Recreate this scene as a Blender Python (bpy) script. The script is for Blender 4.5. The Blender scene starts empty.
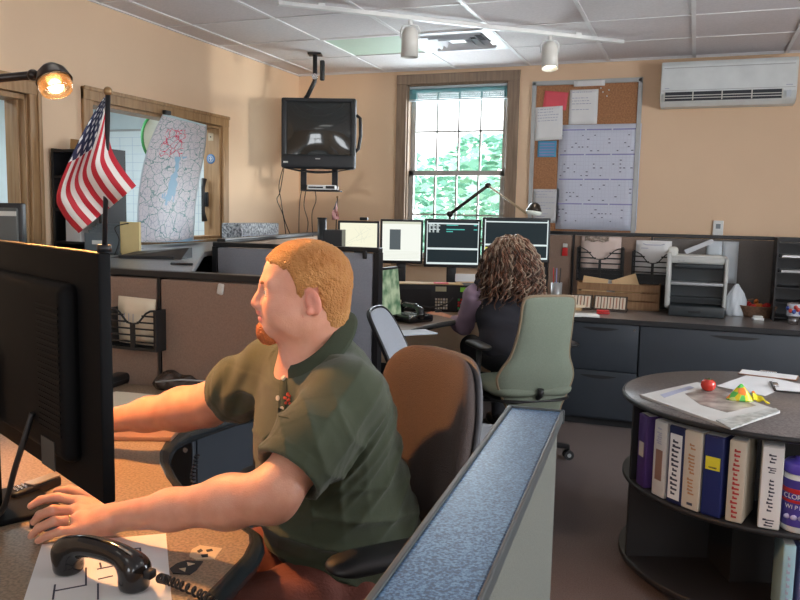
import bpy, bmesh, math, random
import numpy as np
from mathutils import Vector, Matrix, noise as mnoise
from mathutils.bvhtree import BVHTree
random.seed(7)
PI = math.pi
scene = bpy.context.scene
COL = bpy.data.collections.new('room'); scene.collection.children.link(COL)

# ------------------------------------------------------------------ camera geometry
FPX, YAW, PITCH, ROLL, CAMH = 780.0, math.radians(20.5), math.atan(87 / 780.0), 0.02, 1.415
Rv = Vector((math.cos(YAW), math.sin(YAW), 0)); Fh = Vector((-math.sin(YAW), math.cos(YAW), 0)); UP = Vector((0, 0, 1))
Fd = (Fh * math.cos(PITCH) - UP * math.sin(PITCH)).normalized()
U0 = Rv.cross(Fd).normalized()
Rc = Rv * math.cos(ROLL) + U0 * math.sin(ROLL); Uc = U0 * math.cos(ROLL) - Rv * math.sin(ROLL)
EYE = Vector((0, 0, CAMH))
cam_d = bpy.data.cameras.new('camera'); cam = bpy.data.objects.new('camera', cam_d); COL.objects.link(cam)
cam_d.sensor_width = 36; cam_d.lens = 36 * FPX / 800; cam_d.clip_start = 0.05; cam_d.clip_end = 200
cam.matrix_world = Matrix(((Rc.x, Uc.x, -Fd.x, EYE.x), (Rc.y, Uc.y, -Fd.y, EYE.y), (Rc.z, Uc.z, -Fd.z, EYE.z), (0, 0, 0, 1)))
scene.camera = cam

def ray(px, py): return (Fd + Rc * ((px - 400) / FPX) - Uc * ((py - 300) / FPX))
def P(px, py, X=None, Y=None, Z=None, D=None):
    d = ray(px, py)
    if Z is not None: t = (Z - EYE.z) / d.z
    elif Y is not None: t = Y / d.y
    elif X is not None: t = X / d.x
    else: t = D / d.dot(Fh)
    return EYE + d * t
def cf(v):            # world -> room-turned frame (right, forward, height)
    v = Vector(v); return Vector((v.dot(Rv), v.dot(Fh), v.z))
def C(r, f, h=0.0): return Rv * r + Fh * f + UP * h

# ------------------------------------------------------------------ materials
MATS = {}
def mat(name, col, rough=0.6, metal=0.0, var=0.06, scale=8.0, bump=0.0, bscale=60.0, emit=None, estr=0.0, spec=0.5,
        trans=0.0, alpha=1.0, coat=0.0, sss=0.0, col2=None, detail=4.0, sheen=0.0):
    if name in MATS: return MATS[name]
    m = bpy.data.materials.new(name); m.use_nodes = True; nt = m.node_tree; N = nt.nodes; L = nt.links
    b = N['Principled BSDF']
    tc = N.new('ShaderNodeTexCoord'); no = N.new('ShaderNodeTexNoise'); no.inputs['Scale'].default_value = scale
    no.inputs['Detail'].default_value = detail
    L.new(tc.outputs['Object'], no.inputs['Vector'])
    cr = N.new('ShaderNodeValToRGB'); cr.color_ramp.elements[0].position = 0.3; cr.color_ramp.elements[1].position = 0.7
    a = [max(0, c * (1 - var)) for c in col]; c2 = [min(1, c * (1 + var)) for c in col] if col2 is None else col2
    cr.color_ramp.elements[0].color = (*a, 1); cr.color_ramp.elements[1].color = (*c2, 1)
    L.new(no.outputs['Fac'], cr.inputs['Fac']); L.new(cr.outputs['Color'], b.inputs['Base Color'])
    b.inputs['Roughness'].default_value = rough; b.inputs['Metallic'].default_value = metal
    b.inputs['Specular IOR Level'].default_value = spec
    b.inputs['Transmission Weight'].default_value = trans; b.inputs['Alpha'].default_value = alpha
    b.inputs['Coat Weight'].default_value = coat
    if sheen: b.inputs['Sheen Weight'].default_value = sheen
    if sss:
        b.inputs['Subsurface Weight'].default_value = sss; b.inputs['Subsurface Radius'].default_value = (0.02, 0.008, 0.004)
        b.inputs['Subsurface Scale'].default_value = 0.4
    if emit: b.inputs['Emission Color'].default_value = (*emit, 1); b.inputs['Emission Strength'].default_value = estr
    if bump:
        n2 = N.new('ShaderNodeTexNoise'); n2.inputs['Scale'].default_value = bscale; n2.inputs['Detail'].default_value = 3
        bp = N.new('ShaderNodeBump'); bp.inputs['Strength'].default_value = bump; bp.inputs['Distance'].default_value = 0.01
        L.new(tc.outputs['Object'], n2.inputs['Vector']); L.new(n2.outputs['Fac'], bp.inputs['Height']); L.new(bp.outputs['Normal'], b.inputs['Normal'])
    MATS[name] = m; return m
def wood(name, c1, c2, scale=(18, 18, 1.5), rough=0.45):
    if name in MATS: return MATS[name]
    m = mat(name, c1, rough); nt = m.node_tree; N = nt.nodes; L = nt.links
    no = [n for n in N if n.type == 'TEX_NOISE'][0]; cr = [n for n in N if n.type == 'VALTORGB'][0]
    mp = N.new('ShaderNodeMapping'); mp.inputs['Scale'].default_value = scale
    tc = [n for n in N if n.type == 'TEX_COORD'][0]
    L.new(tc.outputs['Object'], mp.inputs['Vector']); L.new(mp.outputs['Vector'], no.inputs['Vector']); no.inputs['Scale'].default_value = 3
    cr.color_ramp.elements[0].color = (*c1, 1); cr.color_ramp.elements[1].color = (*c2, 1)
    return m
def speck(name, c1, c2, c3, scale=250, rough=0.35, coat=0.0):
    """speckled laminate"""
    if name in MATS: return MATS[name]
    m = mat(name, c1, rough, coat=coat); nt = m.node_tree; N = nt.nodes; L = nt.links
    no = [n for n in N if n.type == 'TEX_NOISE'][0]; cr = [n for n in N if n.type == 'VALTORGB'][0]
    no.inputs['Scale'].default_value = scale; no.inputs['Detail'].default_value = 2
    e = cr.color_ramp.elements; e[0].color = (*c1, 1); e[0].position = .38; e[1].color = (*c3, 1); e[1].position = .66
    k = cr.color_ramp.elements.new(.5); k.color = (*c2, 1)
    return m

WALL = mat('wall paint', (0.80, 0.575, 0.385), 0.75, var=0.02, scale=2, bump=0.05, bscale=150)
CEIL = mat('ceiling tile', (0.72, 0.68, 0.69), 0.9, var=0.05, scale=60, bump=0.15, bscale=120)
CEILG = mat('ceiling grid', (0.80, 0.79, 0.80), 0.5)
CARPET = mat('carpet', (0.155, 0.125, 0.12), 0.95, var=0.25, scale=180, bump=0.6, bscale=400)
TRIM = wood('oak trim', (0.30, 0.165, 0.075), (0.44, 0.27, 0.13))
TRIM2 = wood('grey brown trim', (0.20, 0.135, 0.09), (0.30, 0.21, 0.145))
BLACK = mat('black plastic', (0.012, 0.012, 0.014), 0.42)
BLACKG = mat('black gloss plastic', (0.008, 0.008, 0.010), 0.18, coat=0.5)
BLACKM = mat('black matte', (0.018, 0.018, 0.02), 0.7)
CHAR = mat('charcoal plastic', (0.045, 0.048, 0.055), 0.5)
WHITEP = mat('white plastic', (0.78, 0.79, 0.78), 0.4)
OFFW = mat('off white plastic', (0.66, 0.66, 0.62), 0.45)
PAPER = mat('paper', (0.80, 0.80, 0.80), 0.8, var=0.02)
PAPERW = mat('cream paper', (0.78, 0.68, 0.52), 0.8, var=0.03)
MANILA = mat('manila', (0.70, 0.48, 0.26), 0.8, var=0.05)
CHROME = mat('chrome', (0.7, 0.7, 0.72), 0.25, 1.0)
STEEL = mat('blue grey steel', (0.040, 0.049, 0.062), 0.42, var=0.05)
FABB = mat('brown partition fabric', (0.27, 0.185, 0.140), 0.95, var=0.10, scale=200, bump=0.3, bscale=500)
FABG = mat('grey partition fabric', (0.29, 0.30, 0.34), 0.95, var=0.12, scale=220, bump=0.3, bscale=500)
FABGG = mat('grey green panel fabric', (0.145, 0.150, 0.130), 0.95, var=0.08, scale=220, bump=0.3, bscale=500)
SILV = mat('silver plastic', (0.42, 0.43, 0.44), 0.35, 0.3)
LAM = speck('counter laminate', (0.125, 0.105, 0.098), (0.165, 0.142, 0.135), (0.21, 0.185, 0.175), 120, 0.30)
LAMD = speck('desk laminate', (0.22, 0.16, 0.11), (0.30, 0.22, 0.15), (0.38, 0.28, 0.19), 160, 0.42)
CAPM = speck('cap laminate', (.022, .060, .135), (.055, .135, .27), (.13, .26, .44), 300, 0.38, 0.0)
RED = mat('red', (0.55, 0.02, 0.02), 0.35)
INK = mat('ink', (0.06, 0.06, 0.09), 0.8)
INKL = mat('light ink', (0.42, 0.43, 0.55), 0.8)
INKB = mat('blue ink', (0.30, 0.30, 0.55), 0.8)

# ------------------------------------------------------------------ mesh helper
class MB:
    def __init__(s): s.v = []; s.f = []; s.m = []; s.sm = []; s.uv = None
    def add(s, vs, fs, mi=0, smooth=False):
        o = len(s.v); s.v += [tuple(v) for v in vs]
        for f in fs: s.f.append([i + o for i in f]); s.m.append(mi); s.sm.append(smooth)
        return s
    def box(s, a, b, mi=0, rot=None, org=None):
        a = Vector(a); b = Vector(b)
        vs = [Vector((x, y, z)) for z in (a.z, b.z) for y in (a.y, b.y) for x in (a.x, b.x)]
        if rot is not None:
            o = Vector(org) if org is not None else (a + b) / 2
            vs = [o + rot @ (v - o) for v in vs]
        return s.add(vs, [(0, 2, 3, 1), (4, 5, 7, 6), (0, 1, 5, 4), (2, 6, 7, 3), (0, 4, 6, 2), (1, 3, 7, 5)], mi)
    def rbox(s, a, b, r=0.01, mi=0, seg=3, rot=None, org=None):
        """rounded box"""
        bm = bmesh.new(); bmesh.ops.create_cube(bm, size=1)
        a = Vector(a); b = Vector(b); c = (a + b) / 2; d = b - a
        for v in bm.verts: v.co = Vector((v.co.x * d.x, v.co.y * d.y, v.co.z * d.z))
        bmesh.ops.bevel(bm, geom=list(bm.edges), offset=min(r, min(d) * .49), segments=seg, profile=.5, affect='EDGES')
        vs = [v.co + c for v in bm.verts]
        if rot is not None:
            o = Vector(org) if org is not None else c
            vs = [o + rot @ (v - o) for v in vs]
        bm.verts.index_update()
        s.add(vs, [[v.index for v in f.verts] for f in bm.faces], mi, True); bm.free(); return s
    def cyl(s, a, b, r, r2=None, n=20, mi=0, caps=True, smooth=True):
        a = Vector(a); b = Vector(b); r2 = r if r2 is None else r2
        d = (b - a).normalized(); x = d.orthogonal().normalized(); y = d.cross(x)
        vs = [a + (x * math.cos(t) + y * math.sin(t)) * r for t in [2 * PI * i / n for i in range(n)]]
        vs += [b + (x * math.cos(t) + y * math.sin(t)) * r2 for t in [2 * PI * i / n for i in range(n)]]
        s.add(vs, [(i, (i + 1) % n, n + (i + 1) % n, n + i) for i in range(n)], mi, smooth)
        if caps: s.add(vs, [list(range(n))[::-1], list(range(n, 2 * n))], mi, False)
        return s
    def tube(s, pts, r, n=10, mi=0, closed=False):
        pts = [Vector(p) for p in pts]; m = len(pts); rr = r if isinstance(r, (list, tuple)) else [r] * m
        vs = []; prev = None
        for i, p in enumerate(pts):
            q0 = pts[i - 1] if (i > 0 or closed) else p; q1 = pts[(i + 1) % m] if (i < m - 1 or closed) else p
            d = (q1 - q0); d = d.normalized() if d.length > 1e-9 else Vector((0, 0, 1))
            x = d.orthogonal().normalized() if prev is None else (prev - d * prev.dot(d))
            x = x.normalized() if x.length > 1e-6 else d.orthogonal().normalized(); prev = x; y = d.cross(x)
            vs += [p + (x * math.cos(t) + y * math.sin(t)) * rr[i] for t in [2 * PI * k / n for k in range(n)]]
        fs = []
        for i in range(m if closed else m - 1):
            j = (i + 1) % m
            fs += [(i * n + k, i * n + (k + 1) % n, j * n + (k + 1) % n, j * n + k) for k in range(n)]
        s.add(vs, fs, mi, True)
        if not closed: s.add(vs, [list(range(n))[::-1], list(range((m - 1) * n, m * n))], mi, False)
        return s
    def lathe(s, prof, c=(0, 0, 0), n=32, mi=0, smooth=True, rot=None):
        c = Vector(c); vs = []
        for (r, z) in prof:
            for k in range(n):
                t = 2 * PI * k / n; v = Vector((r * math.cos(t), r * math.sin(t), z))
                vs.append(c + (rot @ v if rot is not None else v))
        m = len(prof)
        s.add(vs, [(i * n + k, i * n + (k + 1) % n, (i + 1) * n + (k + 1) % n, (i + 1) * n + k) for i in range(m - 1) for k in range(n)], mi, smooth)
        fs = []
        if prof[0][0] > 1e-4: fs.append(list(range(n))[::-1])
        if prof[-1][0] > 1e-4: fs.append(list(range((m - 1) * n, m * n)))
        if fs: s.add(vs, fs, mi, False)
        return s
    def ball(s, c, r, n=16, mi=0, rot=None):
        r = (r, r, r) if not isinstance(r, (tuple, list)) else r; c = Vector(c); vs = []; m = n // 2
        for i in range(m + 1):
            p = PI * i / m
            for k in range(n):
                t = 2 * PI * k / n; v = Vector((r[0] * math.sin(p) * math.cos(t), r[1] * math.sin(p) * math.sin(t), r[2] * math.cos(p)))
                vs.append(c + (rot @ v if rot is not None else v))
        return s.add(vs, [(i * n + k, (i + 1) * n + k, (i + 1) * n + (k + 1) % n, i * n + (k + 1) % n) for i in range(m) for k in range(n)], mi, True)
    def prism(s, poly, z0, z1, mi=0, mside=None):
        n = len(poly); A = sum(poly[i][0] * poly[(i + 1) % n][1] - poly[(i + 1) % n][0] * poly[i][1] for i in range(n))
        if A < 0: poly = poly[::-1]
        vs = [(p[0], p[1], z0) for p in poly] + [(p[0], p[1], z1) for p in poly]
        s.add(vs, [list(range(n))[::-1], list(range(n, 2 * n))], mi)
        s.add(vs, [(i, (i + 1) % n, n + (i + 1) % n, n + i) for i in range(n)], mi if mside is None else mside, False); return s
    def grid(s, fn, nu, nv, mi=0, thick=0.0, smooth=True):
        """surface fn(u, v), both 0..1, with thickness along its normal"""
        g = [[Vector(fn(i / nu, j / nv)) for i in range(nu + 1)] for j in range(nv + 1)]
        W = nu + 1; vs = [p for row in g for p in row]
        F = [(j * W + i, j * W + i + 1, (j + 1) * W + i + 1, (j + 1) * W + i) for j in range(nv) for i in range(nu)]
        if not thick: return s.add(vs, F, mi, smooth)
        nr = []
        for j in range(nv + 1):
            for i in range(nu + 1):
                a = g[j][min(i + 1, nu)] - g[j][max(i - 1, 0)]; b = g[min(j + 1, nv)][i] - g[max(j - 1, 0)][i]
                nn = a.cross(b); nr.append(nn.normalized() if nn.length > 1e-12 else Vector((0, 0, 1)))
        K = len(vs); v2 = vs + [p - q * thick for p, q in zip(vs, nr)]
        F2 = F + [tuple(K + i for i in f[::-1]) for f in F]
        bd = [i for i in range(W)] + [j * W + nu for j in range(1, nv + 1)] + [nv * W + i for i in range(nu - 1, -1, -1)] + [j * W for j in range(nv - 1, 0, -1)]
        for a, b in zip(bd, bd[1:] + bd[:1]): F2.append((b, a, K + a, K + b))
        return s.add(v2, F2, mi, smooth)
    def pad(s, outline, thick, bend=None, mi=0, up='z', power=5, flip=False):
        """cushion: outline (u, v) closed; result (bend + w, u, v)"""
        n = len(outline); cu = sum(p[0] for p in outline) / n; cv = sum(p[1] for p in outline) / n
        S = [0.0, .3, .55, .75, .88, .95, .985, 1.0]; bend = bend or (lambda u, v: 0); vs = []; fs = []
        for side in (1, -1):
            base = len(vs)
            for k, q in enumerate(S):
                t = thick / 2 * max(0, 1 - q ** power) ** .5
                for (u, v) in outline:
                    uu = cu + (u - cu) * q; vv = cv + (v - cv) * q; vs.append((bend(uu, vv) + side * t, uu, vv))
            for k in range(len(S) - 1):
                for i in range(n):
                    j = (i + 1) % n; f = (base + k * n + i, base + k * n + j, base + (k + 1) * n + j, base + (k + 1) * n + i)
                    fs.append(f if side > 0 else f[::-1])
        if up == 'x': vs = [(v[1], v[2], v[0]) for v in vs]       # lying cushion: outline in x, y; thickness in z
        return s.add(vs, fs, mi, True)
    def build(s, name, mats, parent=None, loc=(0, 0, 0), rot=None, bevel=0, weld=True, doublesided=False):
        me = bpy.data.meshes.new(name); me.from_pydata(s.v, [], s.f)
        mats = mats if isinstance(mats, (list, tuple)) else [mats]
        for m in mats: me.materials.append(m)
        me.polygons.foreach_set('material_index', s.m); me.polygons.foreach_set('use_smooth', s.sm)
        bm = bmesh.new(); bm.from_mesh(me)
        if weld: bmesh.ops.remove_doubles(bm, verts=bm.verts, dist=1e-5)
        bmesh.ops.recalc_face_normals(bm, faces=bm.faces); bm.to_mesh(me); bm.free(); me.update()
        o = bpy.data.objects.new(name, me); COL.objects.link(o); o.location = loc
        if rot is not None: o.rotation_euler = rot
        if parent is not None: o.parent = parent
        if bevel:
            b = o.modifiers.new('edge', 'BEVEL'); b.width = bevel; b.segments = 2; b.limit_method = 'ANGLE'; b.angle_limit = math.radians(40)
        return o

def tag(o, label, cat, group=None, kind=None):
    o['label'] = label; o['category'] = cat
    if group: o['group'] = group
    if kind: o['kind'] = kind
    return o
def thing(name, label, cat, loc=(0, 0, 0), rz=0.0, group=None, kind=None):
    o = bpy.data.objects.new(name, None); COL.objects.link(o); o.location = loc; o.rotation_euler = (0, 0, rz)
    o.empty_display_size = .05
    return tag(o, label, cat, group, kind)
def struct(o): o['kind'] = 'structure'; return o
def local(root, w):
    """world point into the frame of a root placed with loc + rz"""
    d = Vector(w) - root.location; a = -root.rotation_euler.z
    return Vector((d.x * math.cos(a) - d.y * math.sin(a), d.x * math.sin(a) + d.y * math.cos(a), d.z))
def kids(o): return [c for c in bpy.data.objects if c.parent == o]
def copy_tree(o, parent=None):
    c = o.copy(); COL.objects.link(c); c.parent = parent
    for ch in kids(o): copy_tree(ch, c)
    return c
def text(body, size, m, parent, loc, rot, name='lettering', ext=0.0003, align='CENTER'):
    cu = bpy.data.curves.new(name, 'FONT'); cu.body = body; cu.size = size; cu.extrude = ext; cu.align_x = align; cu.align_y = 'CENTER'
    f = bpy.data.objects.new(name + ' curve', cu); scene.collection.objects.link(f); bpy.context.view_layer.update()
    me = bpy.data.meshes.new_from_object(f.evaluated_get(bpy.context.evaluated_depsgraph_get())); bpy.data.objects.remove(f)
    me.materials.clear(); me.materials.append(m); o = bpy.data.objects.new(name, me); COL.objects.link(o); o.location = loc; o.rotation_euler = rot; o.parent = parent
    return o
def hexa(n, cx=0, cy=0, r=1, a0=0): return [(cx + r * math.cos(a0 + 2 * PI * i / n), cy + r * math.sin(a0 + 2 * PI * i / n)) for i in range(n)]
def rrect(w, h, r, n=6, cx=0, cy=0):
    out = []
    for (sx, sy, a) in ((1, 1, 0), (-1, 1, PI / 2), (-1, -1, PI), (1, -1, 3 * PI / 2)):
        for i in range(n + 1):
            t = a + PI / 2 * i / n; out.append((cx + sx * (w / 2 - r) + r * math.cos(t), cy + sy * (h / 2 - r) + r * math.sin(t)))
    return out
def spline(pts, n=60, closed=False):
    """Catmull-Rom through points of any dimension"""
    P_ = [np.array(p, float) for p in pts]; m = len(P_); out = []; segs = m if closed else m - 1
    for i in range(segs):
        p0 = P_[(i - 1) % m] if (closed or i > 0) else P_[0]; p1 = P_[i]; p2 = P_[(i + 1) % m]; p3 = P_[(i + 2) % m] if (closed or i + 2 < m) else P_[-1]
        k = max(2, n // segs)
        for j in range(k):
            t = j / k
            out.append(tuple(.5 * ((2 * p1) + (-p0 + p2) * t + (2 * p0 - 5 * p1 + 4 * p2 - p3) * t * t + (-p0 + 3 * p1 - 3 * p2 + p3) * t ** 3)))
    if not closed: out.append(tuple(P_[-1]))
    return out

# ================================================================== THE SETTING
XL, XR, YB, YR, ZC = -3.35, 2.6, 6.3, -2.4, 2.60
XO = -6.0    # far wall of the neighbouring room
struct(MB().box((XO - .1, YR - .1, -.1), (XR + .1, YB + .1, 0)).build('floor', CARPET))
def wall_boxes(mb, axis, c0, c1, u0, u1, z0, z1, holes):
    """wall slab between c0..c1 on an axis, spanning u, with rectangular holes (ua, ub, za, zb)"""
    def bx(ua, ub, za, zb):
        if ub - ua < 1e-4 or zb - za < 1e-4: return
        if axis == 'x': mb.box((c0, ua, za), (c1, ub, zb))
        else: mb.box((ua, c0, za), (ub, c1, zb))
    u = u0
    for (ua, ub, za, zb) in sorted(holes):
        bx(u, ua, z0, z1); bx(ua, ub, z0, za); bx(ua, ub, zb, z1); u = ub
    bx(u, u1, z0, z1); return mb
struct(wall_boxes(MB(), 'y', YB, YB + .14, XL - .14, XR, 0, ZC + .1, [(-2.33, -1.455, 1.02, 2.49)]).build('wall_back', WALL))
struct(MB().box((XO, YB, 0), (XL - .14, YB + .14, ZC + .1)).build('wall_back_far', mat('cool white wall', (0.62, 0.72, 0.76), 0.8, var=0.02)))
struct(wall_boxes(MB(), 'x', XL - .14, XL, YR, YB, 0, ZC + .1, [(2.3, 3.25, 0, 2.0), (3.72, 5.07, 1.20, 2.03)]).build('wall_left', WALL))
struct(wall_boxes(MB(), 'x', XR, XR + .14, YR, YB + .14, 0, ZC + .1, [(-.6, .9, .95, 2.2), (2.2, 3.7, .95, 2.2)]).build('wall_right', WALL))
struct(wall_boxes(MB(), 'y', YR - .14, YR, XO, XR + .14, 0, ZC + .1, [(-1.9, -.9, .95, 2.2), (.2, 1.2, .95, 2.2)]).build('wall_rear', WALL))
WALLO = mat('cool white wall', (0.62, 0.72, 0.76), 0.8, var=0.02)
struct(MB().box((XO - .1, YR, 0), (XO, YB, ZC + .1)).build('wall_far_left', WALLO))
# suspended ceiling: tiles with a grid of tees
cb = MB(); GX = -0.075; GY = 5.02; S = .612; rnd = random.Random(3)
TILES = [mat('ceiling tile', (0.6, 0.6, 0.6)), mat('ceiling tile warm', (0.72, 0.67, 0.68), .9, var=.05, scale=60, bump=.15, bscale=120), mat('ceiling tile light', (0.78, 0.75, 0.76), .9, var=.05, scale=60, bump=.15, bscale=120)]
ix0 = math.floor((XO - GX) / S); ix1 = math.ceil((XR - GX) / S); iy0 = math.floor((YR - GY) / S); iy1 = math.ceil((YB - GY) / S)
FIX = {(-4, 0): 'lamp', (-3, 0): 'vent', (1, -6): 'lamp', (-3, -6): 'lamp', (1, -9): 'lamp', (-3, -9): 'lamp', (-7, -2): 'lamp', (-7, -5): 'lamp', (-7, 1): 'lamp'}
for ix in range(ix0, ix1):
    for iy in range(iy0, iy1):
        if (ix, iy) in FIX: continue
        x0 = max(GX + ix * S, XO); x1 = min(GX + (ix + 1) * S, XR); y0 = max(GY + iy * S, YR); y1 = min(GY + (iy + 1) * S, YB)
        if x1 - x0 < .01 or y1 - y0 < .01: continue
        cb.box((x0, y0, ZC + .004 + rnd.random() * .002), (x1, y1, ZC + .03), rnd.choice([0, 1, 1, 2]))
struct(cb.build('ceiling', TILES))
gb = MB()
for ix in range(ix0, ix1 + 1):
    x = GX + ix * S
    if XL < x < XR: gb.box((x - .012, YR, ZC - .003), (x + .012, YB, ZC + .004))
for iy in range(iy0, iy1 + 1):
    y = GY + iy * S
    if YR < y < YB: gb.box((XL, y - .006, ZC - .001), (XR, y + .006, ZC + .004))
gb.box((XL, YB - .02, ZC - .004), (XR, YB, ZC + .004)); gb.box((XL, YR, ZC - .004), (XL + .02, YB, ZC + .004)); gb.box((XR - .02, YR, ZC - .004), (XR, YB, ZC + .004))
struct(gb.build('trim_1', CEILG))
struct(MB().box((XL, YB - .015, 0), (XR, YB, .1)).build('baseboard_back', BLACKM))

def ceiling_light(cell, label, on):
    ix, iy = cell; x0 = GX + ix * S; y0 = GY + iy * S
    t = thing('ceiling_light', label, 'ceiling light', (x0 + S / 2, y0 + S / 2, ZC), 0)
    h = S / 2 - .012
    m = MB()
    for s in (-1, 1):
        m.box((-h, s * h - .012, -.004), (h, s * h + .012, .02)); m.box((s * h - .012, -h, -.004), (s * h + .012, h, .02))
    m.box((-h, -h, .05), (h, h, .06))
    m.build('frame', CEILG, t)
    if on: dm = mat('added lit diffuser', (.8, .85, .85), .5, emit=(1, .97, .92), estr=on, var=.0)
    else: dm = mat('pale green diffuser', (.60, .74, .62), .55, var=.02)
    MB().box((-h + .012, -h + .012, .004), (h - .012, h - .012, .012)).build('diffuser', dm, t)
    return t
ceiling_light((-4, 0), 'square ceiling light panel with a pale green diffuser, unlit', 0)
for c in FIX:
    if c != (-4, 0) and FIX[c] == 'lamp': ceiling_light(c, 'added lit ceiling panel out of the picture, for fill light', 2.2)['group'] = 'added lit ceiling panels'  # lit panels beyond the view are added to fill the room with light

# four way air diffuser
t = thing('ceiling_vent', 'white square ceiling air vent with nested louvres above the window', 'ceiling vent', (GX - 2.5 * S, GY + .5 * S, ZC))
m = MB(); h = S / 2 - .005
VENTW = mat('vent white', (.74, .76, .80), .35)
def ring(m, a, b, za, zb, mi=0):
    for k in range(4):
        R = Matrix.Rotation(k * PI / 2, 3, 'Z')
        m.add([R @ Vector(v) for v in [(-a, -a, za), (a, -a, za), (b, -b, zb), (-b, -b, zb)]], [(0, 1, 2, 3)], mi)
        m.add([R @ Vector(v) for v in [(-a, -a, za + .006), (a, -a, za + .006), (b, -b, zb + .006), (-b, -b, zb + .006)]], [(3, 2, 1, 0)], mi)
ring(m, h, h - .07, -.006, -.004); m.build('frame', VENTW, t)
for i, (a, b) in enumerate([(h - .08, h - .13), (h - .135, h - .185), (h - .19, h - .235)]):
    m = MB(); ring(m, a, b, -.016, .03); m.build('louvre', VENTW, t)
MB().box((-h, -h, .05), (h, h, .055)).build('duct_back', mat('duct dark', (.05, .055, .06), .8), t)
MB().box((-.055, -.055, .0), (.055, .055, .008)).build('centre_plate', VENTW, t)

# ---- back window (sash window, two sashes with glazing bars)
wx0, wx1, wz0, wz1, wm = -2.33, -1.455, 1.02, 2.49, 1.755
SASH = mat('sash paint', (0.42, 0.40, 0.37), .5)
w = MB()
w.box((wx0 - .085, YB - .022, wz0 - .02), (wx0 + .005, YB, wz1 + .075)); w.box((wx1 - .005, YB - .022, wz0 - .02), (wx1 + .085, YB, wz1 + .075))
w.box((wx0 - .085, YB - .026, wz1 - .005), (wx1 + .085, YB, wz1 + .075)); w.box((wx0 - .1, YB - .05, wz0 - .05), (wx1 + .1, YB, wz0))
w.box((wx0, YB, wz0), (wx0 + .018, YB + .14, wz1)); w.box((wx1 - .018, YB, wz0), (wx1, YB + .14, wz1)); w.box((wx0, YB, wz1 - .018), (wx1, YB + .14, wz1)); w.box((wx0, YB, wz0), (wx1, YB + .14, wz0 + .018))
wo = struct(w.build('window_1', TRIM2, bevel=.004))
def sash(x0, x1, z0, z1, y, nx, nz):
    f = MB(); e = .042
    for a, b in (((x0, z0), (x0 + e, z1)), ((x1 - e, z0), (x1, z1)), ((x0, z0), (x1, z0 + e)), ((x0, z1 - e), (x1, z1))):
        f.box((a[0], y, a[1]), (b[0], y + .03, b[1]))
    for i in range(1, nx):
        x = x0 + e + (x1 - x0 - 2 * e) * i / nx; f.box((x - .007, y + .005, z0), (x + .007, y + .027, z1))
    for i in range(1, nz):
        z = z0 + e + (z1 - z0 - 2 * e) * i / nz; f.box((x0, y + .005, z - .007), (x1, y + .027, z + .007))
    return f.build('sash', SASH, wo)
sash(wx0 + .018, wx1 - .018, wm - .02, wz1 - .018, YB + .075, 4, 2); sash(wx0 + .018, wx1 - .018, wz0 + .018, wm + .022, YB + .04, 4, 2)
GLASS = bpy.data.materials.new('window glass'); GLASS.use_nodes = True
_n = GLASS.node_tree.nodes; _l = GLASS.node_tree.links; _n.remove(_n['Principled BSDF'])
_a = _n.new('ShaderNodeBsdfTransparent'); _b = _n.new('ShaderNodeBsdfGlossy'); _b.inputs['Roughness'].default_value = .03; _m = _n.new('ShaderNodeMixShader'); _m.inputs[0].default_value = .06
_l.new(_a.outputs[0], _m.inputs[1]); _l.new(_b.outputs[0], _m.inputs[2]); _l.new(_m.outputs[0], _n['Material Output'].inputs[0])
MB().box((wx0 + .03, YB + .09, wm), (wx1 - .03, YB + .093, wz1 - .03)).build('pane', GLASS, wo)
MB().box((wx0 + .03, YB + .055, wz0 + .03), (wx1 - .03, YB + .058, wm)).build('pane', GLASS, wo)
# rolled blind at the head of the window
BL = mat('teal blind', (0.10, 0.30, 0.33), .6, var=.15, scale=20)
t = thing('roller_blind', 'teal slatted blind drawn up at the head of the back window', 'blind', ((wx0 + wx1) / 2, YB + .012, wz1 - .02))
hw = (wx1 - wx0) / 2 - .022
MB().box((-hw, -.008, -.02), (hw, .03, 0)).build('head_rail', mat('blind rail', (.45, .52, .55), .4), t)
m = MB()
for i in range(9): m.box((-hw, -.012 + (i % 2) * .003, -.029 - i * .009), (hw, .028, -.0225 - i * .009), rot=Matrix.Rotation(.12, 3, 'X'))
m.build('slats', BL, t)
MB().box((-hw, -.01, -.118), (hw, .026, -.106)).build('bottom_rail', mat('blind rail', (.45, .52, .55), .4), t)

# ---- opening to the next room and door casing in the left wall
w = MB()
y0, y1, z0, z1 = 3.72, 5.07, 1.20, 2.03
w.box((XL, y0 - .075, z0 - .07), (XL + .022, y0 + .0, z1 + .07)); w.box((XL, y1, z0 - .07), (XL + .022, y1 + .075, z1 + .07))
w.box((XL, y0 - .075, z1), (XL + .026, y1 + .075, z1 + .075)); w.box((XL, y0 - .09, z0 - .04), (XL + .05, y1 + .09, z0))
w.box((XL + .026, y0 - .078, z1 + .055), (XL + .034, y1 + .078, z1 + .078))
w.box((XL - .14, y0, z0), (XL, y0 + .02, z1)); w.box((XL - .14, y1 - .02, z0), (XL, y1, z1)); w.box((XL - .14, y0, z1 - .02), (XL, y1, z1)); w.box((XL - .14, y0, z0), (XL, y1, z0 + .02))
w2 = struct(w.build('window_2', TRIM, bevel=.004))
w = MB(); y0, y1, z1 = 2.30, 3.25, 2.0
for a, b in ((y0 - .1, y0), (y1, y1 + .075)): w.box((XL, a, 0), (XL + .024, b, z1 + .09))
w.box((XL, y0 - .1, z1), (XL + .028, y1 + .075, z1 + .09))
w.box((XL + .024, y1 + .05, 0), (XL + .034, y1 + .075, z1 + .09)); w.box((XL + .024, y0 - .1, z1 + .065), (XL + .036, y1 + .075, z1 + .09))
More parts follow.
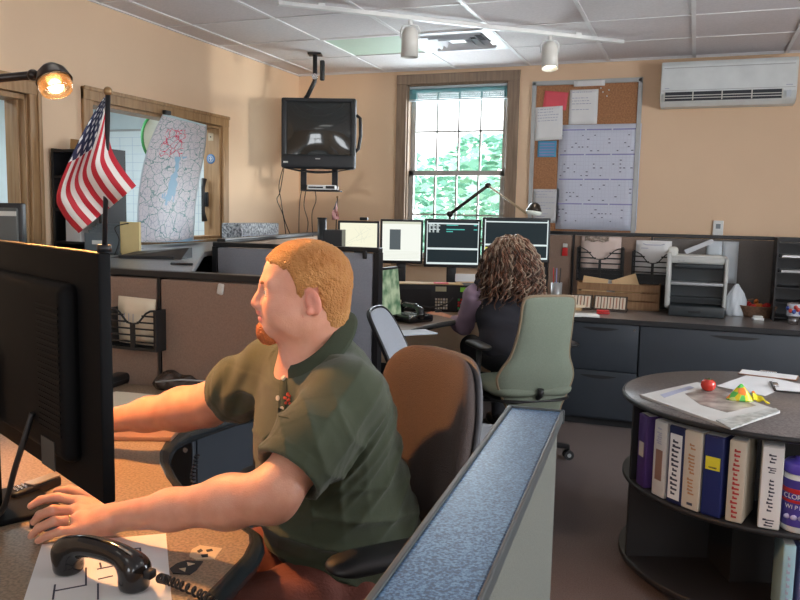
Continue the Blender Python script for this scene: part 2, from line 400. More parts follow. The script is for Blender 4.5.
w.box((XL - .14, y0, 0), (XL, y0 + .03, z1)); w.box((XL - .14, y1 - .015, 0), (XL, y1, z1)); w.box((XL - .14, y0, z1 - .03), (XL, y1, z1))
w.box((XL - .08, y1 - .025, 0), (XL - .04, y1 - .015, z1))
struct(w.build('door_1', TRIM, bevel=.004))

# windows behind the photographer (they light the room and show in the television glass)
def far_window(n, axis, c, u0, u1, z0, z1):
    m = MB(); e = .05
    def bx(ua, ub, za, zb, d0=-.02, d1=.14):
        if axis == 'y': m.box((ua, c - d1, za), (ub, c - d0, zb))
        else: m.box((c + d0, ua, za), (c + d1, ub, zb))
    bx(u0 - .08, u0 + e, z0 - .08, z1 + .08, -.02, .1); bx(u1 - e, u1 + .08, z0 - .08, z1 + .08, -.02, .1); bx(u0, u1, z1 - e, z1 + .08, -.02, .1); bx(u0, u1, z0 - .08, z0 + e, -.02, .1)
    bx((u0 + u1) / 2 - .01, (u0 + u1) / 2 + .01, z0, z1, .03, .06); bx(u0, u1, (z0 + z1) / 2 - .02, (z0 + z1) / 2 + .02, .03, .06)
    return struct(m.build('window_%d' % n, TRIM2))
far_window(3, 'y', YR, -1.9, -.9, .95, 2.2); far_window(4, 'y', YR, .2, 1.2, .95, 2.2)
far_window(5, 'x', XR, -.6, .9, .95, 2.2); far_window(6, 'x', XR, 2.2, 3.7, .95, 2.2)

# ---- next room: whiteboard planner, lit by an added area lamp
t = thing('whiteboard', 'white wall planner with faint ruled lines on the back wall of the next room', 'whiteboard', (-4.55, YB - .012, 1.62))
MB().box((-.95, -.008, -.62), (.95, .012, .55)).build('frame', SILV, t)
m = MB(); m.box((-.93, -.012, -.6), (.93, -.008, .53))
for i in range(14): m.box((-.90, -.0135, -.57 + i * .08), (.9, -.012, -.567 + i * .08), 1)
for i in range(13): m.box((-.90 + i * .15, -.0135, -.57), (-.8965 + i * .15, -.012, .47), 1)
m.build('board_face', [mat('whiteboard', (.74, .82, .86), .3, var=.01), mat('planner line', (.45, .55, .68), .7)], t)
# glass sign with green rim
c = P(157, 139, X=-4.3)
t = thing('round_sign', 'round green rimmed sign hanging just behind the road map', 'sign', c)
m = MB(); m.tube([(0, .19 * math.cos(a), .19 * math.sin(a)) for a in [2 * PI * i / 32 for i in range(32)]], .012, 8, closed=True); m.build('rim', mat('green rim', (.03, .22, .06), .4), t)
MB().lathe([(0, -.004), (.188, -.004), (.188, .004), (0, .004)], rot=Matrix.Rotation(PI / 2, 3, 'Y')).build('face', mat('pale face', (.66, .75, .72), .5), t)
MB().tube([(0, 0, .19), (0, 0, ZC - c.z)], .0015, 6).build('hanging_wire', SILV, t)

# ---- outside: ground, hedge trees
struct(MB().box((-30, YB + .14, -.6), (30, 60, -.5)).build('ground', mat('lawn', (.12, .22, .06), .9, var=.3, scale=6)))
def tree(x, y, h, r, seed, label):
    rr = random.Random(seed); t = thing('tree', label, 'tree', (x, y, -.5), group='trees outside the back window')
    MB().tube([(0, 0, 0), (.05, 0, h * .3), (0, .05, h * .62)], [.16, .12, .07], 8).build('trunk', mat('bark', (.12, .08, .05), .9), t)
    m = MB()
    for i in range(1500):
        a = rr.random() * 2 * PI; z = rr.random(); q = r * (math.sin(PI * (z * .85 + .1)) ** .6) * (rr.random() ** .4)
        c = Vector((q * math.cos(a), q * math.sin(a), h * .12 + z * h * .88)); s = .07 + rr.random() * .08
        R = Matrix.Rotation(rr.random() * 6.3, 3, 'Z') @ Matrix.Rotation(rr.random() * 3, 3, 'X')
        m.add([c + R @ Vector(v) for v in ((-s, 0, 0), (0, -s * .5, 0), (s, 0, 0), (0, s * .5, 0))], [(0, 1, 2, 3)], rr.randrange(2))
    m.build('foliage', [mat('leaf', (.22, .50, .40), .6), mat('leaf light', (.45, .75, .62), .6)], t, weld=False)
for i, (x, y, h, r) in enumerate([(-4.9, 11.6, 3.15, 1.25), (-2.3, 11.4, 3.1, 1.2), (-3.6, 13.9, 3.3, 1.2), (-6.6, 14.2, 3.4, 1.4), (-5.2, 17.2, 3.2, 1.4), (-9.6, 17.5, 3.3, 1.5)]):
    tree(x, y, h, r, i, 'leafy bluish green tree seen through the lower sash of the back window')

# ================================================================== ON THE BACK WALL
# air conditioner
a = P(662, 62, Y=YB - .2); b = P(662, 106, Y=YB - .2); c = P(793, 59, Y=YB - .2)
axx0, axx1, az0, az1 = a.x, c.x + .04, b.z, a.z
t = thing('air_conditioner', 'white split air conditioner mounted high on the tan wall', 'air conditioner', ((axx0 + axx1) / 2, YB, az0))
W = (axx1 - axx0) / 2; H = az1 - az0
prof = [(-.0, .0), (-.13, .0), (-.175, .03), (-.2, .085), (-.2, H - .03), (-.185, H), (0, H)]
m = MB(); vs = [(-W, p[0], p[1]) for p in prof] + [(W, p[0], p[1]) for p in prof]; n = len(prof)
m.add(vs, [list(range(n)), list(range(n, 2 * n))[::-1]] + [(i, n + i, n + (i + 1) % n, (i + 1) % n) for i in range(n)])
m.build('body', mat('aircon white', (.74, .78, .78), .35), t, bevel=.008)
m = MB(); m.box((-W + .02, -.206, H - .05), (W - .02, -.199, H - .046)); m.box((-W + .01, -.203, .105), (W - .01, -.199, .108)); m.build('panel_seam', SILV, t)
MB().box((-W + .03, -.205, .035), (W - .09, -.165, .095)).build('outlet', mat('outlet dark', (.03, .035, .045), .6), t)
m = MB()
for z in (.048, .066): m.box((-W + .03, -.210, z), (W - .09, -.200, z + .005))
for i in range(5): x = -W + .03 + (2 * W - .12) * i / 4; m.box((x - .004, -.211, .035), (x + .004, -.2, .095))
m.build('louvre', OFFW, t)
MB().box((W - .07, -.2065, .12), (W - .03, -.199, .124)).build('badge', INKL, t); MB().box((-W + .03, -.2065, .12), (-W + .06, -.199, .124)).build('badge', INKL, t)
MB().box((W - .065, -.206, .04), (W - .035, -.199, .085)).build('display', mat('ac display', (.55, .6, .65), .3), t)

# thermostat
t = thing('thermostat', 'small white thermostat on the tan wall above the printer', 'thermostat', (P(718, 228, Y=YB).x, YB, P(718, 228, Y=YB).z))
MB().rbox((-.036, -.025, -.055), (.036, 0, .055), .006).build('housing', WHITEP, t)
MB().box((-.016, -.0275, -.005), (.016, -.024, .03)).build('display', mat('lcd grey', (.16, .18, .2), .3), t)

# cork board
bx0, bx1, bz0, bz1 = -1.262, -.43, 1.26, 2.465
t = thing('cork_board', 'grey framed cork board hanging right of the window', 'cork board', ((bx0 + bx1) / 2, YB, bz0))
W = (bx1 - bx0) / 2; H = bz1 - bz0
m = MB()
for a, b in (((-W, 0), (-W + .03, H)), ((W - .03, 0), (W, H)), ((-W, 0), (W, .03)), ((-W, H - .03), (W, H))): m.box((a[0], -.025, a[1]), (b[0], 0, b[1]))
m.build('frame', mat('board frame', (.45, .46, .46), .35, .2), t, bevel=.003)
MB().box((-W + .02, -.012, .02), (W - .02, -.002, H - .02)).build('cork', mat('cork', (.40, .19, .09), .9, var=.25, scale=90, bump=.4, bscale=200), t)
def wpt(px, py, off=.014): return P(px, py, Y=YB - off)
def sheet(name, label, cat, x0, y0, x1, y1, off, m, marks=None, group=None, tilt=0, curl=.0):
    a = wpt(x0, y0, off); b = wpt(x1, y1, off); cx = (a.x + b.x) / 2; cz = (a.z + b.z) / 2; w = abs(b.x - a.x) / 2; h = abs(a.z - b.z) / 2
    mb = MB(); mb.grid(lambda u, v: (-w + 2 * w * u, -curl * (1 - v) ** 3 - .001, -h + 2 * h * v), 6, 8, 0, .0006)
    ms = [m]
    if marks: ms += marks(mb, w, h)
    o = mb.build(name, ms, None, (cx, YB - off, cz), (0, tilt, 0)); return tag(o, label, cat, group)
rl = random.Random(5)
def scribble(mb, w, h):
    z = h - .02; rows = int(2 * h / .022)
    for i in range(rows - 1):
        z = h - .022 - i * .022
        if rl.random() < .18: continue
        L = (.4 + .55 * rl.random()) * 2 * w * .85; x = -w * .82
        while x < -w * .82 + L:
            q = .006 + rl.random() * .02; mb.box((x, -.0024, z), (min(x + q, w * .85), -.0017, z + .005), 1); x += q + .006
    return [INKL]
def calmarks(mb, w, h):
    gx, gz = 3, 4
    for i in range(gx):
        for j in range(gz):
            x0 = -w + .012 + i * (2 * w - .02) / gx; x1 = x0 + (2 * w - .02) / gx - .012; zt = h - .035 - j * (2 * h - .05) / gz; zb = zt - (2 * h - .05) / gz + .014
            mb.box((x0, -.0026, zt - .010), (x1, -.0017, zt), 1)
            for r_ in range(1, 6): z = zt - (zt - zb) * r_ / 6; mb.box((x0, -.0022, z), (x1, -.0017, z + .0016), 2)
            for c_ in range(0, 8): x = x0 + (x1 - x0) * c_ / 7; mb.box((x - .0007, -.0022, zb), (x + .0007, -.0017, zt), 2)
            for q in range(7):
                cx = x0 + (x1 - x0) * (rl.randrange(7) + .25) / 7; cz = zb + (zt - zb) * (rl.randrange(5) + .2) / 6
                mb.box((cx, -.0028, cz), (cx + .010 + .008 * rl.random(), -.0017, cz + .008), 3)
    return [INKB, mat('grid ink', (.55, .56, .68), .8), mat('pencil', (.16, .16, .24), .8)]
CALP = mat('calendar paper', (.66, .69, .80), .7, var=.01)
sheet('wall_calendar', 'large white year planner of ruled months covering most of the cork board', 'calendar', 559.5, 125, 636, 231, .018, CALP, calmarks)
sheet('paper_notice', 'white printed notice pinned at the top middle of the cork board', 'paper', 570, 90, 597, 124, .018, PAPER, scribble, curl=.004)
sheet('paper_notice', 'white letter with slight tilt pinned over the red sheet on the cork board', 'paper', 536, 107, 562, 140, .024, PAPER, scribble, tilt=-.04, curl=.01)
sheet('red_paper', 'torn red paper at the top left of the cork board', 'paper', 544, 92, 567, 109, .018, mat('red paper', (.75, .10, .13), .7), None, tilt=.12)
def bluem(mb, w, h):
    for i in range(5): mb.box((-w * .8, -.0024, -h + .012 + i * .022), (w * .8, -.0017, -h + .020 + i * .022), 1)
    return [INKB]
sheet('blue_slip', 'blue paper slips pinned below the tilted letter on the cork board', 'paper', 538, 141, 556, 157, .018, mat('blue paper', (.10, .36, .58), .7), bluem)
sheet('paper_notice', 'pale printed form at the bottom left corner of the cork board', 'paper', 533.5, 189, 558, 223, .018, mat('grey paper', (.62, .62, .63), .8), scribble)
sheet('paper_strip', 'short white strip of paper taped to the top rail of the cork board', 'paper', 574, 81, 605, 85.5, .030, PAPER)
for k, (x, y) in enumerate([(603, 92), (607, 96), (609, 90), (601, 88)]):
    p = wpt(x, y, .014); o = MB().lathe([(.0, 0), (.006, 0), (.006, .006), (.004, .009), (0, .010)], n=10, rot=Matrix.Rotation(PI / 2, 3, 'X')).build('push_pin', WHITEP, None, (p.x, YB - .0125, p.z))
    tag(o, 'pale push pin stuck in bare cork beside the top notice', 'push pin', 'push pins in the cork board')

# ================================================================== TELEVISION IN THE CORNER
D0 = 5.95; a = P(281, 97, D=D0); b = P(356, 99, D=D0); cc = P(281, 170, D=D0)
tvW = (b - a).length / 2; tvH = a.z - cc.z; mid = (a + b) / 2; rz = math.atan2((b - a).y, (b - a).x) - .03
t = thing('television', 'black tube television hung high in the room corner', 'television', (mid.x, mid.y, cc.z), rz)
TVM = mat('tv shell', (.022, .024, .028), .45); e = .04; zb = .10
m = MB(); H = tvH; W = tvW
m.rbox((-W, 0, .02), (-W + e, .09, H), .012); m.rbox((W - e, 0, .02), (W, .09, H), .012); m.rbox((-W, 0, H - e * .8), (W, .09, H), .012)
m.rbox((-W, -.012, .015), (W, .09, zb + .02), .02)
m.build('bezel', TVM, t)
m = MB()
def tvback(u, v):
    a = u * 2 * PI; s = 1 - .45 * v; x = max(-1, min(1, 1.35 * math.cos(a))) * W * .96 * s; z = H / 2 + .01 + max(-1, min(1, 1.35 * math.sin(a))) * (H / 2 - .03) * s
    return (x, .085 + .33 * v, z)
m.grid(tvback, 40, 6, 0, 0); s_ = .55; m.box((-W * .96 * s_, .40, H / 2 - (H / 2 - .03) * s_), (W * .96 * s_, .42, H / 2 + (H / 2 - .03) * s_)); m.build('rear_housing', TVM, t)
m = MB(); m.grid(lambda u, v: (-W + e + (2 * W - 2 * e) * u, .022 - .018 * (1 - (2 * u - 1) ** 2) * (1 - (2 * v - 1) ** 2) - .003, zb + .02 + (H - zb - .05) * v), 16, 12, 0)
m.build('screen', mat('tube glass', (.014, .018, .018), .10, coat=1.0), t)
def bowl(u, v): return (-W * .9 + 1.8 * W * u, -.012 + .08 * v, .02 - .035 * math.sin(PI * u) * (1 - v * .5))
MB().grid(bowl, 20, 4, 0, .006).build('speaker_lip', TVM, t)
MB().box((-.018, -.0145, .085), (.018, -.011, .092)).build('brand_badge', SILV, t)
MB().box((-W + .02, -.0145, .055), (-W + .055, -.011, .067)).build('sticker', OFFW, t)
m = MB(); m.tube([(W + .0, .05, H * .78), (W + .03, .05, H * .74), (W + .035, .05, H * .5), (W + .02, .05, H * .32), (W - .01, .05, H * .27)], .013, 10); m.build('side_handle', BLACK, t)
# ceiling bracket (lifts off with the set's cradle, a thing of its own)
top = P(313, 71, Z=ZC); r = t
bt = thing('television_bracket', 'black jointed bracket hanging from the ceiling behind the television', 'bracket', (mid.x, mid.y, cc.z), rz)
tw = t.location + Matrix.Rotation(rz, 3, 'Z') @ Vector((-.06, .20, tvH))
lc = Vector((-.045, .12, ZC - cc.z)); m = MB()
m.box((lc.x - .05, lc.y - .05, lc.z - .012), (lc.x + .05, lc.y + .05, lc.z)); m.tube([lc - Vector((0, 0, .01)), lc - Vector((0, 0, .20)), (-.10, .12, H + .03), (-.12, .14, H + .012)], .017, 10)
m.build('arm', BLACK, bt)
MB().cyl((-.045, .10, lc.z - .17), (-.045, .14, lc.z - .17), .022).build('joint', CHROME, bt)
MB().rbox((-.005, .09, lc.z - .2), (.03, .13, lc.z - .05), .01).build('cable_sleeve', BLACK, bt)
MB().box((-W * .6, .1, H + .003), (W * .6, .3, H + .012)).build('cradle_top', BLACK, bt)
m = MB()
for s in (-1, 1):
    m.box((s * .12 - .022, .07, -.14), (s * .12 + .022, .09, .015)); m.box((s * .17 - .02, .09, -.01), (s * .17 + .02, .38, .012)) if False else None
m.box((-.14, .06, -.15), (.16, .26, -.14)); m.build('shelf', BLACKM, bt)
# cable box beneath
t2 = thing('cable_box', 'slim white cable box on the shelf under the television', 'cable box', (mid.x, mid.y, cc.z), rz)
MB().rbox((-.08, .0, -.139), (.135, .2, -.105), .004).build('body', WHITEP, t2)
m = MB(); m.box((-.07, -.002, -.130), (.04, .001, -.118)); m.box((.06, -.002, -.132), (.125, .001, -.112)); m.build('front_display', BLACK, t2)
# hanging cables
cab = mat('cable black', (.02, .015, .012), .6)
for k, (pts, lab) in enumerate([
    ([(283, 168), (279, 185), (281, 200), (284, 218), (290, 234)], 'thin black cable nearest the grey speckled box under the television'),
    ([(284, 168), (280, 192), (277, 200), (283, 215), (286, 236)], 'black cable crossing its neighbour below the television corner'),
    ([(304, 178), (300, 200), (299, 220), (299, 238)], 'black cable dropping from the left of the cable box'),
    ([(307, 185), (304, 205), (308, 222), (306, 238)], 'wavy black cable dropping below the middle of the cable box'),
    ([(314, 185), (316, 200), (312, 214), (313, 238)], 'dark reddish cable hanging under the right of the cable box')]):
    q = [P(x, y, D=6.12) for x, y in spline(pts, 20)]
    q0 = q[0]; o = MB().tube([p - q0 for p in q], .0035, 6).build('hanging_cable', cab, None, q0); tag(o, lab, 'cable')

# ================================================================== TRACK LIGHTING
a = P(278, 3, Z=2.575); b = P(623, 42, Z=2.575); d = (b - a); L = d.length; rz = math.atan2(d.y, d.x)
t = thing('track_rail', 'long white lighting track crossing the ceiling with no bulb of its own', 'light track', (a.x, a.y, 2.575), rz)
MB().box((0, -.017, -.012), (L, .017, .012)).build('rail', WHITEP, t, bevel=.003)
for x in (.25, L - .35): MB().box((x - .02, -.012, .01), (x + .02, .012, ZC - 2.575)).build('mounting_clip', WHITEP, t)
MB().rbox((L * .55, -.02, -.017), (L * .55 + .16, .02, -.01), .003).build('connector', WHITEP, t)
SPOTW = mat('spot enamel', (.70, .69, .65), .35)
def spot(px, py, label, lit, tilt, yaw):
    # point on the rail nearest to that pixel
    best = min((P(px, 0, Z=2.575).y, i) for i in range(1)); k = min(range(400), key=lambda i: abs(proj(a + d * i / 400)[0] - px)); p = a + d * k / 400
    t = thing('track_spotlight', label, 'spotlight', (p.x, p.y, 2.563), yaw)
    MB().cyl((0, 0, 0), (0, 0, -.03), .013).build('adapter', WHITEP, t)
    R = Matrix.Rotation(tilt, 3, 'X'); o = Vector((0, 0, -.05))
    m = MB()
    for s in (-1, 1): m.tube([(0, 0, -.028), (s * .045, 0, -.034), (s * .058, 0, -.06), (s * .058, 0, -.11)], .004, 8)
    m.build('yoke', WHITEP, t)
    m = MB(); m.lathe([(0, .012), (.028, .010), (.044, -.008), (.050, -.035), (.053, -.165), (.051, -.165), (.048, -.12), (0, -.118)], (0, 0, 0), 28)
    can = m.build('can', SPOTW, t, (0, 0, -.052)); can.rotation_euler = (tilt, 0, 0)
    if lit:
        m = MB().ball((0, 0, -.135), (.044, .044, .018)); o = m.build('bulb', mat('lit bulb', (1, .9, .75), .3, emit=(1, .86, .62), estr=9), t, (0, 0, -.052)); o.rotation_euler = (tilt, 0, 0)
        ld = bpy.data.lights.new('spot lamp', 'SPOT'); ld.energy = 25; ld.color = (1, .84, .62); ld.spot_size = 1.4; ld.spot_blend = .6; ld.shadow_soft_size = .03
        lo = bpy.data.objects.new('spot lamp', ld); COL.objects.link(lo); lo.parent = t; lo.location = (0, 0, -.052); lo.rotation_euler = (tilt, 0, 0); lo.location = Vector((0, 0, -.052)) + Matrix.Rotation(tilt, 3, 'X') @ Vector((0, 0, -.17))
    else: MB().ball((0, 0, -.13), (.044, .044, .012)).build('bulb', OFFW, t, (0, 0, -.052)).rotation_euler = (tilt, 0, 0)
def proj(w):
    v = Vector(w) - EYE; z = v.dot(Fd); return 400 + FPX * v.dot(Rc) / z, 300 - FPX * v.dot(Uc) / z
spot(410, 45, 'white unlit can spotlight hanging plumb from the track', False, .03, .3)
spot(550, 57, 'white can spotlight glowing at its mouth above the cork board', True, -.22, .35)

# ================================================================== PARTITIONS AND WORKTOPS
CAPB = mat('black cap', (.016, .016, .018), .35)
def partition(name, label, a, b, h, m1, m2=None, cap=CAPB, posts=(), th=.05, group=None, lower=None):
    """fabric panel standing from a to b (world x, y); panel m1 faces the -n side, m2 the +n side"""
    a = Vector((a[0], a[1], 0)); b = Vector((b[0], b[1], 0)); L = (b - a).length; rz = math.atan2(b.y - a.y, b.x - a.x)
    t = thing(name, label, 'partition', a, rz, group)
    MB().box((0, -th / 2, h - .025), (L, th / 2, h)).build('top_cap', cap, t, bevel=.004)
    MB().box((.0, -th / 2 - .004, 0), (L, th / 2 + .004, .1)).build('kick_plate', BLACKM, t)
    for x in (0.0, L - .03): MB().box((x, -th / 2 - .004, 0.1), (x + .03, th / 2 + .004, h - .025)).build('end_post', cap, t)
    xs = [.03] + list(posts) + [L - .03]
    for x0, x1 in zip(xs, xs[1:]):
        x1 = x1 - (.012 if x1 != xs[-1] else 0)
        MB().rbox((x0 + .004, -th / 2 - .003, .105), (x1 - .004, -.001, h - .03), .006).build('fabric_panel', m1, t)
        MB().rbox((x0 + .004, .001, .105), (x1 - .004, th / 2 + .003, h - .03), .006).build('fabric_panel', m2 or m1, t)
        if x1 != xs[-1]: MB().box((x1, -th / 2 - .001, .1), (x1 + .012, th / 2 + .001, h - .026)).build('panel_joint', cap, t)
    return t
pb = partition('cubicle_partition', 'brown fabric cubicle partition with black cap behind the man\'s desk', (-3.0, 2.40), (-1.30, 2.40), 1.185, FABB, FABB, posts=(1.165,))
pg = partition('cubicle_partition', 'low blue grey fabric partition with black edge behind the man\'s head', (-2.50, 3.72), (-1.50, 3.72), 1.235, FABG, FABG, posts=())
ps = partition('cubicle_partition', 'beige partition with black cap running back towards the room corner', (-2.50, 3.78), (-2.90, 5.95), 1.25, mat('beige panel', (.42, .31, .23), .9, bump=.2, bscale=400), FABB)
pr = partition('cubicle_partition', 'long brown partition with shade painted into its right panels behind the printer counter', (-1.085, 6.12), (1.9, 6.12), 1.30, FABB, FABB, posts=(.225, .80, 1.9))
for o in kids(pr):
    if o.name.startswith('fabric_panel'):
        xs = [v.co.x for v in o.data.vertices]
        if min(xs) > .7: o.data.materials[0] = mat('shaded brown partition fabric', (0.150, 0.135, 0.125), 0.95, var=0.10, scale=200, bump=0.3, bscale=500)  # same brown fabric; the weaker light further right is put into its colour
ppin = P(222, 289, Y=2.375)
o = MB().rbox((-.012, -.012, -.02), (.012, 0, .02), .005).build('wall_hook', OFFW, None, (ppin.x, 2.372, ppin.z), (0, .2, 0)); tag(o, 'small off white hook stuck on the brown partition left of the man\'s face', 'hook')
p_ = P(365, 253, Y=3.69); o = MB().rbox((-.012, -.006, -.03), (.012, .004, .012), .004).build('partition_clip', BLACK, None, (p_.x, 3.688, p_.z)); tag(o, 'black clip over the top edge of the blue grey partition', 'clip')

# ledge behind the brown partition, below the opening in the wall
t = thing('service_counter', 'grey topped counter with black edge between the brown partition and the wall opening', 'counter', (-2.9, 3.3, 0))
LEDGE = speck('ledge laminate', (.16, .17, .18), (.20, .21, .22), (.25, .26, .27), 120, .3)
poly = [(-3.34, 2.43), (-1.74, 2.43), (-2.53, 3.66), (-2.58, 3.80), (-2.95, 5.93), (-3.34, 5.93), (-3.34, 3.74), (-2.98, 3.74), (-2.98, 3.32), (-3.34, 3.32)]
L_ = [(x + 2.9, y - 3.3) for x, y in poly]
MB().prism(L_, 1.15, 1.18).build('worktop', LEDGE, t, bevel=.006)
MB().box((-.42, -.85, 0), (.3, .0, 1.15)).build('base_cabinet', STEEL, t)
MB().box((-.42, .46, 0), (.0, 2.6, 1.15)).build('base_cabinet', STEEL, t)

# foreground partition
x0, x1, y1 = -.304, -.214, 1.375
t = thing('low_partition', 'grey green panel with a wide blue speckled cap in the near foreground', 'partition', ((x0 + x1) / 2 + .010, y1, 0), .055)
hw = (x1 - x0) / 2
MB().box((-hw, -2.0, 1.052), (hw, 0, 1.068)).build('top_cap', CAPM, t, bevel=.003)
EDG = mat('cap edging', (.05, .058, .06), .5)
m = MB(); m.box((hw - .001, -2.2, 1.050), (hw + .004, .003, 1.070)); m.box((-hw - .006, -2.2, 1.046), (-hw + .002, .003, 1.071)); m.box((-hw - .006, -.001, 1.046), (hw + .006, .006, 1.071)); m.build('cap_edging', EDG, t, bevel=.002)
MB().rbox((-hw + .012, -2.2, .1), (hw - .004, -.008, 1.05), .004).build('panel', FABGG, t)
MB().box((-hw + .012, -.012, .1), (hw - .012, -.002, 1.05)).build('end_trim', mat('end trim', (.25, .27, .25), .5), t)
MB().box((-hw + .008, -2.2, 0), (hw - .008, 0, .1)).build('kick_plate', BLACKM, t)

# ---- the man's desk
dp = [(262, 408), (235, 414), (205, 424), (183, 432), (170, 440), (163, 452), (163, 463), (170, 477), (185, 497), (203, 511), (225, 521), (243, 527), (253, 534), (254, 543), (248, 556), (228, 577), (205, 600)]
pts = [P(x, y, Z=.75) for x, y in dp]
root = Vector((-1.7, 1.6, 0))
poly = [(p.x - root.x, p.y - root.y) for p in pts]
inner = list(poly)
full = poly + [(-.50 - root.x, .42 - root.y), (-2.3 - root.x, .42 - root.y), (-2.3 - root.x, 2.365 - root.y), (pts[0].x - .02 - root.x, 2.365 - root.y)]
t = thing('corner_desk', 'brown speckled corner desk with black rounded edge in front of the man', 'desk', root)
MB().prism(full, .712, .75).build('desktop', LAMD, t)
bumper = [(x, y, .731) for x, y in inner + [(-.50 - root.x, .42 - root.y)]]
MB().tube(bumper, .0215, 12).build('edge_bumper', mat('bumper', (.018, .024, .028), .25), t)
for (x, y) in [(-2.2, .55), (-.72, .5), (-2.2, 2.2)]: MB().box((x - .03 - root.x, y - .03 - root.y, 0), (x + .03 - root.x, y + .03 - root.y, .712)).build('leg', BLACK, t)

def pedestal(name, label, x0, x1, y0, y1, z0, z1, rows, m=STEEL, rz=0.0, group=None, cols=1, lock=True, cat='cabinet', pull=.12):
    """drawer cabinet with its front on the -y side; recessed lens-shaped pulls"""
    t = thing(name, label, cat, ((x0 + x1) / 2, (y0 + y1) / 2, 0), rz, group); W = (x1 - x0) / 2; Dp = (y1 - y0) / 2
    MB().box((-W, -Dp + .02, .05), (W, Dp, z1)).build('body', m, t); MB().box((-W + .01, -Dp + .05, 0), (W - .01, Dp, .05)).build('plinth', BLACKM, t)
    zz = [z0 + (z1 - z0) * f for f in rows]
    for za, zb_ in zip(zz, zz[1:]):
        d = MB().rbox((-W + .004, -Dp, za + .004), (W - .004, -Dp + .02, zb_ - .004), .003).build('drawer', m, t)
        w2 = min(pull, W * .5); zc = zb_ - .035
        hm = MB(); out = [(w2 * math.cos(a), .004 * math.sin(a) + (-.016 * math.sin(a) ** 2 if math.sin(a) < 0 else 0)) for a in [2 * PI * i / 28 for i in range(28)]]
        hm.add([(u, -Dp - .003, zc + v) for u, v in out] + [(u, -Dp + .001, zc + v) for u, v in out], [list(range(28)), list(range(28, 56))[::-1]] + [(i, 28 + i, 28 + (i + 1) % 28, (i + 1) % 28) for i in range(28)])
        hm.build('drawer_pull', BLACKM, d)
    if lock: MB().cyl((W - .03, -Dp - .003, z1 - .035), (W - .03, -Dp + .01, z1 - .035), .008).build('lock', CHROME, t)
    return t
pedestal('drawer_pedestal', 'blue grey drawer cabinet under the far wing of the man\'s desk', -1.86, -1.42, 1.99, 2.34, .06, .70, (0, .55, 1), lock=True)

# ---- the back counter with cabinets
t = thing('long_worktop', 'long grey laminate worktop with black edge carrying the printer', 'worktop', (.5, 5.68, 0))
MB().box((-1.32, -.375, .716), (1.4, .405, .744)).build('worktop_slab', LAM, t)
MB().box((-1.32, -.382, .712), (1.4, -.370, .746)).build('front_edge', BLACKM, t, bevel=.003)
pedestal('file_cabinet', 'narrow blue grey two drawer cabinet under the left of the worktop', -.80, -.302, 5.32, 5.95, .06, .712, (0, .5, 1), group=None)
pedestal('file_cabinet', 'wide blue grey lateral file cabinet below the printer', -.298, .86, 5.32, 5.95, .06, .712, (0, 1), lock=False, pull=.15)
pedestal('file_cabinet', 'blue grey file cabinet at the end of the worktop beyond the picture', .864, 1.85, 5.32, 5.95, .06, .712, (0, .52, 1), lock=False)

# ---- the woman's L desk
t = thing('corner_desk', 'brown L shaped desk with black edge carrying the four monitors', 'desk', (-1.8, 5.2, 0))
ox, oy = -1.8, 5.2
poly = [(-2.42, 3.80), (-1.52, 3.80), (-1.50, 4.30), (-1.44, 4.60), (-1.32, 4.90), (-1.10, 5.10), (-.83, 5.22), (-.83, 6.07), (-2.82, 6.07)]
LAMW = speck('woman desk laminate', (.16, .11, .085), (.21, .15, .115), (.27, .19, .15), 160, .35)
MB().prism([(x - ox, y - oy) for x, y in poly], .715, .744).build('desktop', LAMW, t)
MB().tube([(x - ox, y - oy, .729) for x, y in poly[1:7]], .0165, 8).build('edge_bumper', BLACKM, t)
for (x, y) in [(-2.3, 3.9), (-1.6, 3.9), (-.9, 6.0), (-2.6, 6.0)]: MB().box((x - .025 - ox, y - .025 - oy, 0), (x + .025 - ox, y + .025 - oy, .715)).build('leg', BLACK, t)

# ================================================================== MONITORS
def rect_face(m, x0, x1, z0, z1, y, mi): m.box((x0, y, z0), (x1, y + .0012, z1), mi)
def flat_monitor(name, label, tl, br, D, content, bez=BLACK, stand=True, desk=.744, group=None, zbase=None):
    a = P(*tl, D=D); b = P(br[0], tl[1], D=D); c_ = P(*br, D=D); W = (b - a).length / 2; H = a.z - c_.z; mid = (a + b) / 2; rz = math.atan2((b - a).y, (b - a).x)
    zb = desk if zbase is None else zbase
    t = thing(name, label, 'monitor', (mid.x, mid.y, zb), rz, group); z0 = c_.z - zb
    MB().rbox((-W, 0, z0), (W, .035, z0 + H), .006).build('housing', bez, t)
    MB().rbox((-W * .6, .03, z0 + H * .2), (W * .6, .06, z0 + H * .8), .02).build('rear_bulge', bez, t)
    e = .016; m = MB(); m.box((-W + e, -.0012, z0 + e + .006), (W - e, .001, z0 + H - e))
    sw, sh = W - e, (H - 2 * e - .006); zc = z0 + e + .006
    ms = content(m, sw, sh, zc); m.build('screen', ms, t)
    if stand:
        m = MB(); m.rbox((-.035, .045, .012), (.035, .075, z0 + H * .4), .008); m.build('stand_neck', bez, t)
        MB().rbox((-.12, -.06, 0), (.12, .14, .014), .006).build('stand_base', bez, t)
    return t
def em(name, col, s): return mat(name, (.01, .01, .01), .5, emit=col, estr=s, var=0, spec=.08)
S_W = em('screen cream', (.95, .93, .72), 1.0); S_W2 = em('screen white', (.93, .96, .88), 1.0); S_D = em('screen dark', (.015, .025, .03), 1.0); S_BAR = em('screen pale bar', (.75, .85, .85), 1.0)
S_G = em('screen teal text', (.10, .55, .50), 1.0); S_Y = em('screen yellow', (.8, .75, .12), 1.0); S_GR = em('screen grey', (.10, .12, .13), 1.0); S_L = em('screen pale line', (.70, .72, .58), 1.0)
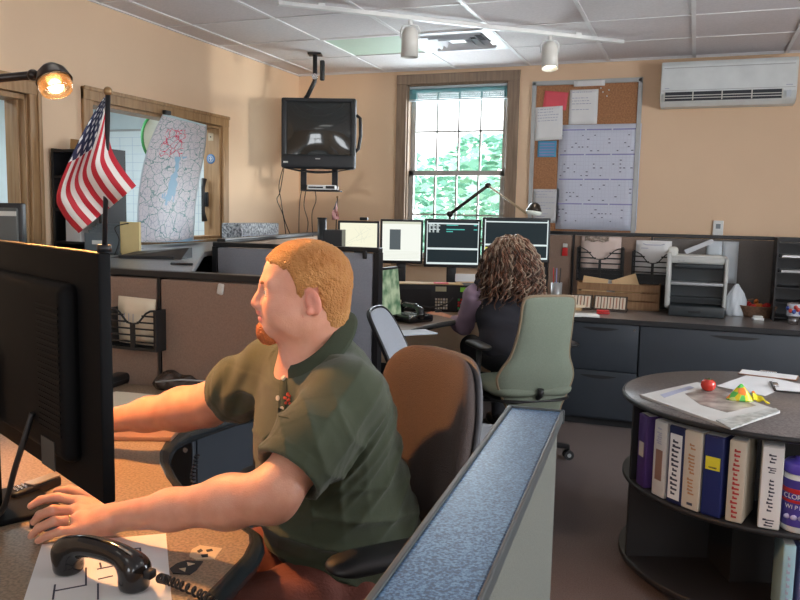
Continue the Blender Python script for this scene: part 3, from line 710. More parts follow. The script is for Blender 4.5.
def scr_map(m, w, h, z):
    rr = random.Random(2)
    for k in range(10):
        p = [(-w * .9 + 1.8 * w * rr.random(), -.0016, z + h * (.1 + .8 * rr.random())) for _ in range(2)]; m.tube(p, .0012, 4, 1)
    return [S_W, S_L]
def scr_form(m, w, h, z):
    rect_face(m, -w * .62, -w * .05, z + h * .28, z + h * .80, -.002, 1); 
    for k in range(6): rect_face(m, -w * .9, w * .9, z + h * (.05 + k * .035), z + h * (.055 + k * .035), -.0018, 2)
    rect_face(m, -w, w, z + h * .94, z + h, -.002, 2)
    return [S_W2, S_GR, S_L]
def scr_dark(m, w, h, z, teal=True):
    rect_face(m, -w, w, z + h * .34, z + h * .385, -.002, 1); rect_face(m, -w, w, z + h * .93, z + h * .96, -.002, 1); rect_face(m, -w, w, z, z + h * .045, -.002, 1)
    rect_face(m, -w, -w * .97, z, z + h, -.002, 1); rect_face(m, w * .97, w, z, z + h, -.002, 1)
    if teal:
        rr = random.Random(4)
        for k in range(7):
            for j in range(3): rect_face(m, -w * .93 + j * w * .15, -w * .93 + j * w * .15 + w * .1 * rr.random() + .01, z + h * (.74 + k * .028), z + h * (.757 + k * .028), -.0022, 1)
        for (a, b, c) in ((-.25, .2, .90), (-.25, .45, .80), (-.25, .0, .75), (.8, .94, .80), (.8, .92, .90)): rect_face(m, w * a, w * b, z + h * c, z + h * (c + .022), -.0022, 2)
    return [S_D, S_BAR, S_G, S_Y]
def scr_dark2(m, w, h, z):
    r = scr_dark(m, w, h, z, False); rect_face(m, -w * .98, -w * .80, z + h * .06, z + h * .30, -.0022, 3); rect_face(m, w * .2, w * .98, z + h * .36, z + h * .55, -.0015, 0); return r
flat_monitor('desktop_monitor', 'monitor with a plain cream map screen, nearest the corner of the room', (338, 220.5), (379.5, 252), 5.78, scr_map)
flat_monitor('desktop_monitor', 'monitor with a white screen and a dark square in it', (380.5, 219), (423.5, 264), 5.72, scr_form)
flat_monitor('desktop_monitor', 'monitor with a dark screen, pale bars and rows of teal text', (425, 218.5), (481.5, 268), 5.68, scr_dark)
flat_monitor('desktop_monitor', 'wide dark monitor directly beyond the woman\'s head', (483, 217), (551, 263), 5.62, scr_dark2)
p_ = P(364, 218, D=5.78); o = MB().rbox((-.03, -.015, 0), (.03, .015, .022), .006).build('webcam', BLACK, None, (p_.x, p_.y, P(364, 220.3, D=5.78).z)); tag(o, 'small black webcam sitting on the cream screened monitor', 'webcam')

# green screened tablet standing on the desk wing
tl = P(386, 262, D=4.75); br = P(399, 306, D=4.75)
GPIC = mat('green picture', (.02, .02, .02), .3, emit=(.2, .3, .2), estr=.8, var=0); _nt = GPIC.node_tree; _no = _nt.nodes.new('ShaderNodeTexNoise'); _no.inputs['Scale'].default_value = 14; _tc = _nt.nodes.new('ShaderNodeTexCoord'); _nt.links.new(_tc.outputs['Object'], _no.inputs['Vector'])
_cr = _nt.nodes.new('ShaderNodeValToRGB'); _cr.color_ramp.elements[0].color = (.06, .16, .08, 1); _cr.color_ramp.elements[0].position = .35; _cr.color_ramp.elements[1].color = (.45, .55, .36, 1); _cr.color_ramp.elements[1].position = .62; _nt.links.new(_no.outputs['Fac'], _cr.inputs[0]); _nt.links.new(_cr.outputs[0], _nt.nodes['Principled BSDF'].inputs['Emission Color'])
t = thing('tilted_monitor', 'slanted monitor showing green aerial pictures beside the blue grey partition', 'monitor', (tl.x + .02, tl.y, .744), YAW + 1.12)
R = Matrix.Rotation(-.10, 3, 'X')
MB().rbox((-.16, 0, .03), (.16, .03, .34), .006, rot=R).build('housing', BLACK, t)
m = MB().box((-.15, -.002, .045), (.15, .001, .325), rot=R); m.build('screen', GPIC, t)
MB().rbox((-.06, -.03, 0), (.06, .12, .014), .005).build('stand_base', BLACK, t); MB().box((-.02, .02, .01), (.02, .05, .12)).build('stand_neck', BLACK, t)

# the near monitor seen from behind
ra = P(98, 251, D=1.30); la = P(0, 239, D=1.67); d = (la - ra); d.z = 0; d.normalize()
zt = P(104, 253, D=1.30).z; zb = P(98, 505, D=1.30).z
Wd = .66; cmid = ra + d * (Wd / 2); rz = math.atan2(-d.y, -d.x)      # local +x runs from the far end to the near right edge
t = thing('desktop_monitor', 'large black monitor seen from behind in the near foreground', 'monitor', (cmid.x, cmid.y, .75), rz)
z0, z1 = zb - .75, zt - .75; W = Wd / 2
nrm = Vector((math.cos(rz), math.sin(rz), 0)); side = -1 if (Vector((-nrm.y, nrm.x, 0))).dot(EYE - cmid) < 0 else 1     # +1: the camera is on local +y
s = side
MSH = mat('monitor shell', (.0035, .0035, .0042), .6, spec=.12)
MB().rbox((-W, -.022 if s > 0 else 0, z0), (W, 0 if s > 0 else .022, z1), .004).build('housing', MSH, t)
m = MB(); m.rbox((-W * .72, -.015 if s > 0 else -.03, z0 + .05), (W * .72, .03 if s > 0 else .015, z1 - .06), .026, seg=5)
m.build('rear_bulge', MSH, t)
m = MB()
for i in range(22): m.box((W * .35, s * .030, z0 + .10 + i * .011), (W * .68, s * .0315, z0 + .105 + i * .011))
m.build('vent_slots', MSH, t)
m = MB(); m.box((-W + .01, -s * .0235, z0 + .012), (W - .01, -s * .022, z1 - .012)); m.build('screen', mat('near screen', (.02, .02, .02), .3, emit=(.75, .8, .9), estr=.6, var=0), t)
MB().box((W * .38, s * .0305, z0 + .03), (W * .58, s * .0320, z0 + .085)).build('rating_label', mat('label grey', (.05, .05, .048), .6), t)
MB().rbox((-.20, s * .03, .012), (-.13, s * .05, z0 + .2), .008).build('stand_neck', MSH, t)
MB().rbox((-.28, -.06, 0), (-.07, .08, .012), .006).build('stand_base', MSH, t)
MB().tube(spline([(.09, s * .034, z0 + .12), (.07, s * .06, z0 + .02), (.0, s * .07, .06), (-.1, s * .09, .02)], 24), .006, 8).build('power_cable', BLACK, t)
NEARMON = (cmid, rz, s, W, z1 + .75, ra, d)

# ================================================================== FLAG ON THE NEAR MONITOR
FL = bpy.data.materials.new('flag cloth'); FL.use_nodes = True; nt = FL.node_tree; N = nt.nodes; L = nt.links; b_ = N['Principled BSDF']; b_.inputs['Roughness'].default_value = .6
uvn = N.new('ShaderNodeUVMap'); sp = N.new('ShaderNodeSeparateXYZ'); L.new(uvn.outputs[0], sp.inputs[0])
def mnode(op, a, b=None, c=None):
    n = N.new('ShaderNodeMath'); n.operation = op
    for i, x in enumerate((a, b, c)):
        if x is None: continue
        if isinstance(x, (int, float)): n.inputs[i].default_value = x
        else: L.new(x, n.inputs[i])
    return n.outputs[0]
u_, v_ = sp.outputs[0], sp.outputs[1]
stripe = mnode('LESS_THAN', mnode('MODULO', mnode('MULTIPLY', v_, 13.0), 2.0), 1.0)
canton = mnode('MULTIPLY', mnode('LESS_THAN', u_, .42), mnode('GREATER_THAN', v_, 6 / 13))
cu_ = mnode('MULTIPLY', u_, 9 / .42); cv_ = mnode('MULTIPLY', mnode('SUBTRACT', v_, 6 / 13), 7 * 13 / 7)
row = mnode('MODULO', mnode('FLOOR', cv_), 2.0)
# star grid: rows alternate by half a step
fu = mnode('SUBTRACT', mnode('FRACT', mnode('ADD', mnode('MULTIPLY', cu_, .5), mnode('MULTIPLY', row, .5))), .5); fv = mnode('SUBTRACT', mnode('FRACT', cv_), .5)
dist = mnode('ADD', mnode('MULTIPLY', mnode('POWER', mnode('ABSOLUTE', mnode('MULTIPLY', fu, 2.0)), 1.0), 1.0), mnode('ABSOLUTE', fv))
star = mnode('LESS_THAN', dist, .48)
def mixc(f, a, b):
    n = N.new('ShaderNodeMixRGB'); L.new(f, n.inputs[0])
    for i, x in ((1, a), (2, b)):
        if isinstance(x, tuple): n.inputs[i].default_value = (*x, 1)
        else: L.new(x, n.inputs[i])
    return n.outputs[0]
colr = mixc(canton, mixc(stripe, (.78, .74, .70), (.50, .015, .03)), mixc(star, (.025, .03, .085), (.80, .80, .80)))
L.new(colr, b_.inputs['Base Color'])
def flag_cloth(pts_fn, nu=40, nv=26):
    """cloth mesh with uv; pts_fn(u, v) local"""
    me = bpy.data.meshes.new('cloth'); vs = []; fs = []; W_ = nu + 1
    for j in range(nv + 1):
        for i in range(nu + 1): vs.append(tuple(pts_fn(i / nu, j / nv)))
    for j in range(nv):
        for i in range(nu): fs.append((j * W_ + i, j * W_ + i + 1, (j + 1) * W_ + i + 1, (j + 1) * W_ + i))
    me.from_pydata(vs, [], fs); uv = me.uv_layers.new(name='UVMap')
    for p in me.polygons:
        p.use_smooth = True
        for li, vi in zip(p.loop_indices, p.vertices): uv.data[li].uv = ((vi % W_) / nu, (vi // W_) / nv)
    me.materials.append(FL); o = bpy.data.objects.new('flag_cloth', me); COL.objects.link(o)
    so = o.modifiers.new('thickness', 'SOLIDIFY'); so.thickness = .0008; return o
DF = 1.33
pt = P(108, 95, D=DF); pb_ = P(104.5, 252, D=DF); base = Vector((pb_.x, pb_.y, NEARMON[4] + .0005))
t = thing('desk_flag', 'small United States flag on a black stick fixed to the near monitor', 'flag', base)
top = pt - base
MB().tube([(0, 0, 0), top], .0042, 10).build('stick', BLACK, t)
MB().ball(top + Vector((0, 0, .006)), (.0072, .0072, .008)).build('finial', mat('brass', (.30, .18, .08), .4, .5), t)
MB().cyl((0, 0, 0), (0, 0, .012), .012).build('foot', BLACK, t)
# corners in pixels: canton top at the stick, hanging folded
def fpt(u, v):
    v0 = [(108, 100), (108, 128), (112, 150), (122, 168), (136, 186)]; v1 = [(104, 97), (83, 132), (58, 190), (62, 213), (79, 233)]
    k = 4 * u ** 1.12; i = min(3, int(k)); f = k - i
    w_ = v ** max(1, 1.7 - 1.3 * u); pp = [np.array(a) * (1 - w_) + np.array(b) * w_ for a, b in zip(v0, v1)]
    p0 = pp[max(0, i - 1)]; p1 = pp[i]; p2 = pp[i + 1]; p3 = pp[min(4, i + 2)]
    q = .5 * ((2 * p1) + (-p0 + p2) * f + (2 * p0 - 5 * p1 + 4 * p2 - p3) * f * f + (-p0 + 3 * p1 - 3 * p2 + p3) * f ** 3)
    dep = DF + .008 - .020 * min(1, u * 2.5) + (.016 * math.sin(v * 10 + u * 3) + .010 * math.sin(u * 6 + v * 3)) * min(1, u * 2)
    return P(q[0], q[1], D=dep) - base
fo = flag_cloth(fpt); fo.parent = t

# ================================================================== LAMPS
BRZ = mat('dark bronze enamel', (.03, .022, .018), .3, .4)
# left lamp: near desk, head over the desk
hc = P(54, 81, D=1.95)
foot = P(-70, 0, D=1.95); foot = Vector((hc.x - .52, hc.y + .03, .75))
t = thing('desk_lamp', 'lit desk lamp with dark round shade and glowing glass mouth at upper left', 'lamp', foot)
h = hc - foot
j1 = Vector((-.02, .0, .50)); j2 = P(0, 81, D=2.0) - foot; el = Vector((-.10, .02, .98)); nk = P(33, 75, D=1.96) - foot
MB().lathe([(0, 0), (.09, 0), (.09, .012), (.03, .03), (.012, .035), (0, .035)]).build('base', BRZ, t)
MB().tube([(0, 0, .03), el], .007).build('lower_arm', BRZ, t); MB().tube([el, nk], .0105).build('upper_arm', BRZ, t)
MB().ball(el, .018).build('elbow_joint', BRZ, t); MB().ball(nk, .014).build('neck_joint', BRZ, t)
R = Matrix.Rotation(-.30, 3, Rv) @ Matrix.Rotation(-.38, 3, Fh)      # mouth turned a little away from upright
m = MB(); m.lathe([(0, .041), (.02, .036), (.034, .022), (.041, .002), (.043, -.004), (.040, -.004), (.036, .0), (.028, .018), (0, .032)], h + Vector((0, 0, .003)), 32, rot=R); m.build('shade', BRZ, t)
gl = mat('lamp glass', (1, .75, .5), .05, trans=1.0, emit=(1, .45, .15), estr=.15)
MB().lathe([(.039, -.003), (.040, -.015), (.036, -.029), (.033, -.031), (.034, -.028), (.037, -.015), (.036, -.003)], h, 32, rot=R).build('glass_collar', gl, t)
bulb = h + R @ Vector((0, 0, -.012)); bm_ = mat('lamp bulb', (1, .8, .5), .3, emit=(1, .66, .34), estr=30); MB().ball(bulb, (.019, .019, .019)).build('bulb', bm_, t)
ld = bpy.data.lights.new('desk lamp light', 'SPOT'); ld.energy = 80; ld.color = (1, .43, .13); ld.shadow_soft_size = .03; ld.spot_size = 1.95; ld.spot_blend = .6
lo = bpy.data.objects.new('desk lamp light', ld); COL.objects.link(lo); lo.location = foot + bulb + R @ Vector((0, 0, -.03)); lo.rotation_euler = R.to_euler()
# woman's lamp
D1 = 5.45; hc = P(534, 211, D=D1); b0 = P(450, 214, D=5.95); el = P(488, 185.5, D=5.8); b0f = Vector((b0.x, b0.y, .744))
t = thing('desk_lamp', 'jointed arm desk lamp leaning over the wide dark monitor', 'lamp', b0f)
MB().lathe([(0, 0), (.09, 0), (.09, .014), (.02, .03), (0, .03)]).build('base', BRZ, t)
MB().tube([(0, 0, .02), b0 - b0f], .010).build('post', BRZ, t); MB().tube([b0 - b0f, el - b0f], .013).build('lower_arm', BRZ, t)
MB().tube([el - b0f, P(526, 213, D=D1) - b0f], .008).build('upper_arm', mat('lamp arm tan', (.45, .33, .2), .4, .3), t)
for q, r in ((b0, .027), (el, .024)): MB().ball(q - b0f, (r, r, r * .9)).build('joint', BRZ, t)
h = hc - b0f; R = Matrix.Rotation(.12, 3, Fh)
MB().lathe([(0, .060), (.02, .056), (.035, .045), (.046, .018), (.055, .0), (.050, .0), (.03, .03), (0, .045)], h, 28, rot=R).build('shade', BRZ, t)
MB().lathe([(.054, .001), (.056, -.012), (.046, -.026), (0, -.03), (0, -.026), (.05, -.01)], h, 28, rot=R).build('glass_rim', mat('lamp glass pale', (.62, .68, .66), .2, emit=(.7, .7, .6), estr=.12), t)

# ================================================================== CHAIRS
def chair_base(t, r=.30, h=.40, a0=0.2, m=BLACK, cast=True):
    """five star base"""
    for k in range(5):
        a = a0 + k * 2 * PI / 5; c, s = math.cos(a), math.sin(a)
        MB().tube([(0, 0, .11), (c * r * .5, s * r * .5, .10), (c * r, s * r, .075)], [.026, .021, .016], 8).build('base_leg', m, t)
        w = MB()
        for q in (-1, 1):
            o = Vector((c * r - s * q * .016, s * r + c * q * .016, .028)); n = Vector((-s, c, 0)) * .009; w.cyl(o - n, o + n, .028, n=18, mi=0); w.cyl(o - n * 1.15, o + n * 1.15, .012, n=12, mi=1)
        w.cyl((c * r, s * r, .04), (c * r, s * r, .08), .008); w.build('caster', [BLACKM, SILV], t)
    MB().cyl((0, 0, .07), (0, 0, .16), .035, .03).build('hub', m, t); MB().cyl((0, 0, .12), (0, 0, h), .02).build('gas_column', CHROME, t)
def office_chair(name, label, loc, rz, outline, backz, fab, back_x=-.24, seat_h=.49, tilt=.12, fab_back=None, arms=(.27, .70), armmat=BLACK, thick=.06, piping=None, seatw=.50, a0=.2, wrap=.5, armx=.0):
    """local +x is the way the sitter faces"""
    t = thing(name, label, 'chair', loc, rz)
    so = rrect(.48, seatw, .13, 7); MB().pad([(x, y) for x, y in so], .085, lambda u, v: seat_h - .04 - .04 * max(0, u - .1), up='x', power=6).build('seat', fab, t)
    MB().pad([(x * .96, y * .96) for x, y in so], .03, lambda u, v: seat_h - .09, up='x', power=8).build('seat_shell', BLACK, t)
    bend = lambda y, z: back_x - tilt * z + wrap * y * y * 1.0 + .035 * math.sin(max(0, min(1, (z + .02) / .5)) * PI) * .6
    ol = [(y, z) for y, z in outline]
    bk = MB().pad(ol, thick, bend).build('backrest', fab, t, (0, 0, backz))
    if fab_back:
        MB().pad([(y * .985, z * .99 + .003) for y, z in ol], thick * .5, lambda y, z: bend(y, z) - thick * .42).build('back_shell', fab_back, t, (0, 0, backz))
    if piping:
        loop = [(bend(y, z), y * 1.004, z) for y, z in ol]; MB().tube(loop, .008, 8, closed=True).build('piping', piping, t, (0, 0, backz))
    m = MB(); m.tube([(0, 0, seat_h - .13), (back_x * .6, 0, seat_h - .13), (back_x - .05, 0, seat_h - .05), (back_x - .055, 0, backz + .16)], .018, 10); m.build('back_support', BLACK, t)
    MB().rbox((-.14, -.12, seat_h - .15), (.10, .12, seat_h - .10), .02).build('mechanism', BLACK, t)
    if arms:
        aw, ah = arms
        for s in (-1, 1):
            ar = MB().tube([(-.02, s * .16, seat_h - .12), (-.02, s * aw, seat_h - .11), (-.03, s * (aw + .01), seat_h + .02), (armx - .02, s * aw, ah - .03)], .016, 10).build('arm_post', armmat, t)
            MB().pad(rrect(.26, .085, .04, 6), .035, lambda u, v: 0, up='x', power=4).build('armrest', armmat, t, (armx, s * aw, ah - .015))
    chair_base(t, h=seat_h - .13, a0=a0); return t
# woman's sage chair
G_ = mat('sage fabric', (.25, .29, .225), .85, var=.07, scale=150, bump=.35, bscale=350)
half = spline([(.0, .68), (.12, .675), (.150, .64), (.152, .55), (.158, .45), (.175, .34), (.215, .26), (.228, .20), (.20, .12), (.165, .05), (.14, .01), (.0, .0)], 60)
outl = [(y, z) for y, z in half] + [(-y, z) for y, z in half[::-1][1:-1]]
cp = C(.705, 4.42)
wc = office_chair('office_chair', 'high backed sage green office chair the woman sits in', cp, math.radians(127), outl, .315, G_, back_x=-.20, seat_h=.49, tilt=.20, arms=(.27, .70), piping=mat('tan piping', (.30, .22, .14), .6), thick=.05, a0=.75, wrap=.7)
# grey empty chair between the desks
GRC = mat('pale grey mesh fabric', (.36, .39, .44), .8, var=.05, scale=150, bump=.3, bscale=400)
half = spline([(.0, .46), (.12, .45), (.17, .40), (.185, .28), (.18, .14), (.15, .03), (.0, .0)], 40)
outg = [(y, z) for y, z in half] + [(-y, z) for y, z in half[::-1][1:-1]]
office_chair('office_chair', 'empty pale grey office chair standing between the two desks', C(.285, 3.30), math.radians(20.5 - 12), outg, .54, GRC, back_x=-.22, seat_h=.47, tilt=.42, fab_back=BLACK, arms=None, thick=.03, a0=.3, piping=BLACK)
# man's brown chair
BRC = mat('brown chair fabric', (.070, .050, .045), .9, var=.08, scale=150, bump=.4, bscale=350)
half = spline([(.0, .60), (.12, .595), (.185, .55), (.215, .44), (.225, .28), (.215, .12), (.16, .02), (.0, .0)], 44)
outb = [(y, z) for y, z in half] + [(-y, z) for y, z in half[::-1][1:-1]]
MO = C(-.12, 1.72)
office_chair('office_chair', 'brown upholstered office chair with black armrests under the man', MO, math.radians(228.6), outb, .49, BRC, back_x=-.24, seat_h=.50, tilt=.03, arms=(.285, .765), armx=.03, thick=.07, fab_back=mat('grey shell', (.09, .09, .10), .6), wrap=1.3)

# ================================================================== PEOPLE (smooth distance fields turned into one surface each)
import openvdb
def smin(a, b, k):
    if k <= 0: return np.minimum(a, b)
    h = np.clip(k - np.abs(a - b), 0, None) / k; return np.minimum(a, b) - h * h * k * .25
def smax(a, b, k): return -smin(-a, -b, k)
class Field:
    def __init__(s, lo, hi, h):
        s.lo = np.array(lo, float); s.h = h; s.n = np.ceil((np.array(hi) - s.lo) / h).astype(int) + 1
        s.D = np.full(s.n, .06, np.float32)
    def sub(s, lo, hi):
        a = np.clip(np.floor((np.array(lo) - s.lo) / s.h).astype(int), 0, s.n); b = np.clip(np.ceil((np.array(hi) - s.lo) / s.h).astype(int) + 1, 0, s.n)
        sl = tuple(slice(int(i), int(j)) for i, j in zip(a, b))
        g = [(np.arange(i, j) * s.h + l).astype(np.float32) for i, j, l in zip(a, b, s.lo)]
        return sl, (g[0][:, None, None], g[1][None, :, None], g[2][None, None, :])
    def op(s, fn, lo, hi, k, mode='u', m=.03):
        sl, g = s.sub(np.array(lo) - m - k, np.array(hi) + m + k)
        if min(s.D[sl].shape) == 0: return
        d = fn(*g).astype(np.float32); d = np.minimum(d, .06) if mode == 'u' else d
        cur = s.D[sl]
        s.D[sl] = smin(cur, d, k) if mode == 'u' else smax(cur, -d, k) if mode == 's' else smax(cur, d, k)
    def cone(s, a, b, ra, rb, k=.02, mode='u', flat=None):
        a = np.array(a, float); b = np.array(b, float); v = b - a; L2 = max(v @ v, 1e-9); r = max(ra, rb)
        def f(x, y, z):
            px, py, pz = x - a[0], y - a[1], z - a[2]
            t = np.clip((px * v[0] + py * v[1] + pz * v[2]) / L2, 0, 1)
            dx, dy, dz = px - t * v[0], py - t * v[1], pz - t * v[2]
            return np.sqrt(dx * dx + dy * dy + dz * dz) - (ra + (rb - ra) * t)
        s.op(f, np.minimum(a, b) - r, np.maximum(a, b) + r, k, mode)
    def chain(s, pts, rs, k=.01, k0=None):
        for i in range(len(pts) - 1): s.cone(pts[i], pts[i + 1], rs[i], rs[i + 1], k if i or k0 is None else k0)
    def ell(s, c, r, k=.02, R=None, mode='u'):
        c = np.array(c, float); r = np.array(r, float); R = np.eye(3) if R is None else np.array(R, float); rm = r.max()
        def f(x, y, z):
            px, py, pz = x - c[0], y - c[1], z - c[2]
            q = [(R[i][0] * px + R[i][1] * py + R[i][2] * pz) for i in range(3)]
            k0 = np.sqrt(sum((q[i] / r[i]) ** 2 for i in range(3))); k1 = np.sqrt(sum((q[i] / r[i] ** 2) ** 2 for i in range(3))) + 1e-6
            return k0 * (k0 - 1) / k1
        s.op(f, c - rm, c + rm, k, mode)
    def mesh(s, name, mats, parent, matfn=None, loc=(0, 0, 0), smooth_it=0):
        g = openvdb.FloatGrid(.06); g.copyFromArray(s.D.astype(np.float32)); pts, quads = g.convertToQuads(0.0)
        pts = pts * s.h + s.lo; me = bpy.data.meshes.new(name); quads = np.ascontiguousarray(quads[:, ::-1]); ca, cb_, cc = pts[quads[:, 0]], pts[quads[:, 1]], pts[quads[:, 2]]; cd = pts[quads[:, 3]]
        vol = (np.cross(ca, cb_) * cc).sum() + (np.cross(ca, cc) * cd).sum()
        if vol < 0: quads = np.ascontiguousarray(quads[:, ::-1])
        me.vertices.add(len(pts)); me.vertices.foreach_set('co', pts.astype(np.float32).ravel())
        me.loops.add(quads.size); me.loops.foreach_set('vertex_index', quads.astype(np.int32).ravel())
        me.polygons.add(len(quads)); me.polygons.foreach_set('loop_start', np.arange(0, quads.size, 4, dtype=np.int32)); me.polygons.foreach_set('loop_total', np.full(len(quads), 4, np.int32))
        me.update(calc_edges=True); me.validate()
        mats = mats if isinstance(mats, (list, tuple)) else [mats]
        for m in mats: me.materials.append(m)
        me.polygons.foreach_set('use_smooth', np.ones(len(me.polygons), bool))
        if matfn is not None:
            cen = np.zeros(len(me.polygons) * 3, np.float32); me.polygons.foreach_get('center', cen); me.polygons.foreach_set('material_index', matfn(cen.reshape(-1, 3)).astype(np.int32))
        o = bpy.data.objects.new(name, me); COL.objects.link(o); o.parent = parent; o.location = loc
        return o
def frameR(fwd, up=(0, 0, 1)):
    """rows: forward, left, up"""
    f = np.array(fwd, float); f /= np.linalg.norm(f); u = np.array(up, float); l = np.cross(u, f); l /= np.linalg.norm(l); u = np.cross(f, l); return np.array([f, l, u])
def skin_mat(name, base, base2, rough=.48):
    m = mat(name, base, rough, var=.05, scale=25, bump=.12, bscale=350, sss=.25, col2=base2); return m
SKIN = skin_mat('skin', (.70, .32, .21), (.76, .39, .27)); SKINR = skin_mat('ruddy skin', (.68, .25, .18), (.72, .30, .21)); LIP = skin_mat('lip', (.58, .20, .17), (.62, .25, .20)); 

def build_head(F, c, R, sc=1.0):
    """c: point between the ears; R rows = forward, left, up"""
    W = lambda p: c + (np.array(p) * sc) @ R
    e = lambda p, r, k=.02, mode='u', Q=None: F.ell(W(p), np.array(r) * sc, k, R if Q is None else Q @ R, mode)
    e((-.006, 0, .030), (.083, .075, .071), .0); e((.030, 0, .030), (.062, .062, .060), .03)
    e((-.036, 0, -.012), (.046, .060, .058), .03)
    e((.035, 0, -.028), (.062, .060, .070), .03); e((.034, 0, -.070), (.052, .050, .036), .03); e((.082, 0, -.084), (.020, .024, .019), .022)
    for s in (1, -1):
        e((.060, s * .038, -.030), (.026, .022, .030), .025); e((.02, s * .052, -.055), (.035, .016, .030), .03)
        F.cone(W((.086, s * .006, .016)), W((.074, s * .046, .020)), .0085 * sc, .007 * sc, .018)
        e((.094, s * .034, -.002), (.014, .017, .0115), .012, 's')
        e((.0745, s * .033, -.001), (.0135, .0145, .0125), .010)
        e((.099, s * .0115, -.031), (.0125, .0085, .0085), .008)
    F.cone(W((.088, 0, .010)), W((.103, 0, -.014)), .008 * sc, .0088 * sc, .014); F.cone(W((.103, 0, -.014)), W((.110, 0, -.026)), .0088 * sc, .0105 * sc, .008)
    F.cone(W((.095, 0, -.036)), W((.099, 0, -.047)), .012 * sc, .008 * sc, .014)
    e((.0945, 0, -.0475), (.0115, .023, .0065), .008); e((.0935, 0, -.0605), (.0115, .020, .0072), .008)
    e((.108, 0, -.0540), (.011, .026, .0014), .003, 's')
    for s in (1, -1):
        Q = np.array(Matrix.Rotation(-.28, 3, 'Y')); Q2 = np.array(Matrix.Rotation(s * .35, 3, 'Z'))
        e((-.012, s * .076, -.018), (.017, .0085, .027), .004, 'u', Q @ Q2); e((-.006, s * .086, -.014), (.0105, .0065, .018), .003, 's', Q @ Q2); e((-.004, s * .083, -.036), (.008, .005, .009), .004)
    return W
def hand(F, wrist, knuckles, fingers, thumb, rk=.0145, rf=(.0108, .0100, .0092, .0076), wr=.024):
    """knuckles: 4 points; fingers: per finger the joints after the knuckle; thumb: joints from its root"""
    wrist = np.array(wrist); K = [np.array(k) for k in knuckles]
    for i, k in enumerate(K):
        F.cone(wrist + (k - wrist) * .10 + (k - K[1]) * .35, k, wr * .62, rk, .016)
    for i in range(3): F.cone(K[i] + (wrist - K[i]) * .12, K[i + 1] + (wrist - K[i + 1]) * .12, rk * .92, rk * .92, .012)
    for k, f, q in zip(K, fingers, (1, 1.03, .97, .86)):
        F.chain([k] + [np.array(p) for p in f], [rf[0] * q * 1.08, rf[1] * q, rf[2] * q, rf[3] * q], .003, .008)
    F.chain([np.array(p) for p in thumb], [.016, .0125, .0108, .0085], .006, .014)
def place(field_fn, loc, yaw, name, label): pass

# ------------------------------------------------------------------ THE MAN
org = np.array([-.12, 1.72, 0.0])                                     # in the room-turned frame (right, forward, height)
man = thing('person', 'red haired person in an olive green polo shirt sitting at the near desk', 'person', C(*org), YAW)
def J(px, py, D): return np.array(cf(P(px, py, D=D))) - org
def JZ(px, py, h): return np.array(cf(P(px, py, Z=h))) - org
g2 = np.array([-.88, -.47, 0]); g2 /= np.linalg.norm(g2); l2 = np.array([-g2[1], g2[0], 0]); l2 = np.cross([0, 0, 1], g2)
up = np.array([0, 0, 1.])
def T(f, l, h): return g2 * f + l2 * l + up * h                          # torso frame
RT = frameR(g2 + np.array([0, 0, -.0]))
N0, N1, N2 = J(346, 399, 1.53), J(272, 496, 1.37), J(110, 518, 1.50)
A0, A1, A2 = J(271, 371, 1.84), J(208, 405, 1.98), J(108, 421, 2.05)
HC = J(308, 290, 1.64); fh = np.array([-1, -.10, -.02]); RH = frameR(fh)
neck0 = T(.085, .01, 1.10)
F = Field((-.95, -.55, .45), (.30, .60, 1.42), .0034)
WH = build_head(F, HC, RH, .995)
F.cone(WH((-.022, 0, -.055)), neck0 - up * .01, .058, .058, .03); F.cone(WH((.01, 0, -.075)), neck0 + g2 * .02 - up * .02, .045, .048, .03)
# trunk (under the shirt)
F.ell(T(0, 0, .62), (.13, .17, .12), .04, RT); F.ell(T(.03, 0, .76), (.13, .165, .16), .06, RT); F.ell(T(.06, 0, .95), (.115, .175, .16), .06, RT)
F.chain([T(.06, 0, 1.00), N0 - up * .005], [.070, .056], .04); F.chain([T(.06, 0, 1.00), A0 - up * .005], [.070, .056], .04)
def arm(s, e, w, q=1.0):
    m = s + (e - s) * .5; F.chain([s, m, e], [.058 * q, .052 * q, .046 * q], .03)
    f1 = e + (w - e) * .25; f2 = e + (w - e) * .6
    F.chain([e, f1, f2, w], [.046 * q, .047 * q, .036 * q, .0275 * q], .03); F.cone(w, w + (w - f2) * .1, .0275 * q, .026 * q, .01)
arm(N0, N1, N2, .98); arm(A0, A1, A2, 1.14)
# left hand on the mouse
kn = [JZ(79, 502, .792), JZ(77, 511, .795), JZ(78, 521, .790), JZ(81, 530, .780)]
fg = [[JZ(57, 497, .806), JZ(41, 500, .800), JZ(31, 506, .790)], [JZ(53, 510, .810), JZ(40, 515, .797), JZ(34, 522, .780)],
      [JZ(54, 521, .803), JZ(39, 528, .787), JZ(31, 536, .770)], [JZ(61, 531, .788), JZ(47, 536, .776), JZ(38, 541, .764)]]
th = [N2 + (kn[0] - N2) * .25 + np.array([0, .012, -.006]), JZ(88, 495, .782), JZ(70, 490, .775), JZ(57, 491, .768)]
hand(F, N2, kn, fg, th, wr=.027)
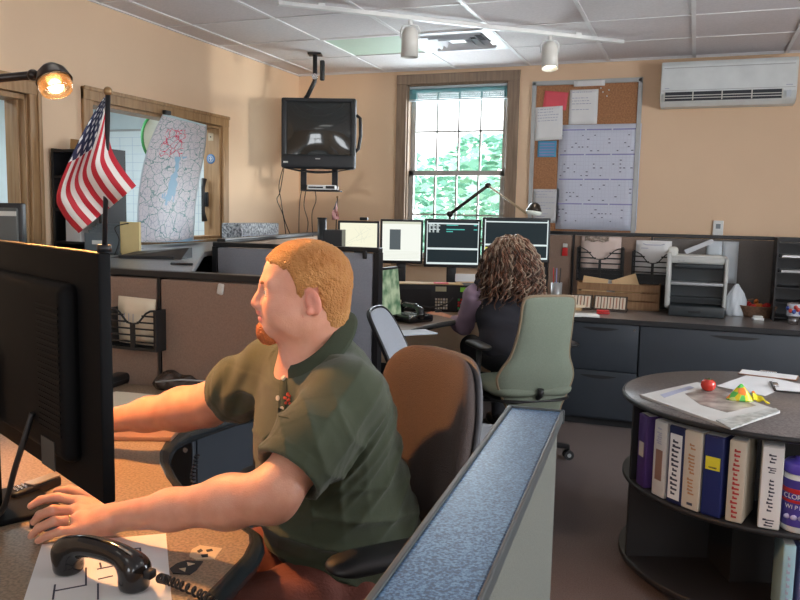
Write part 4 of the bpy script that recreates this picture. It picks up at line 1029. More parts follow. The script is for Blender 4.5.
# right hand over the keyboard behind the monitor
dr = (A2 - A1); dr /= np.linalg.norm(dr); sd = np.cross(dr, up); sd /= np.linalg.norm(sd)      # towards the near side (thumb side)
def gen_hand(F, w, d, s, drop=.03, q=1.0):
    n = np.cross(s, d); n = n if n[2] > 0 else -n
    kn = [w + d * .088 * q + s * (.030 - i * .020) * q + n * (.006 - abs(i - 1.3) * .003) for i in range(4)]; fl = [.078, .086, .080, .064]; out = []
    for i, k in enumerate(kn):
        L = fl[i] * q; sp = s * (.10 - .07 * i)
        a = k + (d + sp) * L * .42 + n * .004; b = a + (d + sp) * L * .32 - n * L * .22; c = b + (d + sp) * L * .2 - n * L * .26; out.append([a, b, c])
    th = [w + d * .02 + s * .018, w + d * .05 + s * .042 - n * .01, w + d * .078 + s * .052 - n * .016, w + d * .10 + s * .052 - n * .024]
    hand(F, w, kn, out, th)
gen_hand(F, A2, (dr + np.array([0, 0, -.25])) / 1.03, sd)
def skinsel(c):
    p = (c - HC) @ RH.T / .995; out = np.zeros(len(c), int)
    lips = (p[:, 0] > .088) & (abs(p[:, 1]) < .021) & (p[:, 2] > -.0665) & (p[:, 2] < -.0425); out[lips] = 2
    ear = (abs(p[:, 1]) > .0720) & (abs(p[:, 0] + .010) < .021) & (p[:, 2] < .012) & (p[:, 2] > -.050); out[ear] = 1
    nose = (p[:, 0] > 9) & (p[:, 2] > -.042) & (p[:, 2] < -.012); out[nose] = 1
    return out
body = F.mesh('body', [SKIN, SKINR, LIP], man, skinsel)

# hair: shell over the skull with a hairline, ruffled
HAIR = mat('ginger hair', (.58, .22, .05), .6, var=.15, scale=18, bump=.9, bscale=260, col2=(.68, .33, .11), detail=6)
FH = Field(HC - .16, HC + .17, .0028)
sl = None
e = lambda p, r, k=.02, mode='u': FH.ell(WH(p), np.array(r) * .995, k, RH, mode)
e((-.006, 0, .031), (.0885, .0795, .0755), 0); e((.028, 0, .033), (.066, .0650, .063), .03); e((-.037, 0, -.012), (.0495, .0635, .060), .03)
e((-.040, 0, -.045), (.046, .060, .052), .02)
def hairmask(x, y, z):
    px, py, pz = x - HC[0], y - HC[1], z - HC[2]; q = [(RH[i][0] * px + RH[i][1] * py + RH[i][2] * pz) / .995 for i in range(3)]
    ff, ll, uu = q; al = np.abs(ll)
    # hairline height as a function of forward position
    line = np.where(ff > .035, .045 + (ff - .035) * .42 - np.clip(al - .02, 0, 1) * .0, np.where(ff > .012, -.020 + (ff - .012) * 2.8, np.where(ff > -.022, .012 + .0 * ff, np.where(ff > -.030, -.036, -.088))))
    # side burn in front of the ear
    wob = .0025 * np.sin(ff * 420 + ll * 130) + .002 * np.sin(ll * 500 + uu * 310)
    line = np.where((ff > .006) & (ff < .022), -.022, line)
    return (line + wob - uu) * .9
FH.op(hairmask, HC - .16, HC + .17, .006, 'i')
def ruffle(x, y, z): return 0
sl_, gr = FH.sub(FH.lo, FH.lo + FH.n * FH.h)
X_, Y_, Z_ = gr; FH.D = FH.D + (.0011 * np.sin(X_ * 310 + Z_ * 190 + 2 * np.sin(Y_ * 90)) * np.sin(Y_ * 290 - Z_ * 240) + .0009 * np.sin(X_ * 520 - Y_ * 470 + Z_ * 330)).astype(np.float32)
FH.mesh('hair', HAIR, man)
# goatee and eyebrows
FG = Field(HC - .16, HC + .16, .0028)
FG.ell(WH((.089, 0, -.089)), np.array((.021, .026, .023)) * 1.03, .01, RH); FG.ell(WH((.090, 0, -.078)), np.array((.017, .016, .010)) * 1.03, .01, RH); FG.ell(WH((.080, 0, -.102)), np.array((.016, .020, .014)), .012, RH)
X_, Y_, Z_ = FG.sub(FG.lo, FG.lo + FG.n * FG.h)[1]; FG.D = FG.D + (.0012 * np.sin(X_ * 420 + Z_ * 390) * np.sin(Y_ * 400 - Z_ * 300)).astype(np.float32)
FG.mesh('goatee', mat('ginger beard', (.50, .13, .03), .7, var=.3, scale=80, bump=.8, bscale=300), man)
for s in (1, -1):
    m = MB(); q = [WH((.0965, s * .012, .0155)), WH((.094, s * .024, .0195)), WH((.087, s * .036, .0195)), WH((.078, s * .046, .0145))]
    m.tube([Vector(p) for p in q], [.0028, .0040, .0036, .0014], 8); m.build('eyebrow', mat('pale brow', (.36, .14, .06), .8), man)
    c = WH((.0765, s * .033, -.001)); m = MB().ball((0, 0, 0), .0128, 20, 0)
    ir = Vector(RH[0]); m.ball(ir * .0062, (.0075,) * 3, 16, 1); m.ball(ir * .0095, (.0046,) * 3, 12, 2)
    m.build('eye', [mat('eye white', (.75, .70, .66), .25), mat('iris', (.16, .22, .24), .2), mat('pupil', (.01, .01, .01), .2)], man, Vector(c))
    for q_, z_ in ((1, .0105), (-1, -.0095)):
        pts_ = [WH((.0765 + .0140 * math.cos(a) * math.cos(.75 * q_), s * .033 + .0150 * math.sin(a), -.001 + .0135 * math.sin(.62) * q_ * math.cos(a * .8))) for a in [-1.2 + .3 * i for i in range(9)]]
        MB().tube([Vector(p) for p in pts_], [.001] + [.0018] * 7 + [.001], 8).build('eyelid', SKINR, man)

# ---- polo shirt
nape, frn = J(335, 318, 1.69), J(290, 369, 1.63); ncc = (nape + frn) / 2; nhv = frn - nape; nlat = np.cross(up, nhv); nlat /= np.linalg.norm(nlat); nnr = np.cross(nhv, nlat); nnr /= np.linalg.norm(nnr); nnr = nnr if nnr[2] > 0 else -nnr
SH = mat('olive polo knit', (.050, .062, .034), .9, var=.10, scale=14, bump=.25, bscale=600, sheen=.15)
S_ = Field((-.55, -.48, .50), (.34, .55, 1.24), .0042)
S_.ell(T(-.03, 0, .64), (.165, .198, .135), 0, RT); S_.ell(T(.02, .0, .76), (.176, .190, .16), .06, RT); S_.ell(T(.045, .0, .92), (.152, .188, .18), .07, RT)
S_.ell(T(.045, 0, 1.02), (.112, .172, .090), .05, RT)
S_.chain([T(.06, .02, 1.055), N0 + up * .0], [.076, .070], .05); S_.chain([T(.06, -.02, 1.055), A0], [.076, .070], .05)
S_.cone(T(.06, 0, 1.06), neck0 + up * .0, .080, .062, .04)
nh = N0 + (N1 - N0) * .80; ah = A0 + (A1 - A0) * .66
S_.chain([N0, N0 + (N1 - N0) * .45, nh + (N1 - N0) * .06], [.069, .068, .068], .05); S_.chain([A0, A0 + (A1 - A0) * .45, ah + (A1 - A0) * .06], [.067, .067, .068], .05)
def plane(p, n):
    n = n / np.linalg.norm(n)
    return lambda x, y, z: ((x - p[0]) * n[0] + (y - p[1]) * n[1] + (z - p[2]) * n[2])
# folds before the cuts
X_, Y_, Z_ = S_.sub(S_.lo, S_.lo + S_.n * S_.h)[1]
tf = X_ * g2[0] + Y_ * g2[1]; tl = X_ * l2[0] + Y_ * l2[1]
def bump_(c, r): return np.exp(-(((X_ - c[0]) ** 2 + (Y_ - c[1]) ** 2 + (Z_ - c[2]) ** 2) / (r * r)))
wrp = .02 * np.sin(tf * 9 + Z_ * 7) + .015 * np.sin(tl * 13 - Z_ * 5)
cr_ = lambda x: 2.2 * (1 - np.abs(np.sin(x * .5))) ** 2 - .7
D_ = -.0062 * cr_((tf * .8 + Z_ * .75 + wrp) * 105) * (bump_(T(.10, .15, .98), .13) + .9 * bump_(T(.12, -.12, .98), .12)) 
D_ = D_ - .0062 * cr_((Z_ * 1.0 - tf * .35 + tl * .25 + wrp * 1.5) * 80) * (bump_(T(.12, .05, .68), .14) + .8 * bump_(T(.0, .17, .72), .12))
D_ = D_ - .0058 * cr_((tf * 1.0 - Z_ * .25 + wrp) * 95) * bump_(T(.15, .05, .88), .13)
D_ = D_ - .0050 * cr_(((X_ - N0[0]) * 1.0 + (Z_ - N0[2]) * .55 + wrp) * 95) * bump_(N0 + (N1 - N0) * .55, .10)
D_ = D_ + .0045 * np.sin(((X_ - A0[0]) * 1.0 - (Z_ - A0[2]) * .4 + wrp) * 110) * bump_(A0 + (A1 - A0) * .4, .11)
D_ = D_ - .0045 * cr_((Z_ + tf * .9 + wrp) * 62) * bump_(T(-.08, .05, .85), .22)
pn = plane(nh, (N1 - N0)); pa = plane(ah, (A1 - A0))
S_.D = (S_.D + D_ - .0022 * (np.abs(pn(X_, Y_, Z_) + .014) < .014) * bump_(nh, .14) - .0022 * (np.abs(pa(X_, Y_, Z_) + .014) < .014) * bump_(ah, .14)).astype(np.float32)
near_n = lambda x, y, z: np.sqrt((x - nh[0]) ** 2 + (y - nh[1]) ** 2 + (z - nh[2]) ** 2) - .105
S_.op(lambda x, y, z: np.maximum(-pn(x, y, z), near_n(x, y, z)) * 1.0, nh - .12, nh + .12, .0, 's')
near_a = lambda x, y, z: np.sqrt((x - ah[0]) ** 2 + (y - ah[1]) ** 2 + (z - ah[2]) ** 2) - .105
S_.op(lambda x, y, z: np.maximum(-pa(x, y, z), near_a(x, y, z)), ah - .12, ah + .12, .0, 's')
# hollow sleeve mouths and the neck hole
ax = (N1 - N0) / np.linalg.norm(N1 - N0); aa = (A1 - A0) / np.linalg.norm(A1 - A0)
S_.cone(nh - ax * .035, nh + ax * .03, .058, .062, .004, 's'); S_.cone(ah - aa * .03, ah + aa * .03, .057, .061, .004, 's')
S_.cone(T(.05, 0, 1.04), ncc, .088, .074, .03)
S_.op(lambda x, y, z: np.maximum(-((x - ncc[0]) * nnr[0] + (y - ncc[1]) * nnr[1] + (z - ncc[2]) * nnr[2]), np.sqrt((x - ncc[0]) ** 2 + (y - ncc[1]) ** 2 + (z - ncc[2]) ** 2) - .13), ncc - .14, ncc + .14, .0, 's')
S_.op(lambda x, y, z: (.625 + .03 * np.sin(6 * (x * g2[0] + y * g2[1])) - z) + 0 * x, (-.6, -.5, .4), (.4, .6, 1.3), .0, 'i')
shirt = S_.mesh('polo_shirt', SH, man)
TREE = BVHTree.FromPolygons([v.co.copy() for v in shirt.data.vertices], [tuple(p.vertices) for p in shirt.data.polygons])
def onshirt(px, py, tree=None):
    o = np.array([0, 0, CAMH]) - org; dd = Vector(cf(ray(px, py))); h = (tree or TREE).ray_cast(Vector(o), dd.normalized())
    return (h[0], (h[1] if h[1].dot(dd) < 0 else -h[1])) if h[0] is not None else (None, None)
# collar: folded band round the neck
CO = mat('collar rib', (.040, .052, .030), .9, var=.1, bump=.3, bscale=500)
nape = Vector(nape); frn = Vector(frn); cc_ = (nape + frn) / 2; hv = (frn - nape) / 2
lat = Vector((0, 0, 1)).cross(Vector((hv.x, hv.y, 0))).normalized(); nrm_ = hv.cross(lat).normalized(); nrm_ = nrm_ if nrm_.z > 0 else -nrm_
def collar(u, v):
    a = (u - .5) * 2 * 3.0; ca, sa = math.cos(a), math.sin(a)
    rad = (-hv * ca) + lat * sa * .070; rn = rad.normalized(); front = max(0, -ca)
    zz = [(.0, 0, -.030), (.35, 0, -.004), (.5, .003, .002), (.65, .009, -.004), (1, .030 + .006 * front, -.034 - .012 * front ** 2)]
    for (v0, r0, z0_), (v1, r1, z1_) in zip(zz, zz[1:]):
        if v <= v1 + 1e-9: f = (v - v0) / (v1 - v0); r = r0 + (r1 - r0) * f; z = z0_ + (z1_ - z0_) * f; break
    return cc_ + rad * 1.06 + rn * r * 1.15 + (nrm_ * .6 + Vector((0, 0, .4))) * (z + .017)
MB().grid(collar, 60, 14, 0, .003).build('collar', CO, man)
# placket, buttons, chest emblem
PL = [onshirt(x, y) for x, y in ((286, 374), (284, 385), (283, 397), (283, 409), (284, 418))]
PL = [(a, n) for a, n in PL if a is not None]
if len(PL) > 2:
    m = MB(); q = []
    for (a, n) in PL:
        s_ = n.cross(Vector((0, 0, 1))).normalized(); q.append((a + s_ * .013 + n * .003, a - s_ * .013 + n * .003, a - s_ * .013 - n * .006, a + s_ * .013 - n * .006))
    vs_ = [p for r in q for p in r]; m.add(vs_, [(i * 4 + k, i * 4 + (k + 1) % 4, (i + 1) * 4 + (k + 1) % 4, (i + 1) * 4 + k) for i in range(len(q) - 1) for k in range(4)] + [(0, 1, 2, 3), tuple(range(len(vs_) - 4, len(vs_)))], 0, True)
    m.build('placket', CO, man)
for (x, y) in ((284.5, 379), (279.5, 398), (283.5, 409)):
    a, n = onshirt(x, y)
    if a is not None: MB().cyl(a - n * .001, a + n * .0062, .0060, .0052, 14).build('button', mat('button pearl', (.62, .55, .42), .3), man)
a, n = onshirt(288, 399)
if a is not None:
    m = MB(); s_ = n.cross(Vector((0, 0, 1))).normalized(); t_ = n.cross(s_)
    rr = random.Random(3)
    for k in range(9): q = a + s_ * (rr.random() - .5) * .018 + t_ * (rr.random() - .5) * .024; m.ball(q + n * .0015, .0032, 8)
    m.build('chest_emblem', mat('emblem thread', (.55, .07, .03), .7), man)
# sleeve cuffs
for c_, d_, r_ in ((nh, ax, .0775), (ah, aa, .0725)): pass
# ring
rp = (Vector(kn[2]) * .55 + Vector(fg[2][0]) * .45); rd = (Vector(fg[2][0]) - Vector(kn[2])).normalized(); x_ = rd.orthogonal().normalized(); y_ = rd.cross(x_)
MB().tube([rp + (x_ * math.cos(a) + y_ * math.sin(a)) * .0103 for a in [2 * PI * i / 24 for i in range(24)]], .0016, 8, closed=True).build('ring', mat('gold ring', (.85, .60, .30), .2, 1.0), man)
# ---- trousers, shoes
TR = mat('rust trousers', (.16, .045, .030), .85, var=.12, scale=20, bump=.25, bscale=200)
Pn = Field((-.80, -.60, .02), (.34, .45, .80), .006)
Pn.ell(T(-.01, 0, .60), (.155, .19, .105), 0, RT)
feet = []
for s in (1, -1):
    hip = T(.0, s * .095, .585); kn_ = T(.44, s * .13, .575); an = T(.36, s * .13, .10)
    Pn.chain([hip, kn_], [.108, .076], .04); Pn.chain([kn_, an], [.068, .052], .03); feet.append(an)
X_, Y_, Z_ = Pn.sub(Pn.lo, Pn.lo + Pn.n * Pn.h)[1]
tf = X_ * g2[0] + Y_ * g2[1]; tl = X_ * l2[0] + Y_ * l2[1]
Pn.D = (Pn.D + .006 * np.sin((tf + tl * .6) * 75 + 2 * np.sin(Z_ * 20)) * bump_(T(.08, .08, .66), .14) + .004 * np.sin(tl * 90 + tf * 20) * bump_(T(.25, .12, .64), .12)).astype(np.float32)
Pn.mesh('trousers', TR, man)
SHOE = mat('black shoe leather', (.015, .013, .012), .35)
def shoe(parent, a, f, side=0):
    m = MB(); f = Vector(f); R = Matrix(((f.x, -f.y, 0), (f.y, f.x, 0), (0, 0, 1))); c = Vector((a[0], a[1], 0)) + f * .06
    m.ball(c + Vector((0, 0, .045)), (.14, .05, .045), 20, 0, R); m.ball(c - f * .07 + Vector((0, 0, .07)), (.06, .045, .06), 16, 0, R)
    m.rbox(tuple(c + Vector((-.135, -.045, 0))), tuple(c + Vector((.135, .045, .022))), .01, 0, rot=R, org=c); m.build('shoe', SHOE, parent)
for a in feet: shoe(man, a, g2)

# ------------------------------------------------------------------ THE WOMAN
orgw = np.array([.665, 4.68, 0.0])
wom = thing('person', 'person with long curly hair, dark vest and lilac sleeves facing the monitors', 'person', C(*orgw), YAW)
def Jw(px, py, D): return np.array(cf(P(px, py, D=D))) - orgw
gw = np.array([-.22, .975, 0]); gw /= np.linalg.norm(gw); lw = np.cross(up, gw); RW = frameR(gw)
def Tw(f, l, h): return gw * f + lw * l + up * h
HW = Jw(511, 258, 4.80); RHW = frameR(gw + np.array([-.05, 0, -.12]))
w0, w1, w2 = Jw(468, 297, 4.80), Jw(463, 324, 4.98), Jw(437, 317, 5.12)
w0 = Jw(474, 296, 4.78); w1 = Jw(464, 326, 4.92); w2 = Jw(441, 316, 5.16)
lo_ = float(w0 @ lw); w0 = w0 + lw * (.170 - lo_) * .5; v0 = w0 - 2 * lw * float(w0 @ lw); v1 = v0 + gw * .12 - up * .22 - lw * .03; v2 = v1 + gw * .24 + up * .05 + lw * .06
Fw = Field((-.60, -.45, .40), (.45, .75, 1.36), .005)
WW = build_head(Fw, HW, RHW, .95)
nk = (w0 + v0) / 2 + up * .05
Fw.cone(WW((-.02, 0, -.06)), nk, .05, .055, .03); Fw.ell(Tw(0, 0, .62), (.13, .18, .12), .04, RW); Fw.ell((w0 + v0) / 2 * np.array([1, 1, 0]) + up * .82, (.10, .14, .18), .06, RW)
for a, b, c in ((w0, w1, w2), (v0, v1, v2)): Fw.chain([nk - up * .04, a], [.06, .052], .04); Fw.chain([a, b], [.05, .042], .03); Fw.chain([b, c], [.04, .026], .02)
def gh(w, d):
    d = d / np.linalg.norm(d); s = np.cross(d, up); s /= np.linalg.norm(s); gen_hand(Fw, w, d, s, q=.92)
gh(w2, (w2 - w1) * np.array([1, 1, .2]) + np.array([-.05, 0, -.01])); gh(v2, (v2 - v1) * np.array([1, 1, .3]))
Fw.mesh('body', SKIN, wom)
LIL = mat('lilac sleeve knit', (.36, .25, .34), .85, var=.08, bump=.3, bscale=300); VEST = mat('dark vest', (.028, .027, .036), .85, var=.15, bump=.3, bscale=250)
B_ = Field((-.50, -.45, .48), (.45, .75, 1.16), .005)
mid = (w0 + v0) / 2 * np.array([1, 1, 0])
for a, b, c in ((w0, w1, w2), (v0, v1, v2)):
    B_.chain([mid + up * .96, a], [.07, .066], .03); B_.chain([a, b], [.068, .058], .03); B_.chain([b, b + (c - b) * .2, b + (c - b) * .38], [.056, .050, .042], .02)
X_, Y_, Z_ = B_.sub(B_.lo, B_.lo + B_.n * B_.h)[1]; B_.D = (B_.D + .002 * np.sin(Z_ * 90 + X_ * 60 + 3 * np.sin(Y_ * 30 + Z_ * 20))).astype(np.float32)
B_.mesh('blouse', LIL, wom)
V_ = Field((-.50, -.45, .42), (.45, .55, 1.16), .005)
V_.ell(Tw(0, 0, .62), (.16, .20, .14), 0, RW); V_.ell(mid * .8 + up * .80, (.135, .172, .20), .06, RW); V_.chain([mid + up * .965 + lw * .105, mid + up * .965 - lw * .105], [.083, .083], .04)
V_.cone(mid + up * 1.0, nk + up * .01, .07, .06, .03)
for s_, a in ((1, w0), (-1, v0)): V_.cone(a + (a - mid - up * w0[2]) * .30, a + (a - mid - up * w0[2]) * .9, .085, .10, .02, 's')
X_, Y_, Z_ = V_.sub(V_.lo, V_.lo + V_.n * V_.h)[1]; V_.D = (V_.D + .002 * np.sin(Z_ * 60 + X_ * 35 + 2 * np.sin(Y_ * 20))).astype(np.float32)
V_.mesh('vest', VEST, wom)
Q_ = Field((-.5, -.4, .02), (.5, .75, .78), .007)
Q_.ell(Tw(0, 0, .58), (.16, .19, .11), 0, RW); ft = []
for s in (1, -1):
    Q_.chain([Tw(0, s * .09, .57), Tw(.42, s * .10, .555)], [.095, .07], .03); Q_.chain([Tw(.42, s * .10, .555), Tw(.40, s * .10, .10)], [.065, .05], .03); ft.append(Tw(.40, s * .10, 0))
Q_.mesh('trousers', mat('black trousers', (.02, .02, .025), .85), wom)
for a in ft: shoe(wom, a, gw)
# curly hair: a mass plus several hundred wavy locks
HR = [mat('brown curl', (.07, .035, .022), .5, var=.3, scale=30), mat('auburn curl', (.19, .085, .05), .45, var=.3, scale=30), mat('grey blond curl', (.34, .25, .18), .45, var=.2, scale=30)]
cH = Vector(HW); Fv = Vector(RHW[0]); Lv = Vector(RHW[1]); Uv = Vector(RHW[2]); rr = random.Random(12); m = MB()
m.ball(cH + Uv * .02 - Fv * .02, (.098, .084, .092), 24, 0, Matrix((Fv, Lv, Uv)).transposed())
m.ball(cH - Uv * .09 - Fv * .055, (.055, .085, .15), 20, 0, Matrix((Fv, Lv, Uv)).transposed())
for k in range(720):
    a = rr.uniform(-2.35, 2.35); z0_ = rr.uniform(.0, 1.0); el_ = math.acos(1 - z0_ * 1.15) if z0_ < .95 else 1.4
    dirv = (-Fv * math.cos(a) * math.sin(el_) + Lv * math.sin(a) * math.sin(el_) + Uv * math.cos(el_))
    st = cH + Uv * .02 + Vector((0, 0, 0)) + dirv * .092; L_ = rr.uniform(.20, .38) * (1 if z0_ > .2 else 1.0); out = (-Fv * math.cos(a) + Lv * math.sin(a)); ph = rr.random() * 6.28; fr = rr.uniform(5, 10); amp = rr.uniform(.010, .026)
    pts_ = []; p = st.copy(); n_ = 24
    for i in range(n_):
        f = i / (n_ - 1); w_ = min(1, f * 2.2)
        vel = dirv.lerp(out * .22 - Vector((0, 0, 1)), w_ ** .45).normalized() if f < .6 else (out * .06 - Vector((0, 0, 1))).normalized()
        p = p + vel * L_ / n_; s1 = Vector((0, 0, 1)).cross(out).normalized()
        pts_.append(p + s1 * amp * math.sin(ph + f * fr * 3.4) * (.3 + f * .9) + out * amp * math.cos(ph + f * fr * 3) * (.3 + f))
    mi = rr.choice([0, 0, 1, 1, 2] if z0_ > .35 else [1, 2, 2, 1]); m.tube(pts_, [.003] + [.0046] * (n_ - 3) + [.003, .001], 5, mi)
m.build('hair', HR, wom, weld=False)

# ================================================================== SMALL THINGS
CUP = mat('cup black', (.02, .022, .025), .35); WIRE = mat('black wire', (.015, .015, .016), .45)
def mini(name, label, cat, loc, parts, rz=0.0, group=None):
    """thing at loc; parts = [(name, MB, material)]; one part -> a single mesh"""
    if len(parts) == 1:
        o = parts[0][1].build(name, parts[0][2], None, loc, (0, 0, rz)); return tag(o, label, cat, group)
    t = thing(name, label, cat, loc, rz, group)
    for n, m, mt in parts: m.build(n, mt, t)
    return t
def atz(px, py, z): p = P(px, py, Z=z); return Vector((p.x, p.y, z))
CB = .7445    # back worktop top
DW = .7445
CT = .7505    # man's desk top
# ---------- wall file holders
def file_holder(label, c, rz, w, h, d=.055, m=WIRE, bars=6):
    t = thing('file_holder', label, 'file holder', c, rz)
    MB().box((-w / 2, -.006, -h), (w / 2, 0, -.02)).build('back_plate', m, t)
    f = MB(); y = -d
    f.box((-w / 2, y, -h), (w / 2, 0, -h + .006))
    for k in range(bars):
        z = -h + h * .86 * (k + .2) / bars; half = w / 2
        gap = 0 if k < bars * .55 else (k - bars * .55) / (bars * .45) * w * .30
        for s in (-1, 1):
            f.box((min(s * half, s * (gap + .004)), y - .002, z), (max(s * half, s * (gap + .004)), y + .002, z + h * .035))
    for s in (-1, 1): f.box((s * w / 2 - .006, y - .002, -h), (s * w / 2 + .006, 0, -h * .10))
    f.box((-.010, y - .003, -h), (.010, y + .003, -h * .42))
    for s in (-1, 1): f.tube([(0, y, -h * .42), (s * w * .12, y, -h * .40), (s * w * .30, y, -h * .18), (s * w * .40, y, -h * .12), (s * w / 2, y, -h * .11)], .004, 6)
    f.build('front_rack', m, t); return t
def papers(label, c, rz, w, h, m=PAPER, extra=None, name='paper_sheaf', tilt=0):
    mb = MB().grid(lambda u, v: (-w / 2 + w * u, -.002 - .006 * math.sin(v * 3), -h + h * v), 4, 6, 0, .008); ms = [m]
    if extra: extra(mb, w, h); ms.append(INKL)
    o = mb.build(name, ms, None, c, (0, tilt, rz)); return tag(o, label, 'papers')
# on the man's brown partition
c = P(142, 306, Y=2.37); file_holder('black slotted file holder hanging on the brown partition left of the man', Vector((c.x, 2.371, P(142, 303, Y=2.37).z)), 0, .20, .17)
papers('cream papers standing in the black file holder on the brown partition', Vector((P(134, 300, Y=2.34).x, 2.357, P(134, 298, Y=2.34).z)), 0, .165, .175, PAPERW, lambda mb, w, h: [mb.box((x, -.011, -h * .62 + .01 * i % .03), (x + .0015, -.009, -h * .35), 1) for i, x in enumerate((-.07, -.05, -.03, -.01))], tilt=.03)
a_ = P(164, 280, Y=2.37)
# file holders on the back partition
for (x0, x1, y0, y1, lab, pl) in ((579, 622, 234, 282, 'left black wire file holder on the back partition above the wooden crate', 'pinkish papers leaning in the holder directly above the wooden crate'),
                                 (634, 672, 238, 285, 'black wire file holder on the back partition beside the printer', 'white form with a black line in the holder beside the printer')):
    a = P(x0, y0, Y=6.06); b = P(x1, y1, Y=6.06); cx = (a.x + b.x) / 2; w = b.x - a.x
    file_holder(lab, Vector((cx, 6.091, a.z - .07)), 0, w, (a.z - b.z) * .8)
    mt = PAPER if 'white' in pl else mat('pinkish paper', (.72, .58, .52), .8)
    papers(pl, Vector((cx, 6.074, a.z - .015)), 0, w * .88, .25, mt, (lambda mb, w, h: [mb.tube([(-w * .3, -.010, -.025), (-w * .2, -.012, -.032), (w * .2, -.012, -.032), (w * .3, -.010, -.025)], .003, 6, 1), mb.box((-w * .35, -.010, -.06), (-w * .15, -.008, -.055), 1)]) if 'white' in pl else None)
b_ = P(597, 236, Y=6.05); mini('folded_newspaper', 'crumpled brown printed paper at the top of the left back file holder', 'paper', Vector((b_.x, 6.052, b_.z - .02)), [('sheet', MB().grid(lambda u, v: (-.09 + .18 * u, .008 * math.sin(u * 9 + v * 4), -.02 + .035 * v + .006 * math.sin(u * 14)), 14, 4, 0, .002), mat('brown print', (.25, .17, .12), .8, var=.5, scale=60, col2=(.6, .5, .42)))])
# ---------- wooden crate
a = P(577, 305, Y=5.90); b = P(659, 266, Y=5.90); cw = P(659, 300, Y=5.90).x - a.x
WD = wood('crate pine', (.24, .125, .055), (.36, .20, .095), (20, 3, 3), .6)
t = thing('wooden_crate', 'slatted brown wooden crate of folders on the worktop left of the printer', 'crate', (a.x + cw / 2, 5.97, CB))
hh = .19
for k in range(3):
    for s in (-1, 1): MB().box((-cw / 2, s * .085 - .005, .01 + k * .062), (cw / 2, s * .085 + .005, .062 + k * .062)).build('slat', WD, t)
for s in (-1, 1): MB().box((s * cw / 2 - s * .002 - .006, -.08, .0), (s * cw / 2 + .006 - s * .002, .08, hh)).build('end_board', WD, t)
MB().box((-cw / 2, -.08, 0), (cw / 2, .08, .008)).build('base', WD, t)
for i, (x, z, rot, mm, lab) in enumerate([(-.16, .225, .12, MANILA, 'manila folder poking out at the left of the wooden crate'), (.03, .235, -.35, MANILA, 'slanting tan folder lying across the middle of the wooden crate'), (-.07, .205, .0, PAPER, 'white envelope end showing in the wooden crate')]):
    o = MB().box((-.09, -.004, -.15), (.09, .004, .0)).build('folder', mm, None, (a.x + cw / 2 + x, 5.90 + i * .045, CB + z), (0, rot, 0)); tag(o, lab, 'folder')
# ---------- card racks in front of the crate
def rack(x0, x1, y, label, n):
    a = Vector((P(x0, y, Y=5.72).x, 5.72, CB)); b = Vector((P(x1, y, Y=5.72).x, 5.72, CB)); w = (b - a).length
    t = thing('card_rack', label, 'card rack', (a + b) / 2, 0); R = Matrix.Rotation(-.5, 3, 'X')
    m = MB(); m.box((-w / 2, 0, 0), (w / 2, .12, .012)); m.box((-w / 2, .0, .008), (w / 2, .008, .12), rot=R, org=(0, 0, .01)); m.build('stand', mat('dark wood', (.05, .03, .02), .5), t)
    for k in range(n):
        x = -w / 2 + .01 + (w - .02) * (k + .5) / n; q = (w - .02) / n * .42
        MB().box((x - q, -.006, .018), (x + q, -.001, .108), rot=R, org=(0, 0, .01)).build('card', mat('card cream', (.68, .58, .46), .6), t)
        MB().box((x - q * .25, -.0075, .022), (x + q * .25, -.0055, .104), rot=R, org=(0, 0, .01)).build('card_stripe', mat('card rust', (.38, .18, .12), .6), t)
rack(593, 627, 306, 'tilted rack of cream and brown cards in front of the wooden crate', 5)
rack(569, 592, 300, 'small tilted rack of striped cards beside the green chair top', 3)
p_ = atz(585, 316, CB); mini('notepad', 'white notepad on the worktop just right of the green chair', 'notepad', p_, [('pages', MB().box((-.09, -.06, 0), (.09, .06, .012)), PAPER)], rz=.25)
p_ = atz(603, 314, CB); mini('stapler', 'small red stapler lying by the white notepad', 'stapler', p_, [('base', MB().rbox((-.045, -.014, 0), (.045, .014, .012), .004), RED), ('arm', MB().rbox((-.045, -.012, .014), (.04, .012, .030), .006), RED)], rz=.3)
# ---------- printer
a = atz(664, 306, CB); b = atz(727, 311, CB); t_ = None
PX0, PX1 = P(664, 300, Y=5.62).x, P(727, 300, Y=5.62).x; PW = PX1 - PX0; PH = P(690, 255, Y=5.62).z - CB
t = thing('printer', 'off white and black laser printer on the long worktop', 'printer', ((PX0 + PX1) / 2, 5.87, CB)); W = PW / 2; GY_ = mat('printer grey', (.50, .51, .49), .4); DK = mat('printer dark', (.025, .032, .036), .4)
m = MB(); m.rbox((-W, -.16, .05), (-W + .034, .2, PH + .01), .014); m.rbox((W - .024, -.16, .05), (W, .2, PH - .02), .010); m.rbox((-W, -.15, PH - .065), (W, .2, PH - .015), .012); m.box((-W + .02, .05, .07), (W - .02, .2, PH - .05)); m.build('casing', GY_, t)
MB().rbox((-W + .03, -.19, .0), (W - .005, .19, .075), .01).build('paper_tray', DK, t)
m = MB(); m.box((-W + .034, -.04, .08), (W - .024, -.02, PH - .06)); m.box((-W + .034, -.13, .12), (W - .024, .0, .13)); m.build('inner_dark', DK, t)
MB().rbox((-W + .034, -.158, PH * .50), (W - .024, -.03, PH * .50 + .022), .006).build('output_shelf', SILV, t)
MB().rbox((-W + .06, -.165, PH - .095), (W - .035, -.13, PH - .065), .006).build('front_lip', DK, t)
MB().rbox((-W + .06, -.13, PH - .022), (W - .04, .12, PH - .008), .005).build('lid', OFFW, t)
MB().rbox((-W, -.12, PH - .03), (-W + .07, .0, PH + .045), .022).build('side_cover', OFFW, t)
for k in range(2): MB().cyl((-W + .08 + k * .03, -.151, PH - .045), (-W + .08 + k * .03, -.156, PH - .045), .007).build('panel_button', SILV, t)
